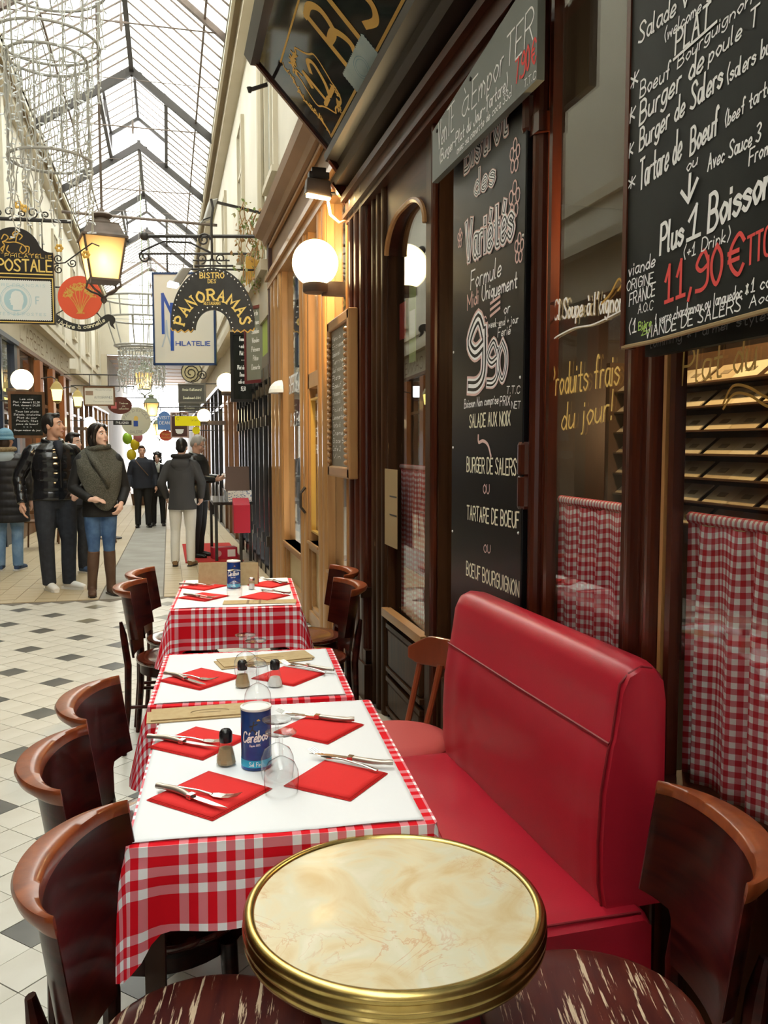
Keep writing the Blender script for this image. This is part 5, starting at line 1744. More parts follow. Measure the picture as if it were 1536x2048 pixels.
# ============================================================ lamps
M_opal = emat('opal_glass_lit', (1, .78, .42), 9.0)
def globe_lamp(label, x, y, z, r, side, arm=.25, power=18, below=True):
    """opal globe standing on a cup bracket from the wall (side +1 = right wall)"""
    t = thing('globe_lamp', label, 'lamp', (x, y, z), 0, 'opal globe lamps')
    MB().ell((0, 0, 0), (r, r, r), 32, 20).obj('globe', M_opal, t, smooth='all')
    MB().lathe([(r * .50, -r * 1.28), (r * .55, -r * 1.22), (r * .55, -r * .9), (r * .42, -r * .86)], 24).obj('cup', M_rustiron, t, smooth=40)
    MB().bar((side * r * .3, 0, -r * 1.08), (side * (arm + r * .3), 0, -r * 1.08), .05 * r / .15, .09 * r / .15).obj('arm', M_rustiron, t)
    return t
globe_lamp('glowing opal globe lamp on the bistro corner post', .955, 5.60, 2.715, .150, 1, .2)
globe_lamp('glowing opal globe lamp above the black metal doors', .955, 14.33, 2.55, .16, 1, .2)
globe_lamp('glowing opal globe lamp beside the yellow sign', .73, 18.0, 2.135, .135, 1, .4)
globe_lamp('glowing opal globe lamp above the small left blackboard', -2.36, 15.5, 2.62, .18, -1, .2)
globe_lamp('small glowing opal globe lamp far down the left side', -2.12, 25.4, 2.16, .16, -1, .4)

fl = thing('flood_lamp', 'lit halogen flood lamp clamped to the bistro corner post', 'lamp', (.965, 5.53, 3.17))
MB().hexa([(-.085, -.045, -.045), (.085, -.03, -.06), (.085, .05, -.05), (-.085, .05, -.03), (-.075, -.03, .06), (.075, -.02, .05), (.075, .05, .05), (-.075, .05, .06)]).obj('housing', M_rustiron, fl, bevel=.006)
MB().hexa([(-.075, -.052, -.05), (.075, -.04, -.068), (.075, .01, -.07), (-.075, .02, -.055), (-.075, -.046, -.045), (.075, -.033, -.062), (.075, .01, -.06), (-.075, .02, -.045)]).obj('lamp_glass', emat('halogen', (1, .74, .34), 50), fl)
MB().box(-.06, .07, -.02, .05, .06, .10).box(-.04, .05, -.01, .04, .10, .13).obj('cooling_fin', M_iron, fl)
MB().tube([(.06, 0, .03), (.2, -.1, .02)], .012, 8).tube([(.06, 0, -.03), (.2, -.1, -.04)], .012, 8).obj('arm', M_iron, fl)
MB().tube([(.06, .02, -.02), (.08, .0, -.16), (.13, -.05, -.22), (.19, -.1, -.2), (.21, -.1, -.06)], .01, 8).obj('cable', mat('tan_cable', (.3, .18, .09), .6), fl, smooth=True)
_ar = bpy.data.lights.new('flood_light', 'AREA')
_ar.shape = 'RECTANGLE'; _ar.size = .14; _ar.size_y = .06; _ar.energy = 45; _ar.color = (1, .68, .32)
_ao = bpy.data.objects.new('flood_light', _ar)
COL.objects.link(_ao); _ao.parent = fl; _ao.location = (0, -.03, -.085)
_ao.rotation_euler = (R(38), R(14), 0)

M_opalpane = glassmat('lantern_glass', (.9, .8, .62), 1.3, .85, (.80, .66, .46))
def lantern(label, x, y, z, s=1.0, lit=14, rod=1.6, metal=None, group='hanging street lanterns'):
    """square tapering street lantern hung on a rod; z is the middle of the glass"""
    metal = metal or M_rustiron
    t = thing('hanging_lantern', label, 'lantern', (x, y, z), R(12), group)
    hw, hb, hh = .24 * s, .165 * s, .24 * s
    for k in range(4):
        a = k * PI / 2
        M = Matrix.Rotation(a, 4, 'Z')
        MB().hexa([M @ Vector(p) for p in ((-hb + .01, hb, -hh), (hb - .01, hb, -hh), (hb - .01, hb + .006, -hh), (-hb + .01, hb + .006, -hh), (-hw + .01, hw, hh), (hw - .01, hw, hh), (hw - .01, hw + .006, hh), (-hw + .01, hw + .006, hh))]).obj('glass_pane', M_opalpane, t)
        MB().bar(M @ Vector((hb, hb, -hh)), M @ Vector((hw, hw, hh)), .022 * s, .022 * s).obj('corner_bar', metal, t)
        MB().tube([M @ Vector(p) for p in ((hb, hb, -hh), (hb * 1.1, hb * 1.1, -hh - .08 * s), (hb * .75, hb * .75, -hh - .13 * s), (hb * .35, hb * .35, -hh - .16 * s), (0, 0, -hh - .22 * s))], [.014 * s] * 5, 6).obj('foot_scroll', metal, t)
    MB().box(-hb - .015, hb + .015, -hb - .015, hb + .015, -hh - .025, -hh).obj('lower_rim', metal, t)
    MB().box(-hw - .03 * s, hw + .03 * s, -hw - .03 * s, hw + .03 * s, hh, hh + .025 * s).obj('upper_rim', metal, t)
    q = math.sqrt(2)
    MB().lathe([(hw * q, hh + .03 * s), (hw * q * .93, hh + .06 * s), (hw * q * .76, hh + .16 * s), (hw * q * .74, hh + .17 * s)], 4, ang=PI / 4).obj('hood', metal, t)
    MB().box(-hw * .74, hw * .74, -hw * .74, hw * .74, hh + .17 * s, hh + .19 * s).obj('hood_rim', metal, t)
    MB().lathe([(hw * .55, hh + .19 * s), (hw * .42, hh + .235 * s), (hw * .36, hh + .26 * s), (hw * .50, hh + .28 * s), (hw * .53, hh + .30 * s), (hw * .42, hh + .325 * s), (.03 * s, hh + .345 * s), (.02, hh + .38 * s)], 24).obj('crown', metal, t, smooth=40)
    MB().lathe([(.0001, -hh - .29 * s), (.03 * s, -hh - .26 * s), (.04 * s, -hh - .23 * s), (.02 * s, -hh - .19 * s), (.0001, -hh - .18 * s)], 12).obj('finial', metal, t, smooth=True)
    MB().tube([(0, 0, hh + .34 * s), (0, 0, hh + rod)], .016 * s, 8).obj('rod', metal, t)
    MB().ell((0, 0, .03 * s), (.05 * s, .05 * s, .07 * s), 12, 8).obj('bulb', emat('lantern_bulb', (1, .8, .48), 30), t)
    point_light('lantern_light', (0, 0, -.1 * s), (1, .8, .5), lit, .05, t)
    return t
lantern('large lit street lantern hanging over the middle of the arcade', -.73, 11.15, 3.785, 1.0, 9, 5.55)
lantern('pale green street lantern below the far light curtain', -.66, 27.2, 3.48, 1.0, 10, 5.85, mat('verdigris', (.22, .25, .17), .6))
lantern('small far street lantern near the bright end', -.60, 34.4, 2.9, 1.0, 10, 6.45, MATS['verdigris'])
lantern('furthest small street lantern by the far end portal', -.35, 38.5, 2.2, .95, 25, 7.0, MATS['verdigris'])
def wall_lantern(label, x, y, z):
    t = thing('wall_lantern', label, 'lantern', (x, y, z), 0, 'small yellow wall lanterns')
    MB().lathe([(.10, -.14), (.14, .1)], 4, ang=PI / 4, cap=False).obj('glass', emat('yellow_pane', (1, .78, .22), 3.0), t)
    MB().lathe([(.18, .1), (.10, .22), (.03, .27), (.02, .32)], 4, ang=PI / 4).obj('hood', M_brass2, t)
    MB().lathe([(.02, -.19), (.10, -.14), (.105, -.13)], 4, ang=PI / 4).obj('base', M_brass2, t)
    MB().tube([(0, 0, .3), (-.1, 0, .36), (-.4, 0, .3)], .012, 6).obj('arm', M_iron, t)
M_brass2 = mat('old_brass', (.30, .22, .08), .4, metal=.8)
wall_lantern('small yellow wall lantern left of the wood panel tinted as lamplit', -2.2, 18.8, 2.57)
wall_lantern('small yellow wall lantern right of the wood panel tinted as lamplit', -2.15, 22.5, 2.62)

# ============================================================ hanging signs
def scroll(mb, c, r, a0, turns, u, v, w, n=22, sgn=1):
    pts = []
    for i in range(n + 1):
        t = i / n
        a = a0 + sgn * turns * 2 * PI * t
        rr = r * (1 - .78 * t)
        pts.append(Vector(c) + Vector(u) * (math.cos(a) * rr) + Vector(v) * (math.sin(a) * rr))
    mb.tube(pts, w, 6)
    return mb
UX, UZ, NY_ = Vector((1, 0, 0)), Vector((0, 0, 1)), Vector((0, -1, 0))
def sign_lettering(parent, text, x0, x1, z, h, m, w=.13, y=-.022, serif=0, gap=1.8, shear=0):
    return lettering(MB(), text, (x0, y, z), (x1, y, z), h, UZ, NY_, w, .0015, serif=serif, gap=gap, shear=shear).obj('lettering', m, parent)

# --- crescent sign of the bistro
M_signblack = mat('sign_black', (.026, .026, .026), .4, noise=(6, (.045, .045, .045), .4, .8))
M_yel = mat('sign_yellow', (.80, .58, .16), .5)
ps = thing('crescent_sign', 'black horseshoe bistro sign with yellow arched letters and studs', 'sign', (.525, 10.03, 2.82), R(-14))
RO, RI = .475, .20
poly = []
for i in range(49):
    a = PI * i / 48
    poly.append((RO * math.cos(a), .62 * math.sin(a) + .10))
zig = [(-.475, .04), (-.46, .01), (-.43, .02), (-.40, -.01), (-.36, .02), (-.32, -.01), (-.28, .02), (-.25, -.01), (-.225, .02)]
poly += zig
for i in range(33):
    a = PI - PI * i / 32
    poly.append((RI * math.cos(a), .225 * math.sin(a) + .02))
poly += [(-x, z) for x, z in reversed(zig)]
MB().prism(poly, (0, -.02, 0), (1, 0, 0), (0, 0, 1), (0, .04, 0)).obj('board', M_signblack, ps)
gm = MB()
ribbon(gm, zig, .012, Vector((0, -.021, 0)), UX, UZ, NY_, .001)
gm.obj('torn_edge', M_gold, ps)
gm = MB()
ribbon(gm, [(-x, z) for x, z in zig], .012, Vector((0, -.021, 0)), UX, UZ, NY_, .001)
gm.obj('torn_edge', M_gold, ps)
_stud = MB().ell((0, 0, 0), (.011, .008, .011), 10, 6).mesh('stud', mat('stud_steel', (.6, .6, .58), .25, metal=.9), 'all')
for i in range(31):
    a = PI * (i + .3) / 30.6
    meshobj(_stud, 'stud', ps, ((RO - .028) * math.cos(a), -.022, .592 * math.sin(a) + .10))
for i in range(13):
    a = PI * (i + .3) / 12.6
    meshobj(_stud, 'stud', ps, ((RI + .03) * math.cos(a), -.022, .255 * math.sin(a) + .02))
arc_lettering(MB(), 'PANORAMAS', (0, -.021, .03), .325, R(172), R(8), .115, UX, UZ, NY_, .2, .0015, serif=.13, gap=2.6).obj('lettering', M_yel, ps)
sign_lettering(ps, 'BISTRO', -.135, .135, .60, .058, M_yel, .19, -.021, serif=.1, gap=3)
sign_lettering(ps, 'DES', -.045, .045, .545, .038, M_yel, .19, -.021, serif=.1, gap=3)
sign_lettering(ps, 'RESTAURANT', -.095, .095, .30, .034, M_yel, .15, -.021, gap=2.6)
br = MB()
br.tube([(-.20, 0, .74), (.24, 0, .74)], .012, 6)
for x in (-.15, -.02, .02, .16):
    br.tube([(x, 0, .70), (x, 0, .82)], .006, 6)
scroll(br, (-.12, 0, .82), .06, -PI / 2, 1.3, UX, UZ, .008)
scroll(br, (.1, 0, .82), .06, -PI / 2, 1.3, UX, UZ, .008, sgn=-1)
br.tube([(-.22, 0, .80), (.2, 0, .80)], .009, 6)
br.tube([(.0, 0, .80), (.0, 0, 1.24), (.02, 0, 1.38), (.0, 0, 1.48)], .014, 6)
br.tube([(0, 0, .88), (-.25, 0, 1.0), (-.55, 0, 1.01), (-.8, 0, .90)], .012, 6)
scroll(br, (-.76, 0, .84), .07, PI / 2, 1.5, UX, UZ, .01, sgn=1)
scroll(br, (-.09, 0, 1.03), .075, 0, 1.6, UX, UZ, .01)
br.obj('scroll_bracket', M_iron, ps, smooth=True)
hb = thing('hanging_bar', 'long iron bar with ball end holding the hanging signs', 'bar', (1.14, 10.10, 3.94), R(-14))
MB().tube([(0, 0, 0), (-1.38, 0, .0)], .020, 8).obj('bar', M_iron, hb)
MB().ell((-1.40, 0, 0), (.05, .05, .05), 14, 8).obj('ball', M_iron, hb, smooth='all')

# --- white stamp-dealer sign
ph = thing('white_sign', 'white square sign with blue border and tall blue letters', 'sign', (.25, 12.0, 3.23), R(-14))
M_blue = mat('sign_blue', (.03, .09, .40), .4)
M_signwhite = mat('sign_white', (.72, .70, .62), .5)
MB().box(-.41, .41, -.025, .025, -.60, .60).obj('board', M_signwhite, ph)
for a, b, c, d in ((-.425, .425, .59, .62), (-.425, .425, -.62, -.59), (-.425, -.40, -.62, .62), (.40, .425, -.62, .62)):
    MB().box(a, b, -.032, .032, c, d).obj('frame', mat('sign_navy', (.02, .05, .14), .4), ph)
nb = MB()
ribbon(nb, [(-.285, -.19), (-.285, .33)], .04, Vector((0, -.026, 0)), UX, UZ, NY_, .001)
ribbon(nb, [(-.285, .33), (-.17, .08), (-.12, -.02)], .04, Vector((0, -.026, 0)), UX, UZ, NY_, .0014)
ribbon(nb, [(-.165, -.41), (-.165, .2)], .045, Vector((0, -.026, 0)), UX, UZ, NY_, .0018)
nb.obj('tall_letter', M_blue, ph)
tw = MB()
ribbon(tw, [(-.30, -.37), (-.255, -.22), (-.24, -.02)], .02, Vector((0, -.026, 0)), UX, UZ, NY_, .0006)
ribbon(tw, [(-.18, -.37), (-.225, -.22), (-.24, -.02)], .02, Vector((0, -.026, 0)), UX, UZ, NY_, .0008)
tw.obj('tower_motif', mat('pale_blue', (.45, .52, .58), .5), ph)
sign_lettering(ph, 'HILATELIE', -.115, .345, -.355, .055, M_blue, .22, -.026)
MB().bar((-.22, 0, .6), (-.22, 0, .86), .02, .02).bar((.2, 0, .6), (.2, 0, .86), .02, .02).tube([(-.6, 0, .87), (.9, 0, .87)], .015, 6).obj('hanger', M_iron, ph)

# --- stamp shop sign on the left
po = thing('stamp_sign', 'black crested sign with gold lettering over a giant pale stamp', 'sign', (-1.63, 10.5, 2.90), R(-4))
W2 = .415
poly = [(-W2, 0), (W2, 0), (W2, .80)]
for i in range(7):
    a = PI / 2 * i / 6
    poly.append((W2 - .16 + .0 + .13 * (1 - math.sin(a)) + .0, .80 + .13 * (1 - math.cos(a)) ))
for i in range(17):
    a = R(25) + R(130) * i / 16
    poly.append((.285 * math.cos(a), .80 + .285 * math.sin(a) - .02))
for i in range(7):
    a = PI / 2 * (6 - i) / 6
    poly.append((-(W2 - .16 + .13 * (1 - math.sin(a))), .80 + .13 * (1 - math.cos(a))))
poly.append((-W2, .80))
MB().prism(poly, (0, -.03, 0), (1, 0, 0), (0, 0, 1), (0, .06, 0)).obj('board', mat('sign_black2', (.016, .012, .012), .35), po)
for a, b, c, d in ((-W2 + .01, W2 - .01, .545, .558), (-W2 + .01, W2 - .01, .505, .515), (-W2 + .01, W2 - .01, .012, .022), (-W2 + .01, -W2 + .02, .012, .515), (W2 - .02, W2 - .01, .012, .515)):
    MB().box(a, b, -.034, -.028, c, d).obj('gold_fillet', M_yel, po)
MB().prism([(q[0] - .375, q[1] + .045) for q in stamp_poly(.75, .43, 34, 20, .010)], (0, -.031, 0), (1, 0, 0), (0, 0, 1), (0, -.005, 0)).obj('stamp_panel', mat('stamp_white', (.74, .78, .77), .6), po)
_pb = mat('stamp_paleblue', (.42, .60, .66), .6)
for rr, ww in ((.165, .006), (.15, .003)):
    r_ = MB()
    ribbon(r_, [(math.cos(a) * rr, .26 + math.sin(a) * rr) for a in [2 * PI * i / 40 for i in range(41)]], ww, Vector((0, -.0365, 0)), UX, UZ, NY_, .001)
    r_.obj('stamp_ring', _pb, po)
MB().prism([(math.cos(2 * PI * i / 32) * .125, .26 + math.sin(2 * PI * i / 32) * .125) for i in range(32)], (0, -.037, 0), (1, 0, 0), (0, 0, 1), (0, -.001, 0)).obj('stamp_medallion', _pb, po)
prof_ = [(-.035, .15), (.06, .15), (.07, .2), (.085, .25), (.08, .31), (.05, .355), (0, .365), (-.035, .345), (-.05, .31), (-.05, .285), (-.07, .262), (-.055, .255), (-.06, .235), (-.05, .22), (-.055, .205), (-.03, .2)]
MB().prism(prof_, (0, -.0385, 0), (1, 0, 0), (0, 0, 1), (0, -.001, 0)).obj('stamp_head', MATS['stamp_white'], po)
sign_lettering(po, 'F', .215, .25, .22, .08, _pb, .12, -.037)
sign_lettering(po, 'F', -.25, -.215, .22, .08, _pb, .12, -.037)
for z in (.09, .41):
    sign_lettering(po, 'EMPIRE FRANCAIS' if z > .3 else 'POSTES 25 POSTES', -.32, .32, z, .03, _pb, .12, -.037, gap=4)
sign_lettering(po, 'POSTALE', -.185, .395, .585, .125, M_yel, .14, -.031)
sign_lettering(po, 'PHILATELIE', -.10, .395, .735, .032, M_yel, .16, -.031, gap=3)
hs = MB()
_o2 = Vector((0, -.031, 0))
for pl in ([(-.12, .80), (-.10, .86), (-.12, .90), (-.06, .895), (.02, .90), (.10, .87), (.13, .82), (.10, .785)], [(-.13, .93), (-.10, .98), (-.06, .955), (-.08, .92), (-.12, .90)], [(.02, .90), (.03, .96), (.05, 1.0), (.02, 1.02), (-.01, .99), (.0, .95), (-.05, .93)],
           [(-.10, .86), (-.14, .82), (-.12, .79)], [(-.06, .86), (-.08, .81), (-.05, .785)], [(.08, .86), (.06, .81), (.085, .785)], [(.12, .86), (.16, .85), (.15, .79)], [(.05, 1.0), (.09, .97), (.06, .93)]):
    ribbon(hs, _catmull(pl), .012, _o2, UX, UZ, NY_, .0015)
for k in range(16):
    x = -.28 + k * .036
    ribbon(hs, [(x, .772), (x + .02, .779)], .007, _o2, UX, UZ, NY_, .0015)
hs.obj('horse_rider_emblem', M_gold, po)
sb = MB()
scroll(sb, (W2 + .05, 0, .62), .05, PI / 2, 1.4, UX, UZ, .007)
scroll(sb, (W2 + .05, 0, .74), .05, -PI / 2, 1.4, UX, UZ, .007, sgn=-1)
scroll(sb, (W2 + .20, 0, .70), .05, PI, 1.4, UX, UZ, .007)
sb.tube([(W2, 0, .68), (W2 + .12, 0, .70), (W2 + .3, 0, .84), (W2 + .42, 0, .93), (W2 + .5, 0, .90)], .008, 6)
sb.obj('scroll_bracket', M_iron, po, smooth=True)
MB().tube([(-W2 - .6, 0, 1.16), (W2 + .22, 0, 1.16)], .022, 6).obj('hanging_bar', M_iron, po)
sb = MB()
for x in (-.3, -.05, .2):
    scroll(sb, (x, 0, 1.24), .06, -PI / 2, 1.4, UX, UZ, .008)
    scroll(sb, (x + .14, 0, 1.22), .045, -PI / 2, 1.4, UX, UZ, .008, sgn=-1)
sb.obj('bar_scroll', M_iron, po, smooth=True)
MB().tube([(W2 - .12, 0, .8), (W2 - .12, 0, 1.16)], .008, 6).tube([(-W2 + .12, 0, .8), (-W2 + .12, 0, 1.16)], .008, 6).obj('hanger', M_iron, po)
fl_ = MB()
for x, z in ((W2 + .06, .86), (W2 + .35, .80), (.05, 1.32), (.12, 1.28)):
    for k in range(6):
        a = k * PI / 3
        fl_.ell((x + .03 * math.cos(a), 0, z + .03 * math.sin(a)), (.02, .008, .02), 8, 5)
fl_.obj('gilt_flower', M_gold, po)

# --- tea room sign: orange disc and black ribbon
ab = thing('orange_disc_sign', 'orange round sign with golden tree above a black ribbon', 'sign', (-1.16, 12.87, 3.60), R(-6))
MB().prism([(math.cos(2 * PI * i / 48) * .30, math.sin(2 * PI * i / 48) * .30) for i in range(48)], (0, -.02, 0), (1, 0, 0), (0, 0, 1), (0, .04, 0)).obj('disc', mat('sign_orange', (.68, .09, .035), .5), ab)
tr = MB()
rn = random.Random(9)
for k in range(7):
    x1 = -.19 + .063 * k
    ribbon(tr, _catmull([(.0 + .006 * (k - 3), -.21), (x1 * .4, -.08), (x1 * .8, .02), (x1, .10)]), .009, Vector((0, -.021, 0)), UX, UZ, NY_, .001)
for k in range(170):
    a, r_ = rn.uniform(.1, PI - .1), rn.uniform(.35, 1) ** .6
    x, z = .22 * r_ * math.cos(a) , -.01 + .21 * r_ * math.sin(a)
    an = rn.uniform(0, PI)
    d = .012
    ribbon(tr, [(x - d * math.cos(an), z - d * math.sin(an)), (x + d * math.cos(an), z + d * math.sin(an))], .010, Vector((0, -.021, 0)), UX, UZ, NY_, .0012)
for k in range(8):
    ribbon(tr, [(-.05 + .015 * k, -.225), (-.035 + .012 * k, -.205)], .008, Vector((0, -.021, 0)), UX, UZ, NY_, .0012)
tr.obj('golden_tree', M_gold, ab)
rb = MB()
ctr = [(-.40, -.22), (-.33, -.29), (-.22, -.36), (-.08, -.41), (.06, -.42), (.20, -.385), (.31, -.31), (.38, -.27), (.43, -.30), (.42, -.36), (.46, -.42)]
pts = _catmull(ctr, 6)
for i in range(len(pts)):
    a, c = pts[max(i - 1, 0)], pts[min(i + 1, len(pts) - 1)]
    tx, tz = c[0] - a[0], c[1] - a[1]
    l = math.hypot(tx, tz)
    hw = .048 if i < len(pts) - 14 else .048 * max(.15, (len(pts) - i) / 14)
    nx_, nz_ = -tz / l * hw, tx / l * hw
    for yy in (-.015, .015):
        rb.v.append((pts[i][0] + nx_, yy, pts[i][1] + nz_))
        rb.v.append((pts[i][0] - nx_, yy, pts[i][1] - nz_))
for i in range(len(pts) - 1):
    b = i * 4
    for q in ((0, 1, 5, 4), (2, 6, 7, 3), (0, 4, 6, 2), (1, 3, 7, 5)):
        rb.f.append(tuple(b + k for k in q))
rb.obj('ribbon', M_signblack, ab)
arc_lettering(MB(), "L'Arbre à cannelle", (-.03, -.016, .20), .635, R(-122), R(-55), .062, UX, UZ, NY_, .15, .0015).obj('lettering', M_chalkc, ab)
MB().tube([(-1.48, 0, .14), (-.25, 0, .14)], .012, 6).tube([(-.26, 0, .14), (-.26, 0, -.02)], .006, 6).tube([(-.36, .01, -.25), (-.2, .01, -.15)], .008, 6).tube([(.3, .01, -.3), (.2, .01, -.18)], .008, 6).obj('hanger', M_iron, ab)

# --- small chalkboards
def chalk_sign(name, label, x, y, z, w, h, rz, frame, lines, rx=0, sheet=None):
    t = thing(name, label, 'blackboard', (x, y, z), R(rz))
    t.rotation_euler[0] = R(rx)
    MB().box(-w / 2 + .01, w / 2 - .01, -.012, .012, .01, h - .01).obj('slate', sheet or M_board, t)
    for a, b, c, d in ((-w / 2, w / 2, 0, .04), (-w / 2, w / 2, h - .04, h), (-w / 2, -w / 2 + .04, .04, h - .04), (w / 2 - .04, w / 2, .04, h - .04)):
        MB().box(a, b, -.02, .02, c, d).obj('frame', frame, t)
    n = len(lines)
    for k, s in enumerate(lines):
        zz = h - .12 - k * (h - .18) / n
        m = (w - .14) * (min(1, len(s) / 16))
        sign_lettering(t, s, -m / 2, m / 2, zz, (h - .18) / n * .55, M_chalk, .14, -.014, shear=1)
    wx = (1.16 if x > -.4 else -2.62) - x
    MB().tube([(0, .03, h * .8), (wx / max(.45, math.cos(R(rz))), .03, h * .8)], .012, 6).obj('wall_arm', M_iron, t)
    return t
chalk_sign('small_blackboard', 'brown framed chalk menu board under the left globe lamp', -2.0, 13.46, 1.63, .50, .68, 8, M_brwood, ['Les vins', 'Plat + dessert 11,90', 'Plat, dessert 14,50', '~ ~ ~', 'Tous les plats', 'Salade, omelette', 'Plat du jour', 'Poulet, filet', 'pave de boeuf', '~ ~ ~', 'Soupe maison du jour'])
chalk_sign('narrow_blackboard', 'narrow black menu board hanging below the horseshoe sign', 1.02, 11.9, 2.12, .34, .95, -12, M_black, ['Formule', '+ entree', 'Plat 13', '~ ~', 'Plat du jour', 'Dessert', 'cafe creme', '15,50'])
mn = chalk_sign('maroon_board', 'grey menu board in a maroon frame tilted beside the oak shop', 1.09, 10.75, 2.30, .5, .95, -62, mat('maroon_paint', (.15, .025, .03), .4), ['Carte', 'Entrees', 'Salades', 'Viandes', 'Poissons', 'Pates', 'Desserts'], 0, mat('grey_green_sheet', (.24, .25, .20), .5))

def flat_sign(name, label, x, y, z, w, h, rz, m, fr=None, shape='rect', lines=(), lm=None, hang=.3, t_=.03):
    t = thing(name, label, 'sign', (x, y, z), R(rz))
    if shape == 'rect':
        MB().box(-w / 2, w / 2, -t_ / 2, t_ / 2, -h / 2, h / 2).obj('board', m, t)
    elif shape == 'oval':
        MB().prism([(math.cos(2 * PI * i / 40) * w / 2, math.sin(2 * PI * i / 40) * h / 2) for i in range(40)], (0, -t_ / 2, 0), (1, 0, 0), (0, 0, 1), (0, t_, 0)).obj('board', m, t)
    elif shape == 'arch':
        MB().prism([(-w / 2, -h / 2), (w / 2, -h / 2)] + [(math.cos(PI * i / 16) * w / 2, math.sin(PI * i / 16) * h * .5) for i in range(17)], (0, -t_ / 2, 0), (1, 0, 0), (0, 0, 1), (0, t_, 0)).obj('board', m, t)
    if fr:
        f = min(w, h) * .07
        for a, b, c, d in ((-w / 2, w / 2, -h / 2, -h / 2 + f), (-w / 2, w / 2, h / 2 - f, h / 2), (-w / 2, -w / 2 + f, -h / 2 + f, h / 2 - f), (w / 2 - f, w / 2, -h / 2 + f, h / 2 - f)):
            MB().box(a, b, -t_ / 2 - .012, t_ / 2 + .012, c, d).obj('frame', fr, t)
    for s, lx0, lx1, lz, lh in lines:
        sign_lettering(t, s, lx0, lx1, lz, lh, lm, .14, -t_ / 2 - .001)
    wx = (1.16 if x > -.4 else -2.62) - x
    hz = h / 2 + (hang or .0)
    MB().tube([(0, 0, hz), (wx / math.cos(R(rz)), 0, hz)], .012, 6).obj('wall_arm', M_iron, t)
    if hang:
        MB().tube([(-w * .3, 0, h / 2), (-w * .3, 0, h / 2 + hang)], .01, 6).tube([(w * .3, 0, h / 2), (w * .3, 0, h / 2 + hang)], .01, 6).tube([(-w * .5, 0, h / 2 + hang), (w * .6, 0, h / 2 + hang)], .015, 6).obj('hanger', M_iron, t)
    return t
M_greytxt = mat('grey_letters', (.3, .3, .28), .6)
ag = flat_sign('autograph_sign', 'white sign in a thin wooden frame on the left', -1.70, 23.3, 2.79, .78, .50, -5, M_signwhite, M_brwood, 'rect', [('AUTOGRAPHES', -.12, .33, -.06, .06), ('Documents anciens', -.14, .32, -.15, .03), ('Manuscrits Livres', -.10, .3, .15, .03)], M_greytxt)
MB().box(-.34, -.15, -.021, -.016, .02, .13).obj('picture', mat('sepia', (.3, .2, .14), .6), ag)
ov = flat_sign('oval_sign', 'brown oval sign with yellow words and a small red stamp', -1.29, 25.2, 2.64, .66, .48, -5, mat('sign_brown', (.13, .035, .022), .4), None, 'oval', [('Timbres', -.02, .22, .04, .05), ('de', .06, .14, -.03, .04), ('collection', -.03, .24, -.11, .05)], M_chalkc)
MB().box(-.24, -.09, -.021, -.016, -.09, .09).obj('red_stamp', mat('stamp_red', (.6, .14, .13), .6), ov)
rs_ = flat_sign('ribbon_sign', 'little black ribbon sign under the brown oval', -1.24, 25.3, 2.16, .5, .13, -5, M_signblack, None, 'rect', [('PHILA2000', -.17, .17, -.03, .06)], M_chalk, 0)
rd = flat_sign('round_toy_sign', 'pale round sign with a small toy figure in the middle', -1.0, 29.2, 2.30, .95, .95, -5, mat('sign_pale', (.62, .62, .5), .6), None, 'oval', [], M_greytxt)
arc_lettering(MB(), 'PAIN D EPICES', (0, -.016, -.02), .34, R(165), R(15), .09, UX, UZ, NY_, .14, .0015).obj('lettering', M_greytxt, rd)
sign_lettering(rd, 'GALERIE', -.2, .2, -.38, .08, M_greytxt, .14, -.016)
MB().box(-.08, .06, -.022, -.015, -.16, .02).obj('blue_coat', M_blue, rd)
MB().prism([(math.cos(2 * PI * i / 16) * .07, .10 + math.sin(2 * PI * i / 16) * .08) for i in range(16)], (0, -.022, 0), (1, 0, 0), (0, 0, 1), (0, .006, 0)).obj('yellow_head', M_yel, rd)
M_greysign = mat('sign_grey', (.085, .082, .07), .5)
M_frame_g = mat('sign_frame_grey', (.16, .145, .12), .5)
gs = flat_sign('grey_framed_sign', 'grey framed sign with pale lettering over a smaller one', .57, 20.65, 2.74, .64, .45, -12, M_greysign, M_frame_g, 'rect', [('Annie Guillemard', -.22, .22, .06, .06), ('Encadrement d Art', -.2, .2, -.13, .06)], M_chalkc, 0)
gb = MB()
scroll(gb, (-.02, 0, .48), .20, -PI / 2, 2.0, UX, UZ, .012)
scroll(gb, (.25, 0, .42), .12, PI, 1.6, UX, UZ, .012, sgn=-1)
gb.tube([(math.cos(2 * PI * i / 30) * .24, 0, .50 + math.sin(2 * PI * i / 30) * .24) for i in range(31)], .010, 6)
gb.obj('scroll_bracket', M_iron, gs, smooth=True)
MB().prism([(math.cos(2 * PI * i / 30) * .235, .50 + math.sin(2 * PI * i / 30) * .235) for i in range(30)], (0, .01, 0), (1, 0, 0), (0, 0, 1), (0, .02, 0)).obj('ochre_disc', mat('ochre_disc', (.5, .43, .25), .6), gs)
flat_sign('grey_small_sign', 'small grey framed sign directly under the larger grey one', .51, 20.66, 2.42, .5, .19, -12, M_greysign, M_frame_g, 'rect', [('Creations', -.12, .12, -.03, .055)], M_chalkc, 0)
bx_ = flat_sign('bathtub_sign', 'dark brown sign with a white bathtub picture', .275, 20.66, 2.0, .42, .60, -12, mat('sign_dkbrown', (.075, .03, .025), .5), mat('sign_pink', (.45, .3, .27), .5), 'rect', [('Le Bain Rose', -.17, .17, .21, .06)], M_chalk, 0)
MB().prism([(-.1, 0), (.1, 0), (.08, -.08), (.04, -.11), (-.04, -.11), (-.08, -.08)], (.0, -.02, -.10), (1, 0, 0), (0, 0, 1), (0, -.006, 0)).obj('bathtub', M_white, bx_)
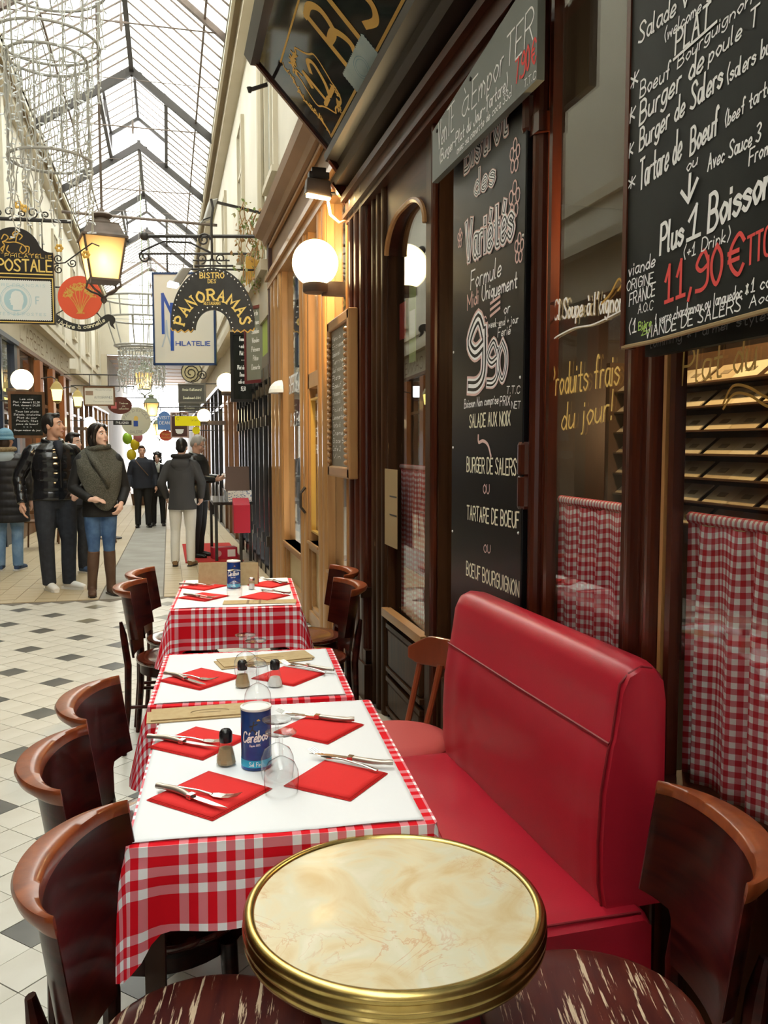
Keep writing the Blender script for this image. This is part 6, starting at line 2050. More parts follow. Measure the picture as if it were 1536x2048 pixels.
flat_sign('yellow_sign', 'bright yellow banner sign below the grey signs', .437, 19.6, 2.065, .56, .215, -12, mat('sign_brightyellow', (.85, .75, .0), .5), None, 'rect', [('C', -.24, -.19, .02, .06), ('La Cure', .08, .22, .0, .05)], mat('dull_yellow', (.45, .38, .02), .6), .2)
yd = thing('yellow_disc', 'round yellow disc hanging right of the bathtub sign', 'sign', (.62, 19.62, 1.86), R(-12))
MB().prism([(math.cos(2 * PI * i / 24) * .085, math.sin(2 * PI * i / 24) * .085) for i in range(24)], (0, -.01, 0), (1, 0, 0), (0, 0, 1), (0, .02, 0)).obj('disc', MATS['sign_brightyellow'], yd)
MB().tube([(0, 0, .08), (0, 0, .12), (.56, 0, .12)], .006, 6).obj('hanger', M_iron, yd)
flat_sign('blue_arch_sign', 'blue arched sign with white letters', -.07, 21.8, 2.13, .34, .46, -12, mat('sign_midblue', (.12, .25, .58), .5), None, 'arch', [('VISIT', -.13, .13, .04, .07), ('DEAN', -.12, .12, -.09, .07)], M_chalk, .1)
flat_sign('orange_oval_sign', 'small orange oval sign below the blue arch', -.04, 21.85, 1.76, .32, .26, -12, mat('sign_redorange', (.62, .10, .045), .5), None, 'oval', [('Wagon', -.09, .09, .02, .05), ('Nostalgie', -.12, .12, -.06, .04)], M_gold, .0)

# ============================================================ wire light chandeliers
M_wire = mat('white_wire', (.42, .41, .37), .5)
M_hoop = mat('grey_hoop', (.30, .29, .26), .45)
M_led = mat('clear_led', (.72, .76, .80), .2)
def light_curtain(label, x, y, z, rings, bars, strands, seed, length=(.9, 1.5), scale=1.0):
    """tiered hoops hung with wire strands of tiny bulbs; rings = [(radius, z)], from the top"""
    rnd = random.Random(seed)
    t = thing('light_chandelier', label, 'chandelier', (x, y, z), 0, 'wire light chandeliers')
    for r, zz in rings:
        MB().tube([(r * math.cos(a), r * math.sin(a), zz) for a in [2 * PI * i / 40 for i in range(40)]], .015 * scale, 6, closed=True).obj('hoop', M_hoop, t, smooth=True)
        MB().tube([(-r, 0, zz), (r, 0, zz)], .006 * scale, 5).tube([(0, -r, zz), (0, r, zz)], .006 * scale, 5).obj('cross_wire', M_hoop, t)
    for (ra, za, rb, zb, n) in bars:
        for k in range(n):
            a = 2 * PI * (k + .3) / n
            MB().tube([(ra * math.cos(a), ra * math.sin(a), za), (rb * math.cos(a), rb * math.sin(a), zb)], .010 * scale, 6).obj('upright', M_hoop, t)
    for (r, z0, l0, l1, n) in strands:
        for k in range(n):
            a = 2 * PI * (k + rnd.uniform(-.3, .3)) / n
            L_ = rnd.uniform(l0, l1)
            m = max(4, int(L_ / (.085 * scale)))
            px_, py_ = r * math.cos(a), r * math.sin(a)
            pts, bl = [], MB()
            for i in range(m + 1):
                w = .018 * scale
                p = (px_ + rnd.uniform(-w, w), py_ + rnd.uniform(-w, w), z0 - L_ * i / m)
                pts.append(p)
                if i and rnd.random() < .75:
                    an = rnd.uniform(0, 2 * PI)
                    d = (math.cos(an) * .04 * scale, math.sin(an) * .04 * scale, rnd.uniform(-.03, .012) * scale)
                    q = (p[0] + d[0], p[1] + d[1], p[2] + d[2])
                    bl.tube([p, q], [.005 * scale, .0085 * scale], 5)
            s = MB().tube(pts, .0058 * scale, 5).obj('wire_strand', M_wire, t)
            if bl.v:
                tag(bl.obj('bulbs', M_led, s), kind='stuff')
    MB().tube([(0, 0, rings[0][1]), (0, 0, 9.55 - z)], .006, 5).obj('suspension_wire', M_hoop, t)
    return t
light_curtain('large tiered chandelier of wire and clear bulbs at the upper left', -1.03, 8.80, 3.58,
              [(.55, 2.25), (.47, 1.70), (.36, 1.55), (.37, .63)], [(.36, 1.55, .37, .63, 6), (.47, 1.70, .50, 2.7, 6)],
              [(.50, 2.75, .9, 1.15, 20), (.47, 1.70, .3, .6, 16), (.37, 1.55, .85, 1.1, 30), (.37, .64, .3, .72, 26), (.25, 1.5, .9, 1.5, 10)], 3)
light_curtain('small chandelier of dense white wire far down the arcade', -.68, 25.2, 3.05,
              [(1.0, 2.55), (.95, 2.0), (.72, 1.25), (.62, 1.2)], [(1.0, 2.55, .95, 2.0, 8), (.72, 1.25, .95, 2.0, 6)],
              [(.62, 1.25, .95, 1.3, 34), (.5, 1.25, .9, 1.25, 20)], 5, scale=1.9)

# ============================================================ plant and outdoor lamps on the right
pl = thing('hanging_plant', 'straggly climbing plant hanging from the oak cornice corner', 'plant', (.98, 10.45, 3.45))
M_leafs = [mat('leaf_green', (.16, .22, .06), .6), mat('leaf_dry', (.34, .19, .07), .7), mat('leaf_pale', (.38, .36, .17), .6)]
rn = random.Random(12)
lf = [MB().hexa([(0, 0, -.001), (.03, -.018, -.001), (.06, 0, -.001), (.03, .018, -.001), (0, 0, .001), (.03, -.018, .006), (.06, 0, .001), (.03, .018, .006)]).mesh('leaf', m) for m in M_leafs]
for k in range(9):
    x, y = rn.uniform(-.12, .16), rn.uniform(-.2, .2)
    top = rn.uniform(.75, 1.0)
    pts = [(x + rn.uniform(-.1, .1) * (1 - i / 6), y + rn.uniform(-.05, .05), top - i * (top - rn.uniform(-.02, .1)) / 6) for i in range(7)]
    MB().tube(pts, .006, 5).obj('stem', M_leafs[1], pl)
    for i in range(26):
        p = pts[rn.randrange(7)]
        meshobj(lf[rn.choice((0, 0, 1, 1, 2))], 'leaf', pl, (p[0] + rn.uniform(-.09, .09), p[1] + rn.uniform(-.09, .09), p[2] + rn.uniform(-.08, .08)), (rn.uniform(-1.5, 1.5), rn.uniform(-1.5, 1.5), rn.uniform(0, 6.3)), (rn.uniform(.6, 1.2),) * 3)
fr = thing('grey_floodlight', 'unlit grey floodlight on an iron arm under the right eave', 'lamp', (.60, 11.05, 4.46), R(10))
MB().hexa([(-.12, -.05, -.16), (-.02, -.05, -.10), (-.02, .1, -.10), (-.12, .1, -.16), (-.04, -.05, .10), (.06, -.05, .13), (.06, .1, .13), (-.04, .1, .10)]).obj('housing', mat('grey_metal', (.30, .29, .27), .4, metal=.5), fr, bevel=.01)
MB().hexa([(-.145, -.055, -.17), (-.02, -.055, -.11), (-.02, .105, -.11), (-.145, .105, -.17), (-.14, -.055, -.15), (-.02, -.055, -.095), (-.02, .105, -.095), (-.14, .105, -.15)]).obj('lamp_glass', M_black, fr)
MB().bar((.04, .03, .10), (.62, .03, .03), .03, .03).obj('arm', M_iron, fr)
f2 = thing('white_floodlight', 'lit blueish floodlight beside the horseshoe sign', 'lamp', (.17, 10.35, 3.50), R(10))
MB().hexa([(-.10, -.05, -.10), (.0, -.05, -.12), (.0, .1, -.12), (-.10, .1, -.10), (.02, -.05, .08), (.14, -.05, .09), (.14, .1, .09), (.02, .1, .08)]).obj('housing', MATS['grey_metal'], f2, bevel=.01)
MB().hexa([(-.13, -.05, -.13), (-.02, -.05, -.14), (-.02, .1, -.14), (-.13, .1, -.13), (-.125, -.05, -.08), (-.02, -.05, -.10), (-.02, .1, -.10), (-.125, .1, -.08)]).obj('lamp_glass', emat('cool_lamp', (.7, .85, 1), 4), f2)
MB().tube([(.1, .03, .08), (.3, .03, .10), (1.0, -.1, .12)], .012, 6).obj('arm', M_iron, f2)
gw = thing('gilt_wing', 'gilded carved wing ornament beside the hanging plant', 'ornament', (1.04, 10.45, 3.42), R(5))
for k in range(7):
    MB().prism([(0, 0), (.012, .02), (.03, .35 - .03 * k), (.015, .38 - .03 * k), (0, .33 - .03 * k)], (-.10 + .022 * k, -.01 - .004 * k, .02 * k), (1, 0, .25), (0, 0, 1), (0, .02, 0)).obj('feather', M_gold, gw)

# ============================================================ small shop furniture far along
bk = thing('book_stand', 'black table stall with trays of stamps outside the metal doors', 'stall', (.86, 12.5, ZF(12.5)))
MB().box(-.28, .26, -.75, .75, .80, .84).obj('table_top', M_black, bk)
for sx in (-.24, .22):
    for sy in (-.7, .7):
        MB().box(sx - .02, sx + .02, sy - .02, sy + .02, 0, .80).obj('leg', M_black, bk)
MB().hexa([(-.10, -.70, .98), (.22, -.70, .98), (.22, -.66, .98), (-.10, -.66, .98), (-.10, -.60, 1.32), (.22, -.60, 1.32), (.22, -.57, 1.32), (-.10, -.57, 1.32)]).obj('brown_folder', mat('folder_brown', (.09, .05, .035), .6), bk)
_spk = mat('stamp_paper', (.7, .68, .62), .7, noise=(60, (.1, .14, .25), .52, .6))
MB().box(-.08, .24, -.74, -.30, .84, .99).obj('stamp_tray', _spk, bk)
MB().box(-.08, .24, -.28, .1, .84, .97).obj('stamp_tray', _spk, bk)
rbx = thing('red_box', 'red metal box standing under the stall edge by the doors', 'box', (.93, 11.55, ZF(11.55)))
MB().hexa([(-.10, -.12, .42), (.12, -.12, .42), (.12, .12, .42), (-.10, .12, .42), (-.10, -.12, .80), (.12, -.12, .80), (.12, .12, .88), (-.10, .12, .88)]).obj('body', mat('red_box_paint', (.42, .01, .03), .4), rbx, bevel=.008)
MB().box(-.02, .02, -.02, .02, 0, .42).obj('stand', M_black, rbx)
rb2 = thing('red_carton', 'small red carton on the red carpet under the stall', 'box', (.74, 12.15, ZF(12.15) + .012), R(8))
MB().box(-.17, .17, -.1, .1, 0, .16).obj('carton', mat('carton_red', (.5, .02, .05), .5), rb2, bevel=.004)
MB().box(.03, .14, -.104, -.1, .03, .13).obj('white_label', M_white, rb2)
MB().prism([(math.cos(2 * PI * i / 16) * .045, math.sin(2 * PI * i / 16) * .045) for i in range(16)], (-.10, -.101, .08), (1, 0, 0), (0, 0, 1), (0, -.003, 0)).obj('round_mark', mat('mark_pink', (.7, .4, .42), .5), rb2)
# dark cafe chairs and a table along the left side, behind the people
def plain_chair(label, x, y, rz):
    t = thing('cafe_chair', label, 'chair', (x, y, ZF(y)), R(rz), 'cafe chairs along the left')
    MB().lathe([(.0001, .46), (.19, .46), (.2, .45), (.19, .43), (.0001, .43)], 20).obj('seat', M_brwood, t, smooth=40)
    for sx, sy in ((1, 1), (1, -1), (-1, 1), (-1, -1)):
        MB().tube([(sx * .18, sy * .18, 0), (sx * .15, sy * .15, .43)], .014, 6).obj('leg', M_brwood, t)
    for s in (-1, 1):
        MB().tube([(-.16, s * .15, .43), (-.22, s * .16, .85)], .014, 6).obj('back_post', M_brwood, t)
    for z in (.6, .72, .83):
        MB().bar((-.19 - (z - .6) * .12, -.16, z), (-.19 - (z - .6) * .12, .16, z), .015, .05).obj('back_rail', M_brwood, t)
plain_chair('wooden cafe chair behind the woman in the shawl', -1.15, 15.4, 30)
plain_chair('dark cafe chair by the left shop behind the puffer jacket man', -2.1, 14.6, 80)
plain_chair('dark cafe chair between the two left hand visitors', -1.7, 15.6, 10)
plain_chair('small wooden chair further along behind the white trousers', .15, 21.5, 120)
ct = thing('cafe_table', 'small round cafe table with iron foot behind the woman', 'table', (-1.05, 16.2, ZF(16.2)))
MB().lathe([(.0001, .74), (.3, .74), (.3, .71), (.0001, .71)], 28).obj('top', M_brwood, ct, smooth=40)
MB().lathe([(.03, .71), (.025, .1), (.06, .05), (.2, .02), (.2, 0)], 16).obj('foot', M_iron, ct, smooth=40)
bl_ = thing('balloon_bunch', 'bunch of yellow green and pink balloons near the far left', 'balloons', (-1.2, 30.0, 1.5))
for x, z, c in ((-.12, .25, (.35, .62, .05)), (.12, .05, (.8, .62, .02)), (.22, .3, (.75, .25, .3)), (.0, -.3, (.75, .6, .03))):
    MB().ell((x, 0, z), (.16, .16, .2), 16, 10).obj('balloon', mat('balloon_%d' % int(c[0] * 100 + c[1] * 10), c, .25), bl_, smooth='all')
    MB().tube([(x, 0, z - .2), (0, 0, -.9)], .006, 5).obj('string', M_white, bl_)
tr_ = thing('leafy_bush', 'leafy green potted bush below the balloons', 'plant', (-1.0, 30.0, ZF(30)))
MB().lathe([(.2, 0), (.26, .4), (.24, .4)], 16).obj('pot', M_brwood, tr_)
bm_ = MB()
for k in range(420):
    a, r_, z = rn.uniform(0, 6.3), rn.uniform(0, 1) ** .5, rn.uniform(0, 1)
    c = Vector((r_ * .42 * math.cos(a) * math.sin(z * PI), r_ * .42 * math.sin(a), .45 + 1.0 * z))
    d = Vector((rn.uniform(-1, 1), rn.uniform(-1, 1), rn.uniform(-1, 1))).normalized() * .09
    e = d.cross(Vector((0, 0, 1))).normalized() * .035
    b = len(bm_.v)
    bm_.v += [tuple(c), tuple(c + d * .5 + e), tuple(c + d), tuple(c + d * .5 - e)]
    bm_.f.append((b, b + 1, b + 2, b + 3))
tag(bm_.obj('leaves', M_leafs[0], tr_), kind='stuff')

# ============================================================ people
def remeshed(mb, voxel, smooth_it=3, name='body', m=None):
    me = bpy.data.meshes.new('tmp')
    me.from_pydata(mb.v, [], mb.f)
    bmx = bmesh.new()
    bmx.from_mesh(me)
    bmesh.ops.recalc_face_normals(bmx, faces=bmx.faces)
    bmx.to_mesh(me)
    bmx.free()
    o = bpy.data.objects.new('tmp', me)
    COL.objects.link(o)
    md = o.modifiers.new('r', 'REMESH')
    md.mode = 'VOXEL'
    md.voxel_size = voxel
    md.use_smooth_shade = True
    sm = o.modifiers.new('s', 'SMOOTH')
    sm.factor = .5
    sm.iterations = smooth_it
    dg = bpy.context.evaluated_depsgraph_get()
    out = bpy.data.meshes.new_from_object(o.evaluated_get(dg))
    out.name = name
    bpy.data.objects.remove(o)
    bpy.data.meshes.remove(me)
    out.materials.clear()
    if m:
        out.materials.append(m)
    return out

M_skin = mat('skin', (.60, .34, .24), .5, noise=(8, (.66, .40, .30), .35, .65))
M_skin2 = mat('skin_pale', (.68, .44, .35), .5, noise=(8, (.72, .47, .38), .35, .65))
M_hairb = mat('hair_black', (.013, .010, .009), .4, bump=((60, 60, 8), .5, .006))
M_hairg = mat('hair_grey', (.36, .34, .31), .5, bump=((60, 60, 8), .5, .006))
M_hairbr = mat('hair_brown', (.05, .028, .018), .45, bump=((60, 60, 8), .5, .006))
M_lip = mat('lips', (.44, .21, .17), .5)
M_eyew = mat('eye_white', (.8, .78, .75), .2)
M_pupil = mat('pupil', (.02, .012, .01), .1)
M_puff = mat('glossy_black_puffer', (.010, .011, .014), .16, coat=.35, bump=(30, .12, .006))
M_puffm = mat('matt_black_puffer', (.016, .015, .018), .5, bump=(25, .2, .006))
M_jeans = mat('dark_jeans', (.018, .022, .032), .8, noise=(20, (.03, .036, .05), .4, .7), bump=(14, .35, .012))
M_bluejeans = mat('blue_jeans', (.035, .085, .20), .8, noise=(7, (.09, .18, .36), .42, .72), bump=(14, .3, .012))
M_paleblue = mat('pale_jeans', (.16, .28, .46), .8, noise=(7, (.30, .44, .62), .4, .7), bump=(14, .3, .012))
M_blackcloth = mat('black_cloth', (.010, .010, .011), .7, bump=(16, .25, .01))
M_navycloth = mat('navy_cloth', (.014, .017, .028), .75, bump=(16, .25, .01))
M_greycloth = mat('charcoal_cloth', (.052, .052, .054), .85, bump=(120, .3, .004))
M_whitecloth = mat('white_denim', (.70, .69, .64), .75, bump=(14, .4, .012))
M_leatherj = mat('black_leather_jacket', (.013, .013, .013), .28, coat=.2, bump=(18, .3, .008))
M_boot = mat('brown_boot', (.085, .045, .028), .5, noise=(8, (.12, .07, .045), .4, .7), bump=(20, .2, .006))
M_tanshoe = mat('tan_shoe', (.25, .15, .07), .55)
M_sneak = mat('white_sneaker', (.74, .72, .68), .5)
M_blueshoe = mat('blue_sneaker', (.05, .09, .18), .6)
M_blackshoe = mat('black_shoe', (.012, .012, .012), .3)
M_shawl = mat('grey_knit', (.055, .056, .045), .95, noise=(140, (.12, .12, .10), .42, .6), bump=(130, .9, .01))
M_fur = mat('fur_trim', (.26, .18, .09), .9, noise=(50, (.40, .30, .16), .35, .65), bump=(90, 1.0, .02))
M_furb = mat('dark_fur', (.02, .016, .014), .9, bump=(90, 1.0, .02))
M_knit = mat('blue_knit', (.10, .25, .38), .9, noise=((4, 4, 60), (.2, .38, .5), .4, .6), bump=(90, .6, .01))
M_greyblue = mat('grey_blue_hood', (.36, .42, .46), .9)

def hand_into(mb, w, d, n, curl=.5, sgn=1):
    """five fingered hand from wrist w along d; n = palm normal; sgn = side of the thumb"""
    w, d, n = Vector(w), Vector(d).normalized(), Vector(n)
    n = (n - d * n.dot(d)).normalized()
    sd = d.cross(n) * sgn
    mb.tube([w - d * .03, w + d * .02, w + d * .06, w + d * .09], [(.024, .024), (.026, .024), (.03, .03), (.026, .026)], 10)
    mb.ell(w + d * .05, (.036, .036, .036), 10, 8)
    mb.tube([w + d * .03 - sd * .02, w + d * .085 - sd * .026], [.013, .013], 8).tube([w + d * .03 + sd * .02, w + d * .085 + sd * .026], [.013, .013], 8)
    for k, L_ in enumerate((.070, .080, .074, .058)):
        b = w + d * .085 + sd * (.028 - .019 * k)
        p, dr = b, d.copy()
        pts = [p]
        for j in range(3):
            a = curl * (.5, .75, .6)[j]
            dr = (dr * math.cos(a) + n * math.sin(a)).normalized()
            nn = dr
            p = p + dr * L_ * (.42, .32, .26)[j]
            pts.append(p)
        mb.tube(pts, [.0098, .0095, .009, .0075], 8)
    b = w + d * .025 + sd * .024
    t1 = b + (d * .55 + sd * .7 + n * .3).normalized() * .042
    t2 = t1 + (d * .85 + sd * .2 + n * .35).normalized() * .034
    mb.tube([b, t1, t2], [.013, .0115, .009], 8)
    return mb

def head_mats(yaw, pitch, roll=0):
    return Matrix.Rotation(yaw, 3, 'Z') @ Matrix.Rotation(-pitch, 3, 'X') @ Matrix.Rotation(roll, 3, 'Y')

def person(label, loc, rz, H, skin, hairkind, hairm, head=(0, 0), arms=None, legs=None, top=None, hem=.80, topm=None, girth=1.0, bottomm=None,
           legw=1.0, shoem=None, boots=None, voxel=.009, puff=0, puff_n=9, female=False, extras=None):
    s = H / 1.80
    t = thing('person', label, 'person', loc, R(rz))
    t.scale = (s, s, s)
    SH = (.165 if female else .19)
    arms = arms or {}
    aL = arms.get('L', ((.27, .03, 1.16), (.28, -.05, .90), (0, -.1, -1), (-1, 0, 0), .5))
    aR = arms.get('R', ((-.27, .03, 1.16), (-.28, -.05, .90), (0, -.1, -1), (1, 0, 0), .5))
    legs = legs or {}
    lL = legs.get('L', ((.095, 0, .90), (.105, -.01, .50), (.11, .03, .09), 10))
    lR = legs.get('R', ((-.095, 0, .90), (-.105, -.01, .50), (-.11, .03, .09), -10))
    HC = Vector((0, -.015, 1.665))
    M = head_mats(R(head[0]), R(head[1]))
    def hp(p):
        return HC + M @ Vector(p)
    # --- body: one continuous surface
    b = MB()
    b.ell(hp((0, .014, .030)), (.076, .096, .100), 18, 12, M)
    b.ell(hp((0, -.022, -.030)), (.060, .070, .082), 16, 10, M)
    b.ell(hp((0, -.032, -.078)), (.044, .050, .040), 14, 8, M)
    b.ell(hp((0, -.070, -.104)), (.020, .018, .017), 10, 8, M)
    b.ell(hp((0, -.076, .026)), (.048, .020, .014), 12, 8, M)
    for sx in (-1, 1):
        b.ell(hp((sx * .034, -.064, -.030)), (.024, .024, .026), 10, 8, M)
        b.ell(hp((sx * .074, .012, -.012)), (.011, .021, .032), 10, 8, M)
    b.tube([hp((0, -.084, .022)), hp((0, -.100, -.008)), hp((0, -.113, -.030)), hp((0, -.096, -.040))], [.009, .010, .0135, .008], 8)
    b.ell(hp((0, -.086, -.066)), (.022, .014, .014), 10, 6, M)
    b.tube([hp((0, .02, -.03)), (0, .012, 1.56), (0, .012, 1.50), (0, .012, 1.44)], [(.056, .06), (.054, .056), (.06, .06), (.10, .08)], 14)
    wd = .85 if female else 1.0
    b.tube([(0, .01, 1.50), (0, .01, 1.44), (0, 0, 1.32), (0, 0, 1.20), (0, 0, 1.08), (0, 0, .96), (0, 0, .86)], [(.06, .06), (.155 * wd, .085), (.165 * wd, .105), (.145 * wd, .10), (.130 * wd, .095), (.15, .105), (.12, .09)], 18)
    for sx, (el, wr, hd, pn, cu) in ((1, aL), (-1, aR)):
        b.tube([(sx * .10, .01, 1.43), (sx * SH, .01, 1.415), el, wr], [.05, .052, .038, .026], 12)
        hand_into(b, wr, hd, pn, cu, 1 if sx < 0 else -1)
    for sx, (hi, kn, an, fy) in ((1, lL), (-1, lR)):
        b.tube([hi, ((hi[0] + kn[0]) / 2, (hi[1] + kn[1]) / 2 - .01, (hi[2] + kn[2]) / 2), kn, ((kn[0] + an[0]) / 2, (kn[1] + an[1]) / 2 + .015, kn[2] * .55 + an[2] * .45), an], [r_ * min(1.0, legw * .96) for r_ in (.074, .062, .046, .042, .034)], 12)
        fd = Vector((math.sin(R(fy)), -math.cos(R(fy)), 0))
        b.tube([Vector(an) + fd * -.03 + Vector((0, 0, -.04)), Vector(an) + fd * .08 + Vector((0, 0, -.055)), Vector(an) + fd * .15 + Vector((0, 0, -.065))], [.034, .032, .022], 8)
    meshobj(remeshed(b, voxel, 2, 'body', skin), 'body', t)
    # --- face details
    rot3 = M
    def small(name, c, r, m, seg=10):
        mb = MB().ell(hp(c), r, seg, 8, rot3)
        return mb.obj(name, m, t, smooth='all')
    for sx in (-1, 1):
        small('eye', (sx * .030, -.0815, .004), (.0145, .008, .0075), M_eyew)
        small('iris', (sx * .030 + .002, -.0885, .004), (.006, .003, .0065), M_pupil, 8)
        MB().tube([hp((sx * .013, -.0945, .029)), hp((sx * .030, -.0925, .032)), hp((sx * .048, -.078, .025))], [.0032, .0036, .0022], 6).obj('eyebrow', hairm if hairm != M_hairg else M_hairbr, t)
    MB().tube([hp((-.024, -.090, -.067)), hp((-.008, -.1005, -.063)), hp((.008, -.1005, -.063)), hp((.024, -.090, -.067))], [.003, .0055, .0055, .003], 6).tube([hp((-.02, -.091, -.071)), hp((0, -.101, -.074)), hp((.02, -.091, -.071))], [.003, .006, .003], 6).obj('lips', M_lip, t, smooth='all')
    # --- hair
    hb = MB()
    if hairkind in ('short', 'grey', 'back'):
        hb.ell(hp((0, .020, .037)), (.0795, .0955, .0995), 20, 14, M)
        hb.ell(hp((0, .065, -.005)), (.070, .052, .075), 14, 10, M)
        hb.ell(hp((0, -.042, .098)), (.052, .048, .028), 14, 8, M)
        for sx in (-1, 1):
            hb.ell(hp((sx * .068, -.008, .028)), (.014, .032, .045), 10, 8, M)
    elif hairkind == 'long':
        hb.ell(hp((0, .024, .040)), (.084, .100, .104), 20, 14, M)
        hb.ell(hp((0, .075, -.03)), (.080, .055, .10), 14, 10, M)
        for sx in (-1, 1):
            hb.tube([hp((sx * .03, -.062, .105)), hp((sx * .066, -.04, .06)), hp((sx * .078, -.012, .0)), hp((sx * .074, .0, -.07)), hp((sx * .055, .01, -.13))], [.022, .024, .022, .026, .02], 8)
    elif hairkind == 'curly':
        rn_ = random.Random(3)
        hb.ell(hp((0, .024, .042)), (.090, .105, .106), 20, 14, M)
        for k in range(60):
            a = rn_.uniform(.35, 2 * PI - .35) - PI / 2
            zz = rn_.uniform(-.14, .10)
            hb.ell(hp((math.cos(a) * .088, .02 + math.sin(a) * .09, zz)), (.026, .026, .026), 8, 6, M)
    if hairkind != 'hat':
        meshobj(remeshed(hb, .008, 2, 'hair', hairm), 'hair', t)
    else:
        kb = MB()
        kb.ell(hp((0, .015, .055)), (.092, .110, .095), 20, 14, M)
        kb.tube([hp((math.cos(a) * .088, .015 + math.sin(a) * .105, .012)) for a in [2 * PI * i / 24 for i in range(24)]], .018, 8, closed=True)
        meshobj(remeshed(kb, .008, 1, 'knit_hat', hairm), 'knit_hat', t)
        hb = MB().ell(hp((0, .05, -.04)), (.078, .06, .09), 14, 10, M)
        meshobj(remeshed(hb, .009, 2, 'hair', M_hairbr), 'hair', t)
    # --- jacket
    j = MB()
    g = girth
    key = [(1.505, .085, .085), (1.475, .135, .105), (1.43, SH * 1.0, .125), (1.32, SH * 1.08, .148), (1.20, SH * 1.02, .145), (1.08, SH * .98, .142), (.96, SH * 1.05, .148), (hem, SH * 1.08 if hem > .8 else SH * 1.15, .15)]
    zs = []
    N = 70
    pts, rr = [], []
    for i in range(N + 1):
        z = key[0][0] + (hem - key[0][0]) * i / N
        for k in range(len(key) - 1):
            if key[k][0] >= z >= key[k + 1][0] - 1e-6:
                f = (key[k][0] - z) / max(key[k][0] - key[k + 1][0], 1e-6)
                rx = key[k][1] + (key[k + 1][1] - key[k][1]) * f
                ry = key[k][2] + (key[k + 1][2] - key[k][2]) * f
                break
        w = 0
        if puff:
            w = puff * (abs(math.sin((1.5 - z) / (1.5 - hem) * puff_n * PI)) ** .45 - .6)
        pts.append((0, .008, z))
        rr.append((rx * g + w, ry * g + w))
    j.tube(pts, rr, 28)
    for sx, (el, wr, hd, pn, cu) in ((1, aL), (-1, aR)):
        sh0, sh1 = Vector((sx * .10, .01, 1.44)), Vector((sx * (SH + .01), .01, 1.415))
        E_, W_ = Vector(el), Vector(wr)
        path, rad = [sh0], [.065]
        for a_, c_, n_, r0, r1 in ((sh1, E_, 20, .073, .060), (E_, W_, 18, .060, .044)):
            for i in range(n_ + 1):
                f = i / n_
                w = puff * .8 * (abs(math.sin(f * PI * 3)) ** .45 - .6) if puff else 0
                path.append(a_.lerp(c_, f))
                rad.append((r0 + (r1 - r0) * f) * (.55 + .45 * g) + w)
        j.tube(path, rad, 14)
    if top == 'collar' or top == 'puffer':
        j.tube([(math.cos(a) * .088, .014 + math.sin(a) * .085, 1.515 + .018 * math.sin(a)) for a in [2 * PI * i / 24 for i in range(24)]], .026, 8, closed=True)
    meshobj(remeshed(j, .0085 if puff else .010, 1 if puff else 3, 'jacket', topm), 'jacket', t)
    # --- trousers
    q = MB()
    for sx, (hi, kn, an, fy) in ((1, lL), (-1, lR)):
        end = Vector(an) if not boots else Vector(kn).lerp(Vector(an), .22)
        mid = Vector(hi).lerp(Vector(kn), .5)
        cf = Vector(kn).lerp(Vector(an), .5) + Vector((0, .012, 0))
        pts = [Vector(hi) + Vector((0, 0, .05)), mid, Vector(kn)] + ([end] if boots else [cf, end + Vector((0, 0, -.03))])
        rad = [.105 * legw, .092 * legw, .070 * legw] + ([.064 * legw] if boots else [.066 * legw, .060 * legw])
        q.tube(pts, rad, 14)
    q.tube([(0, .005, 1.0), (0, .005, .92), (0, .005, .84)], [(.165 * wd, .115), (.178, .13), (.14, .10)], 18)
    meshobj(remeshed(q, .010, 3, 'trousers', bottomm), 'trousers', t)
    # --- shoes or boots
    for sx, (hi, kn, an, fy) in ((1, lL), (-1, lR)):
        fd = Vector((math.sin(R(fy)), -math.cos(R(fy)), 0))
        A = Vector(an)
        z0 = Vector((A.x, A.y, 0))
        k = MB()
        k.tube([z0 + fd * -.055 + Vector((0, 0, .048)), z0 + Vector((0, 0, .052)), z0 + fd * .09 + Vector((0, 0, .042)), z0 + fd * .17 + Vector((0, 0, .032)), z0 + fd * .20 + Vector((0, 0, .028))], [(.045, .036), (.05, .040), (.040, .046), (.030, .042), (.018, .026)], 12)
        if boots:
            K = Vector(kn)
            k.tube([K.lerp(A, .06), K.lerp(A, .4), K.lerp(A, .8), A + Vector((0, 0, -.03))], [.062, .061, .050, .050], 14)
        else:
            k.tube([A + Vector((0, 0, .01)), A + Vector((0, 0, -.05))], [.045, .048], 12)
        sole = MB()
        for kk, (f0, w_) in enumerate(((-.085, .03), (-.03, .04), (.06, .043), (.14, .044), (.20, .028))):
            pass
        poly = []
        side = Vector((fd.y, -fd.x, 0))
        for f0, w_ in ((-.09, .02), (-.07, .036), (.0, .037), (.08, .043), (.15, .042), (.20, .026), (.212, .01)):
            poly.append((f0, w_))
        poly = poly + [(f0, -w_) for f0, w_ in reversed(poly)]
        nm = 'boot' if boots else 'shoe'
        so = meshobj(remeshed(k, .009, 2, nm, boots or shoem), nm, t)
        MB().prism(poly, z0, fd, side, (0, 0, .02)).obj('sole', M_sneak if shoem in (M_sneak, M_blueshoe) else M_blackshoe, so)
    if extras:
        extras(t, hp, M)
    return t

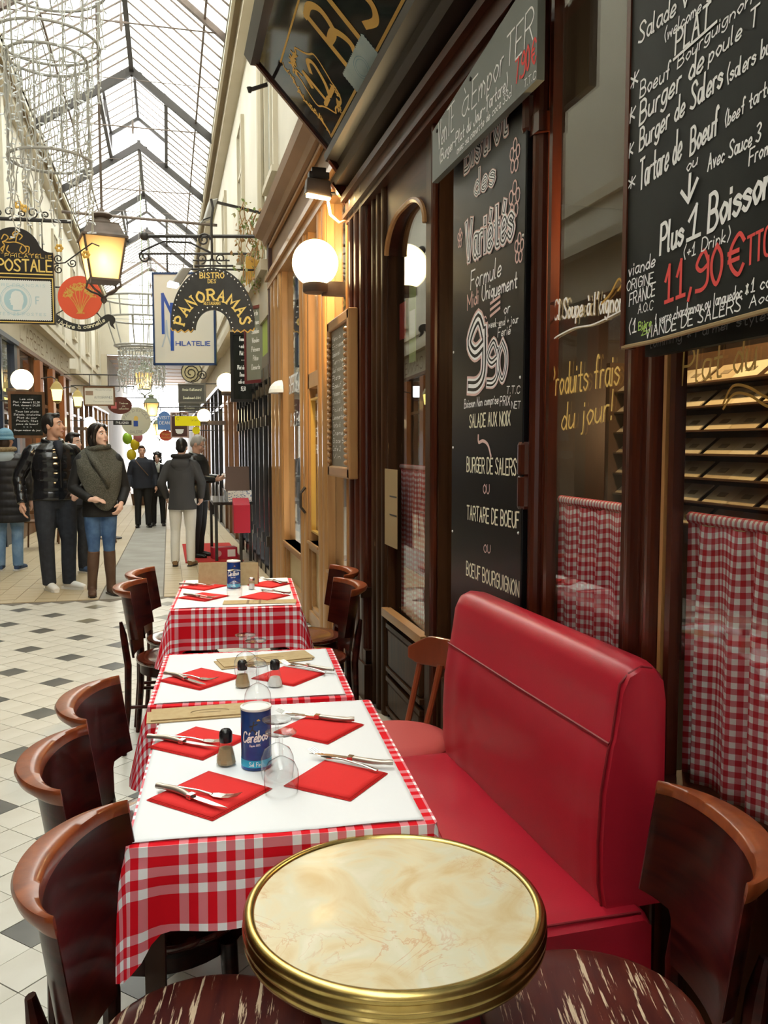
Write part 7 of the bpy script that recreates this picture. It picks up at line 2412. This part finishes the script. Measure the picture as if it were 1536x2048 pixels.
def ex_zip(t, hp, M):
    MB().tube([(.015, -.150, 1.46), (.02, -.168, 1.30), (.02, -.165, 1.05)], .006, 6).obj('zip', M_iron, t)
    MB().tube([(.015, -.10, 1.50), (.02, -.150, 1.42), (.02, -.168, 1.33)], [.045, .032, .010], 12).obj('navy_jumper', M_navycloth, t, smooth='all')
person('man in a glossy black puffer jacket, dark jeans and white sneakers', (-1.177, 9.59, ZF(9.59)), 22, 1.89, M_skin, 'short', M_hairb, head=(48, 8),
       arms={'R': ((-.33, .05, 1.15), (-.33, -.07, .90), (.05, -.15, -1), (1, -.2, 0), .6), 'L': ((.31, .07, 1.15), (.20, -.14, 1.02), (-.5, -.6, -.4), (0, 0, -1), .8)},
       legs={'L': ((.095, 0, .90), (.12, -.03, .50), (.12, .0, .09), 35), 'R': ((-.095, 0, .90), (-.10, -.02, .50), (-.07, .02, .09), 5)},
       top='puffer', hem=.92, topm=M_puff, girth=1.10, bottomm=M_jeans, legw=1.12, shoem=M_sneak, voxel=.0075, puff=.013, puff_n=6, extras=ex_zip)

def ex_shawl(t, hp, M):
    mb = MB()
    def f(u, v):
        a = 2 * PI * u
        fr = max(0, -math.sin(a))
        drop = .25 + .26 * fr ** 1.2 * (1 + .55 * math.cos(a + .9)) - .03 * math.cos(a * 2)
        z = 1.545 - drop * v - .0
        r = .085 + (.125) * min(1, v * 2.0) ** .8 - .02 * max(0, v - .6)
        return (math.cos(a) * (r + .015), .01 + math.sin(a) * (r * .86) - .012 * fr * v + .004 * math.sin(a * 9), z + .01 * math.sin(3 * a))
    mb.grid(f, 60, 16)
    mb.obj('knit_shawl', M_shawl, t, smooth='all', thick=.02)
    MB().tube([(math.cos(a) * .098, .005 + math.sin(a) * .092, 1.535 + .02 * math.sin(a + 2)) for a in [2 * PI * i / 24 for i in range(24)]], .030, 10, closed=True).obj('shawl_collar', M_shawl, t, smooth='all')
    MB().tube([(-.10, .0, 1.50), (-.06, -.165, 1.40), (.03, -.205, 1.24), (.06, -.195, 1.14)], [.05, .04, .035, .02], 10).obj('shawl_fold', M_shawl, t, smooth='all')
    MB().tube([(.15, .05, 1.42), (.2, .0, 1.2), (.25, .08, 1.0)], .008, 6).obj('bag_strap', M_black, t)
person('woman with a grey knit shawl, blue jeans and tall brown boots', (-.682, 9.08, ZF(9.08)), 12, 1.76, M_skin2, 'long', M_hairb, head=(34, 12),
       arms={'R': ((-.26, .05, 1.13), (-.12, -.20, 1.02), (.9, -.35, -.05), (0, .3, -1), .55), 'L': ((.26, .05, 1.11), (.19, -.15, .97), (-.35, -.25, -.85), (-.6, .4, 0), .9)},
       legs={'L': ((.085, 0, .90), (.075, -.03, .50), (.095, .02, .09), 14), 'R': ((-.085, 0, .90), (-.075, -.02, .50), (-.10, .02, .09), -6)},
       top='collar', hem=.83, topm=M_blackcloth, girth=1.0, bottomm=M_bluejeans, legw=.86, shoem=M_blackshoe, boots=M_boot, voxel=.0075, female=True, extras=ex_shawl)

def ex_phone(t, hp, M):
    MB().box(-.035, .035, -.005, .005, -.065, .065).xf(Matrix.Translation((.35, -.35, 1.19)) @ Matrix.Rotation(R(-50), 4, 'X')).obj('phone', mat('phone_blue', (.12, .25, .45), .2), t)
person('person in dark coat holding a phone, half hidden behind the puffer jacket', (-1.12, 11.0, ZF(11.0)), 35, 1.74, M_skin2, 'back', M_hairb, head=(20, 0),
       arms={'L': ((.29, -.04, 1.16), (.36, -.24, 1.16), (.1, -1, .1), (-1, 0, .3), .9)}, top='collar', hem=.88, topm=M_navycloth, bottomm=M_jeans, legw=1.05, shoem=M_blueshoe, extras=ex_phone)

def ex_hood(fm, hm):
    def f(t, hp, M):
        h = MB()
        h.ell((0, .115, 1.44), (.135, .065, .085), 20, 12)
        h.ell((0, .12, 1.37), (.09, .045, .07), 16, 10)
        h.ell((0, .075, 1.49), (.13, .085, .05), 20, 10)
        meshobj(remeshed(h, .010, 3, 'hood', hm), 'hood', t)
        k = MB().tube([(math.cos(a) * .115, .045 + math.sin(a) * .10, 1.545 - .005 * math.sin(a)) for a in [2 * PI * i / 30 for i in range(30)]], .030, 10, closed=True)
        k.obj('fur_trim', fm, t, smooth='all')
    return f
def ex_hat_hood(t, hp, M):
    ex_hood(M_fur, M_greyblue)(t, hp, M)
person('person in blue knit hat and black quilted coat with fur hood, seen from behind', (-1.99, 11.64, ZF(11.64)), 172, 1.80, M_skin, 'hat', M_knit, head=(-15, 0), top='coat', hem=.62, topm=M_puffm, girth=1.22, bottomm=M_paleblue, legw=1.05,
       shoem=M_blueshoe, puff=.014, puff_n=9, extras=ex_hat_hood)

def ex_strap(t, hp, M):
    MB().tube([(-.14, -.08, 1.47), (-.04, -.165, 1.33), (.12, -.155, 1.14)], .010, 6).obj('bag_strap', mat('brown_strap', (.12, .06, .03), .5), t)
person('man in navy jacket walking towards the camera far down the arcade', (-.546, 18.95, ZF(18.95)), 4, 1.77, M_skin, 'short', M_hairbr, head=(6, 0), top='collar', hem=.86, topm=M_navycloth, girth=1.12, bottomm=M_blackcloth, legw=1.05, shoem=M_blackshoe,
       voxel=.011, extras=ex_strap)
def ex_scarf(t, hp, M):
    MB().tube([(-.05, -.075, 1.53), (-.035, -.14, 1.44), (-.03, -.155, 1.30)], [.03, .035, .03], 10).tube([(.05, -.075, 1.53), (.035, -.14, 1.44), (.03, -.155, 1.30)], [.03, .035, .03], 10).obj('pale_scarf', mat('pale_scarf', (.45, .47, .45), .9), t, smooth='all')
    for sx in (-1, 1):
        MB().tube([hp((sx * .031 + .022 * math.cos(a), -.100, .004 + .016 * math.sin(a))) for a in [2 * PI * i / 14 for i in range(14)]], .0025, 5, closed=True).obj('glasses_rim', M_black, t)
person('woman with dark curly hair, glasses and pale scarf far down the arcade', (-.235, 19.35, ZF(19.35)), -4, 1.64, M_skin2, 'curly', M_hairb, head=(-8, 0), top='coat', hem=.72, topm=M_blackcloth, girth=1.05, bottomm=M_blackcloth, legw=1.0, shoem=M_blackshoe,
       voxel=.011, female=True, extras=ex_scarf)
person('person in charcoal hooded coat and white trousers, seen from behind', (.17, 11.47, ZF(11.47)), 168, 1.69, M_skin2, 'back', M_hairb, head=(0, 0), top='coat', hem=.80, topm=M_greycloth, girth=1.06, bottomm=M_whitecloth, legw=.98, shoem=M_tanshoe,
       arms={'L': ((.28, .04, 1.17), (.24, -.12, .96), (-.2, -.5, -.8), (-1, 0, 0), .6), 'R': ((-.28, .04, 1.17), (-.24, -.12, .96), (.2, -.5, -.8), (1, 0, 0), .6)}, female=True, extras=ex_hood(M_furb, M_greycloth))
def ex_book(t, hp, M):
    for sx in (-1, 1):
        MB().box(-.005, .085, -.003, .003, -.065, .065).xf(Matrix.Translation((.03, -.42, 1.20)) @ Matrix.Rotation(R(-55), 4, 'X') @ Matrix.Rotation(R(12 if sx > 0 else 168), 4, 'Y')).obj('page', mat('book_page', (.75, .7, .66), .7), t)
        MB().tube([hp((sx * .031 + .024 * math.cos(a), -.100, .000 + .016 * math.sin(a))) for a in [2 * PI * i / 14 for i in range(14)]], .0025, 5, closed=True).tube([hp((sx * .055, -.098, .004)), hp((sx * .078, .0, .004))], .0022, 5).obj('glasses', M_steel, t)
person('grey haired man in black leather jacket reading beside the stall', (.40, 12.43, ZF(12.43)), 68, 1.76, M_skin, 'grey', M_hairg, head=(8, -24), top='collar', hem=.84, topm=M_leatherj, girth=1.18, bottomm=M_blackcloth, legw=1.08, shoem=M_blackshoe,
       arms={'L': ((.26, -.02, 1.17), (.12, -.30, 1.17), (-.3, -1, .2), (-.6, 0, .6), .8), 'R': ((-.26, -.02, 1.17), (-.10, -.30, 1.15), (.3, -1, .2), (.6, 0, .6), .8)}, extras=ex_book)
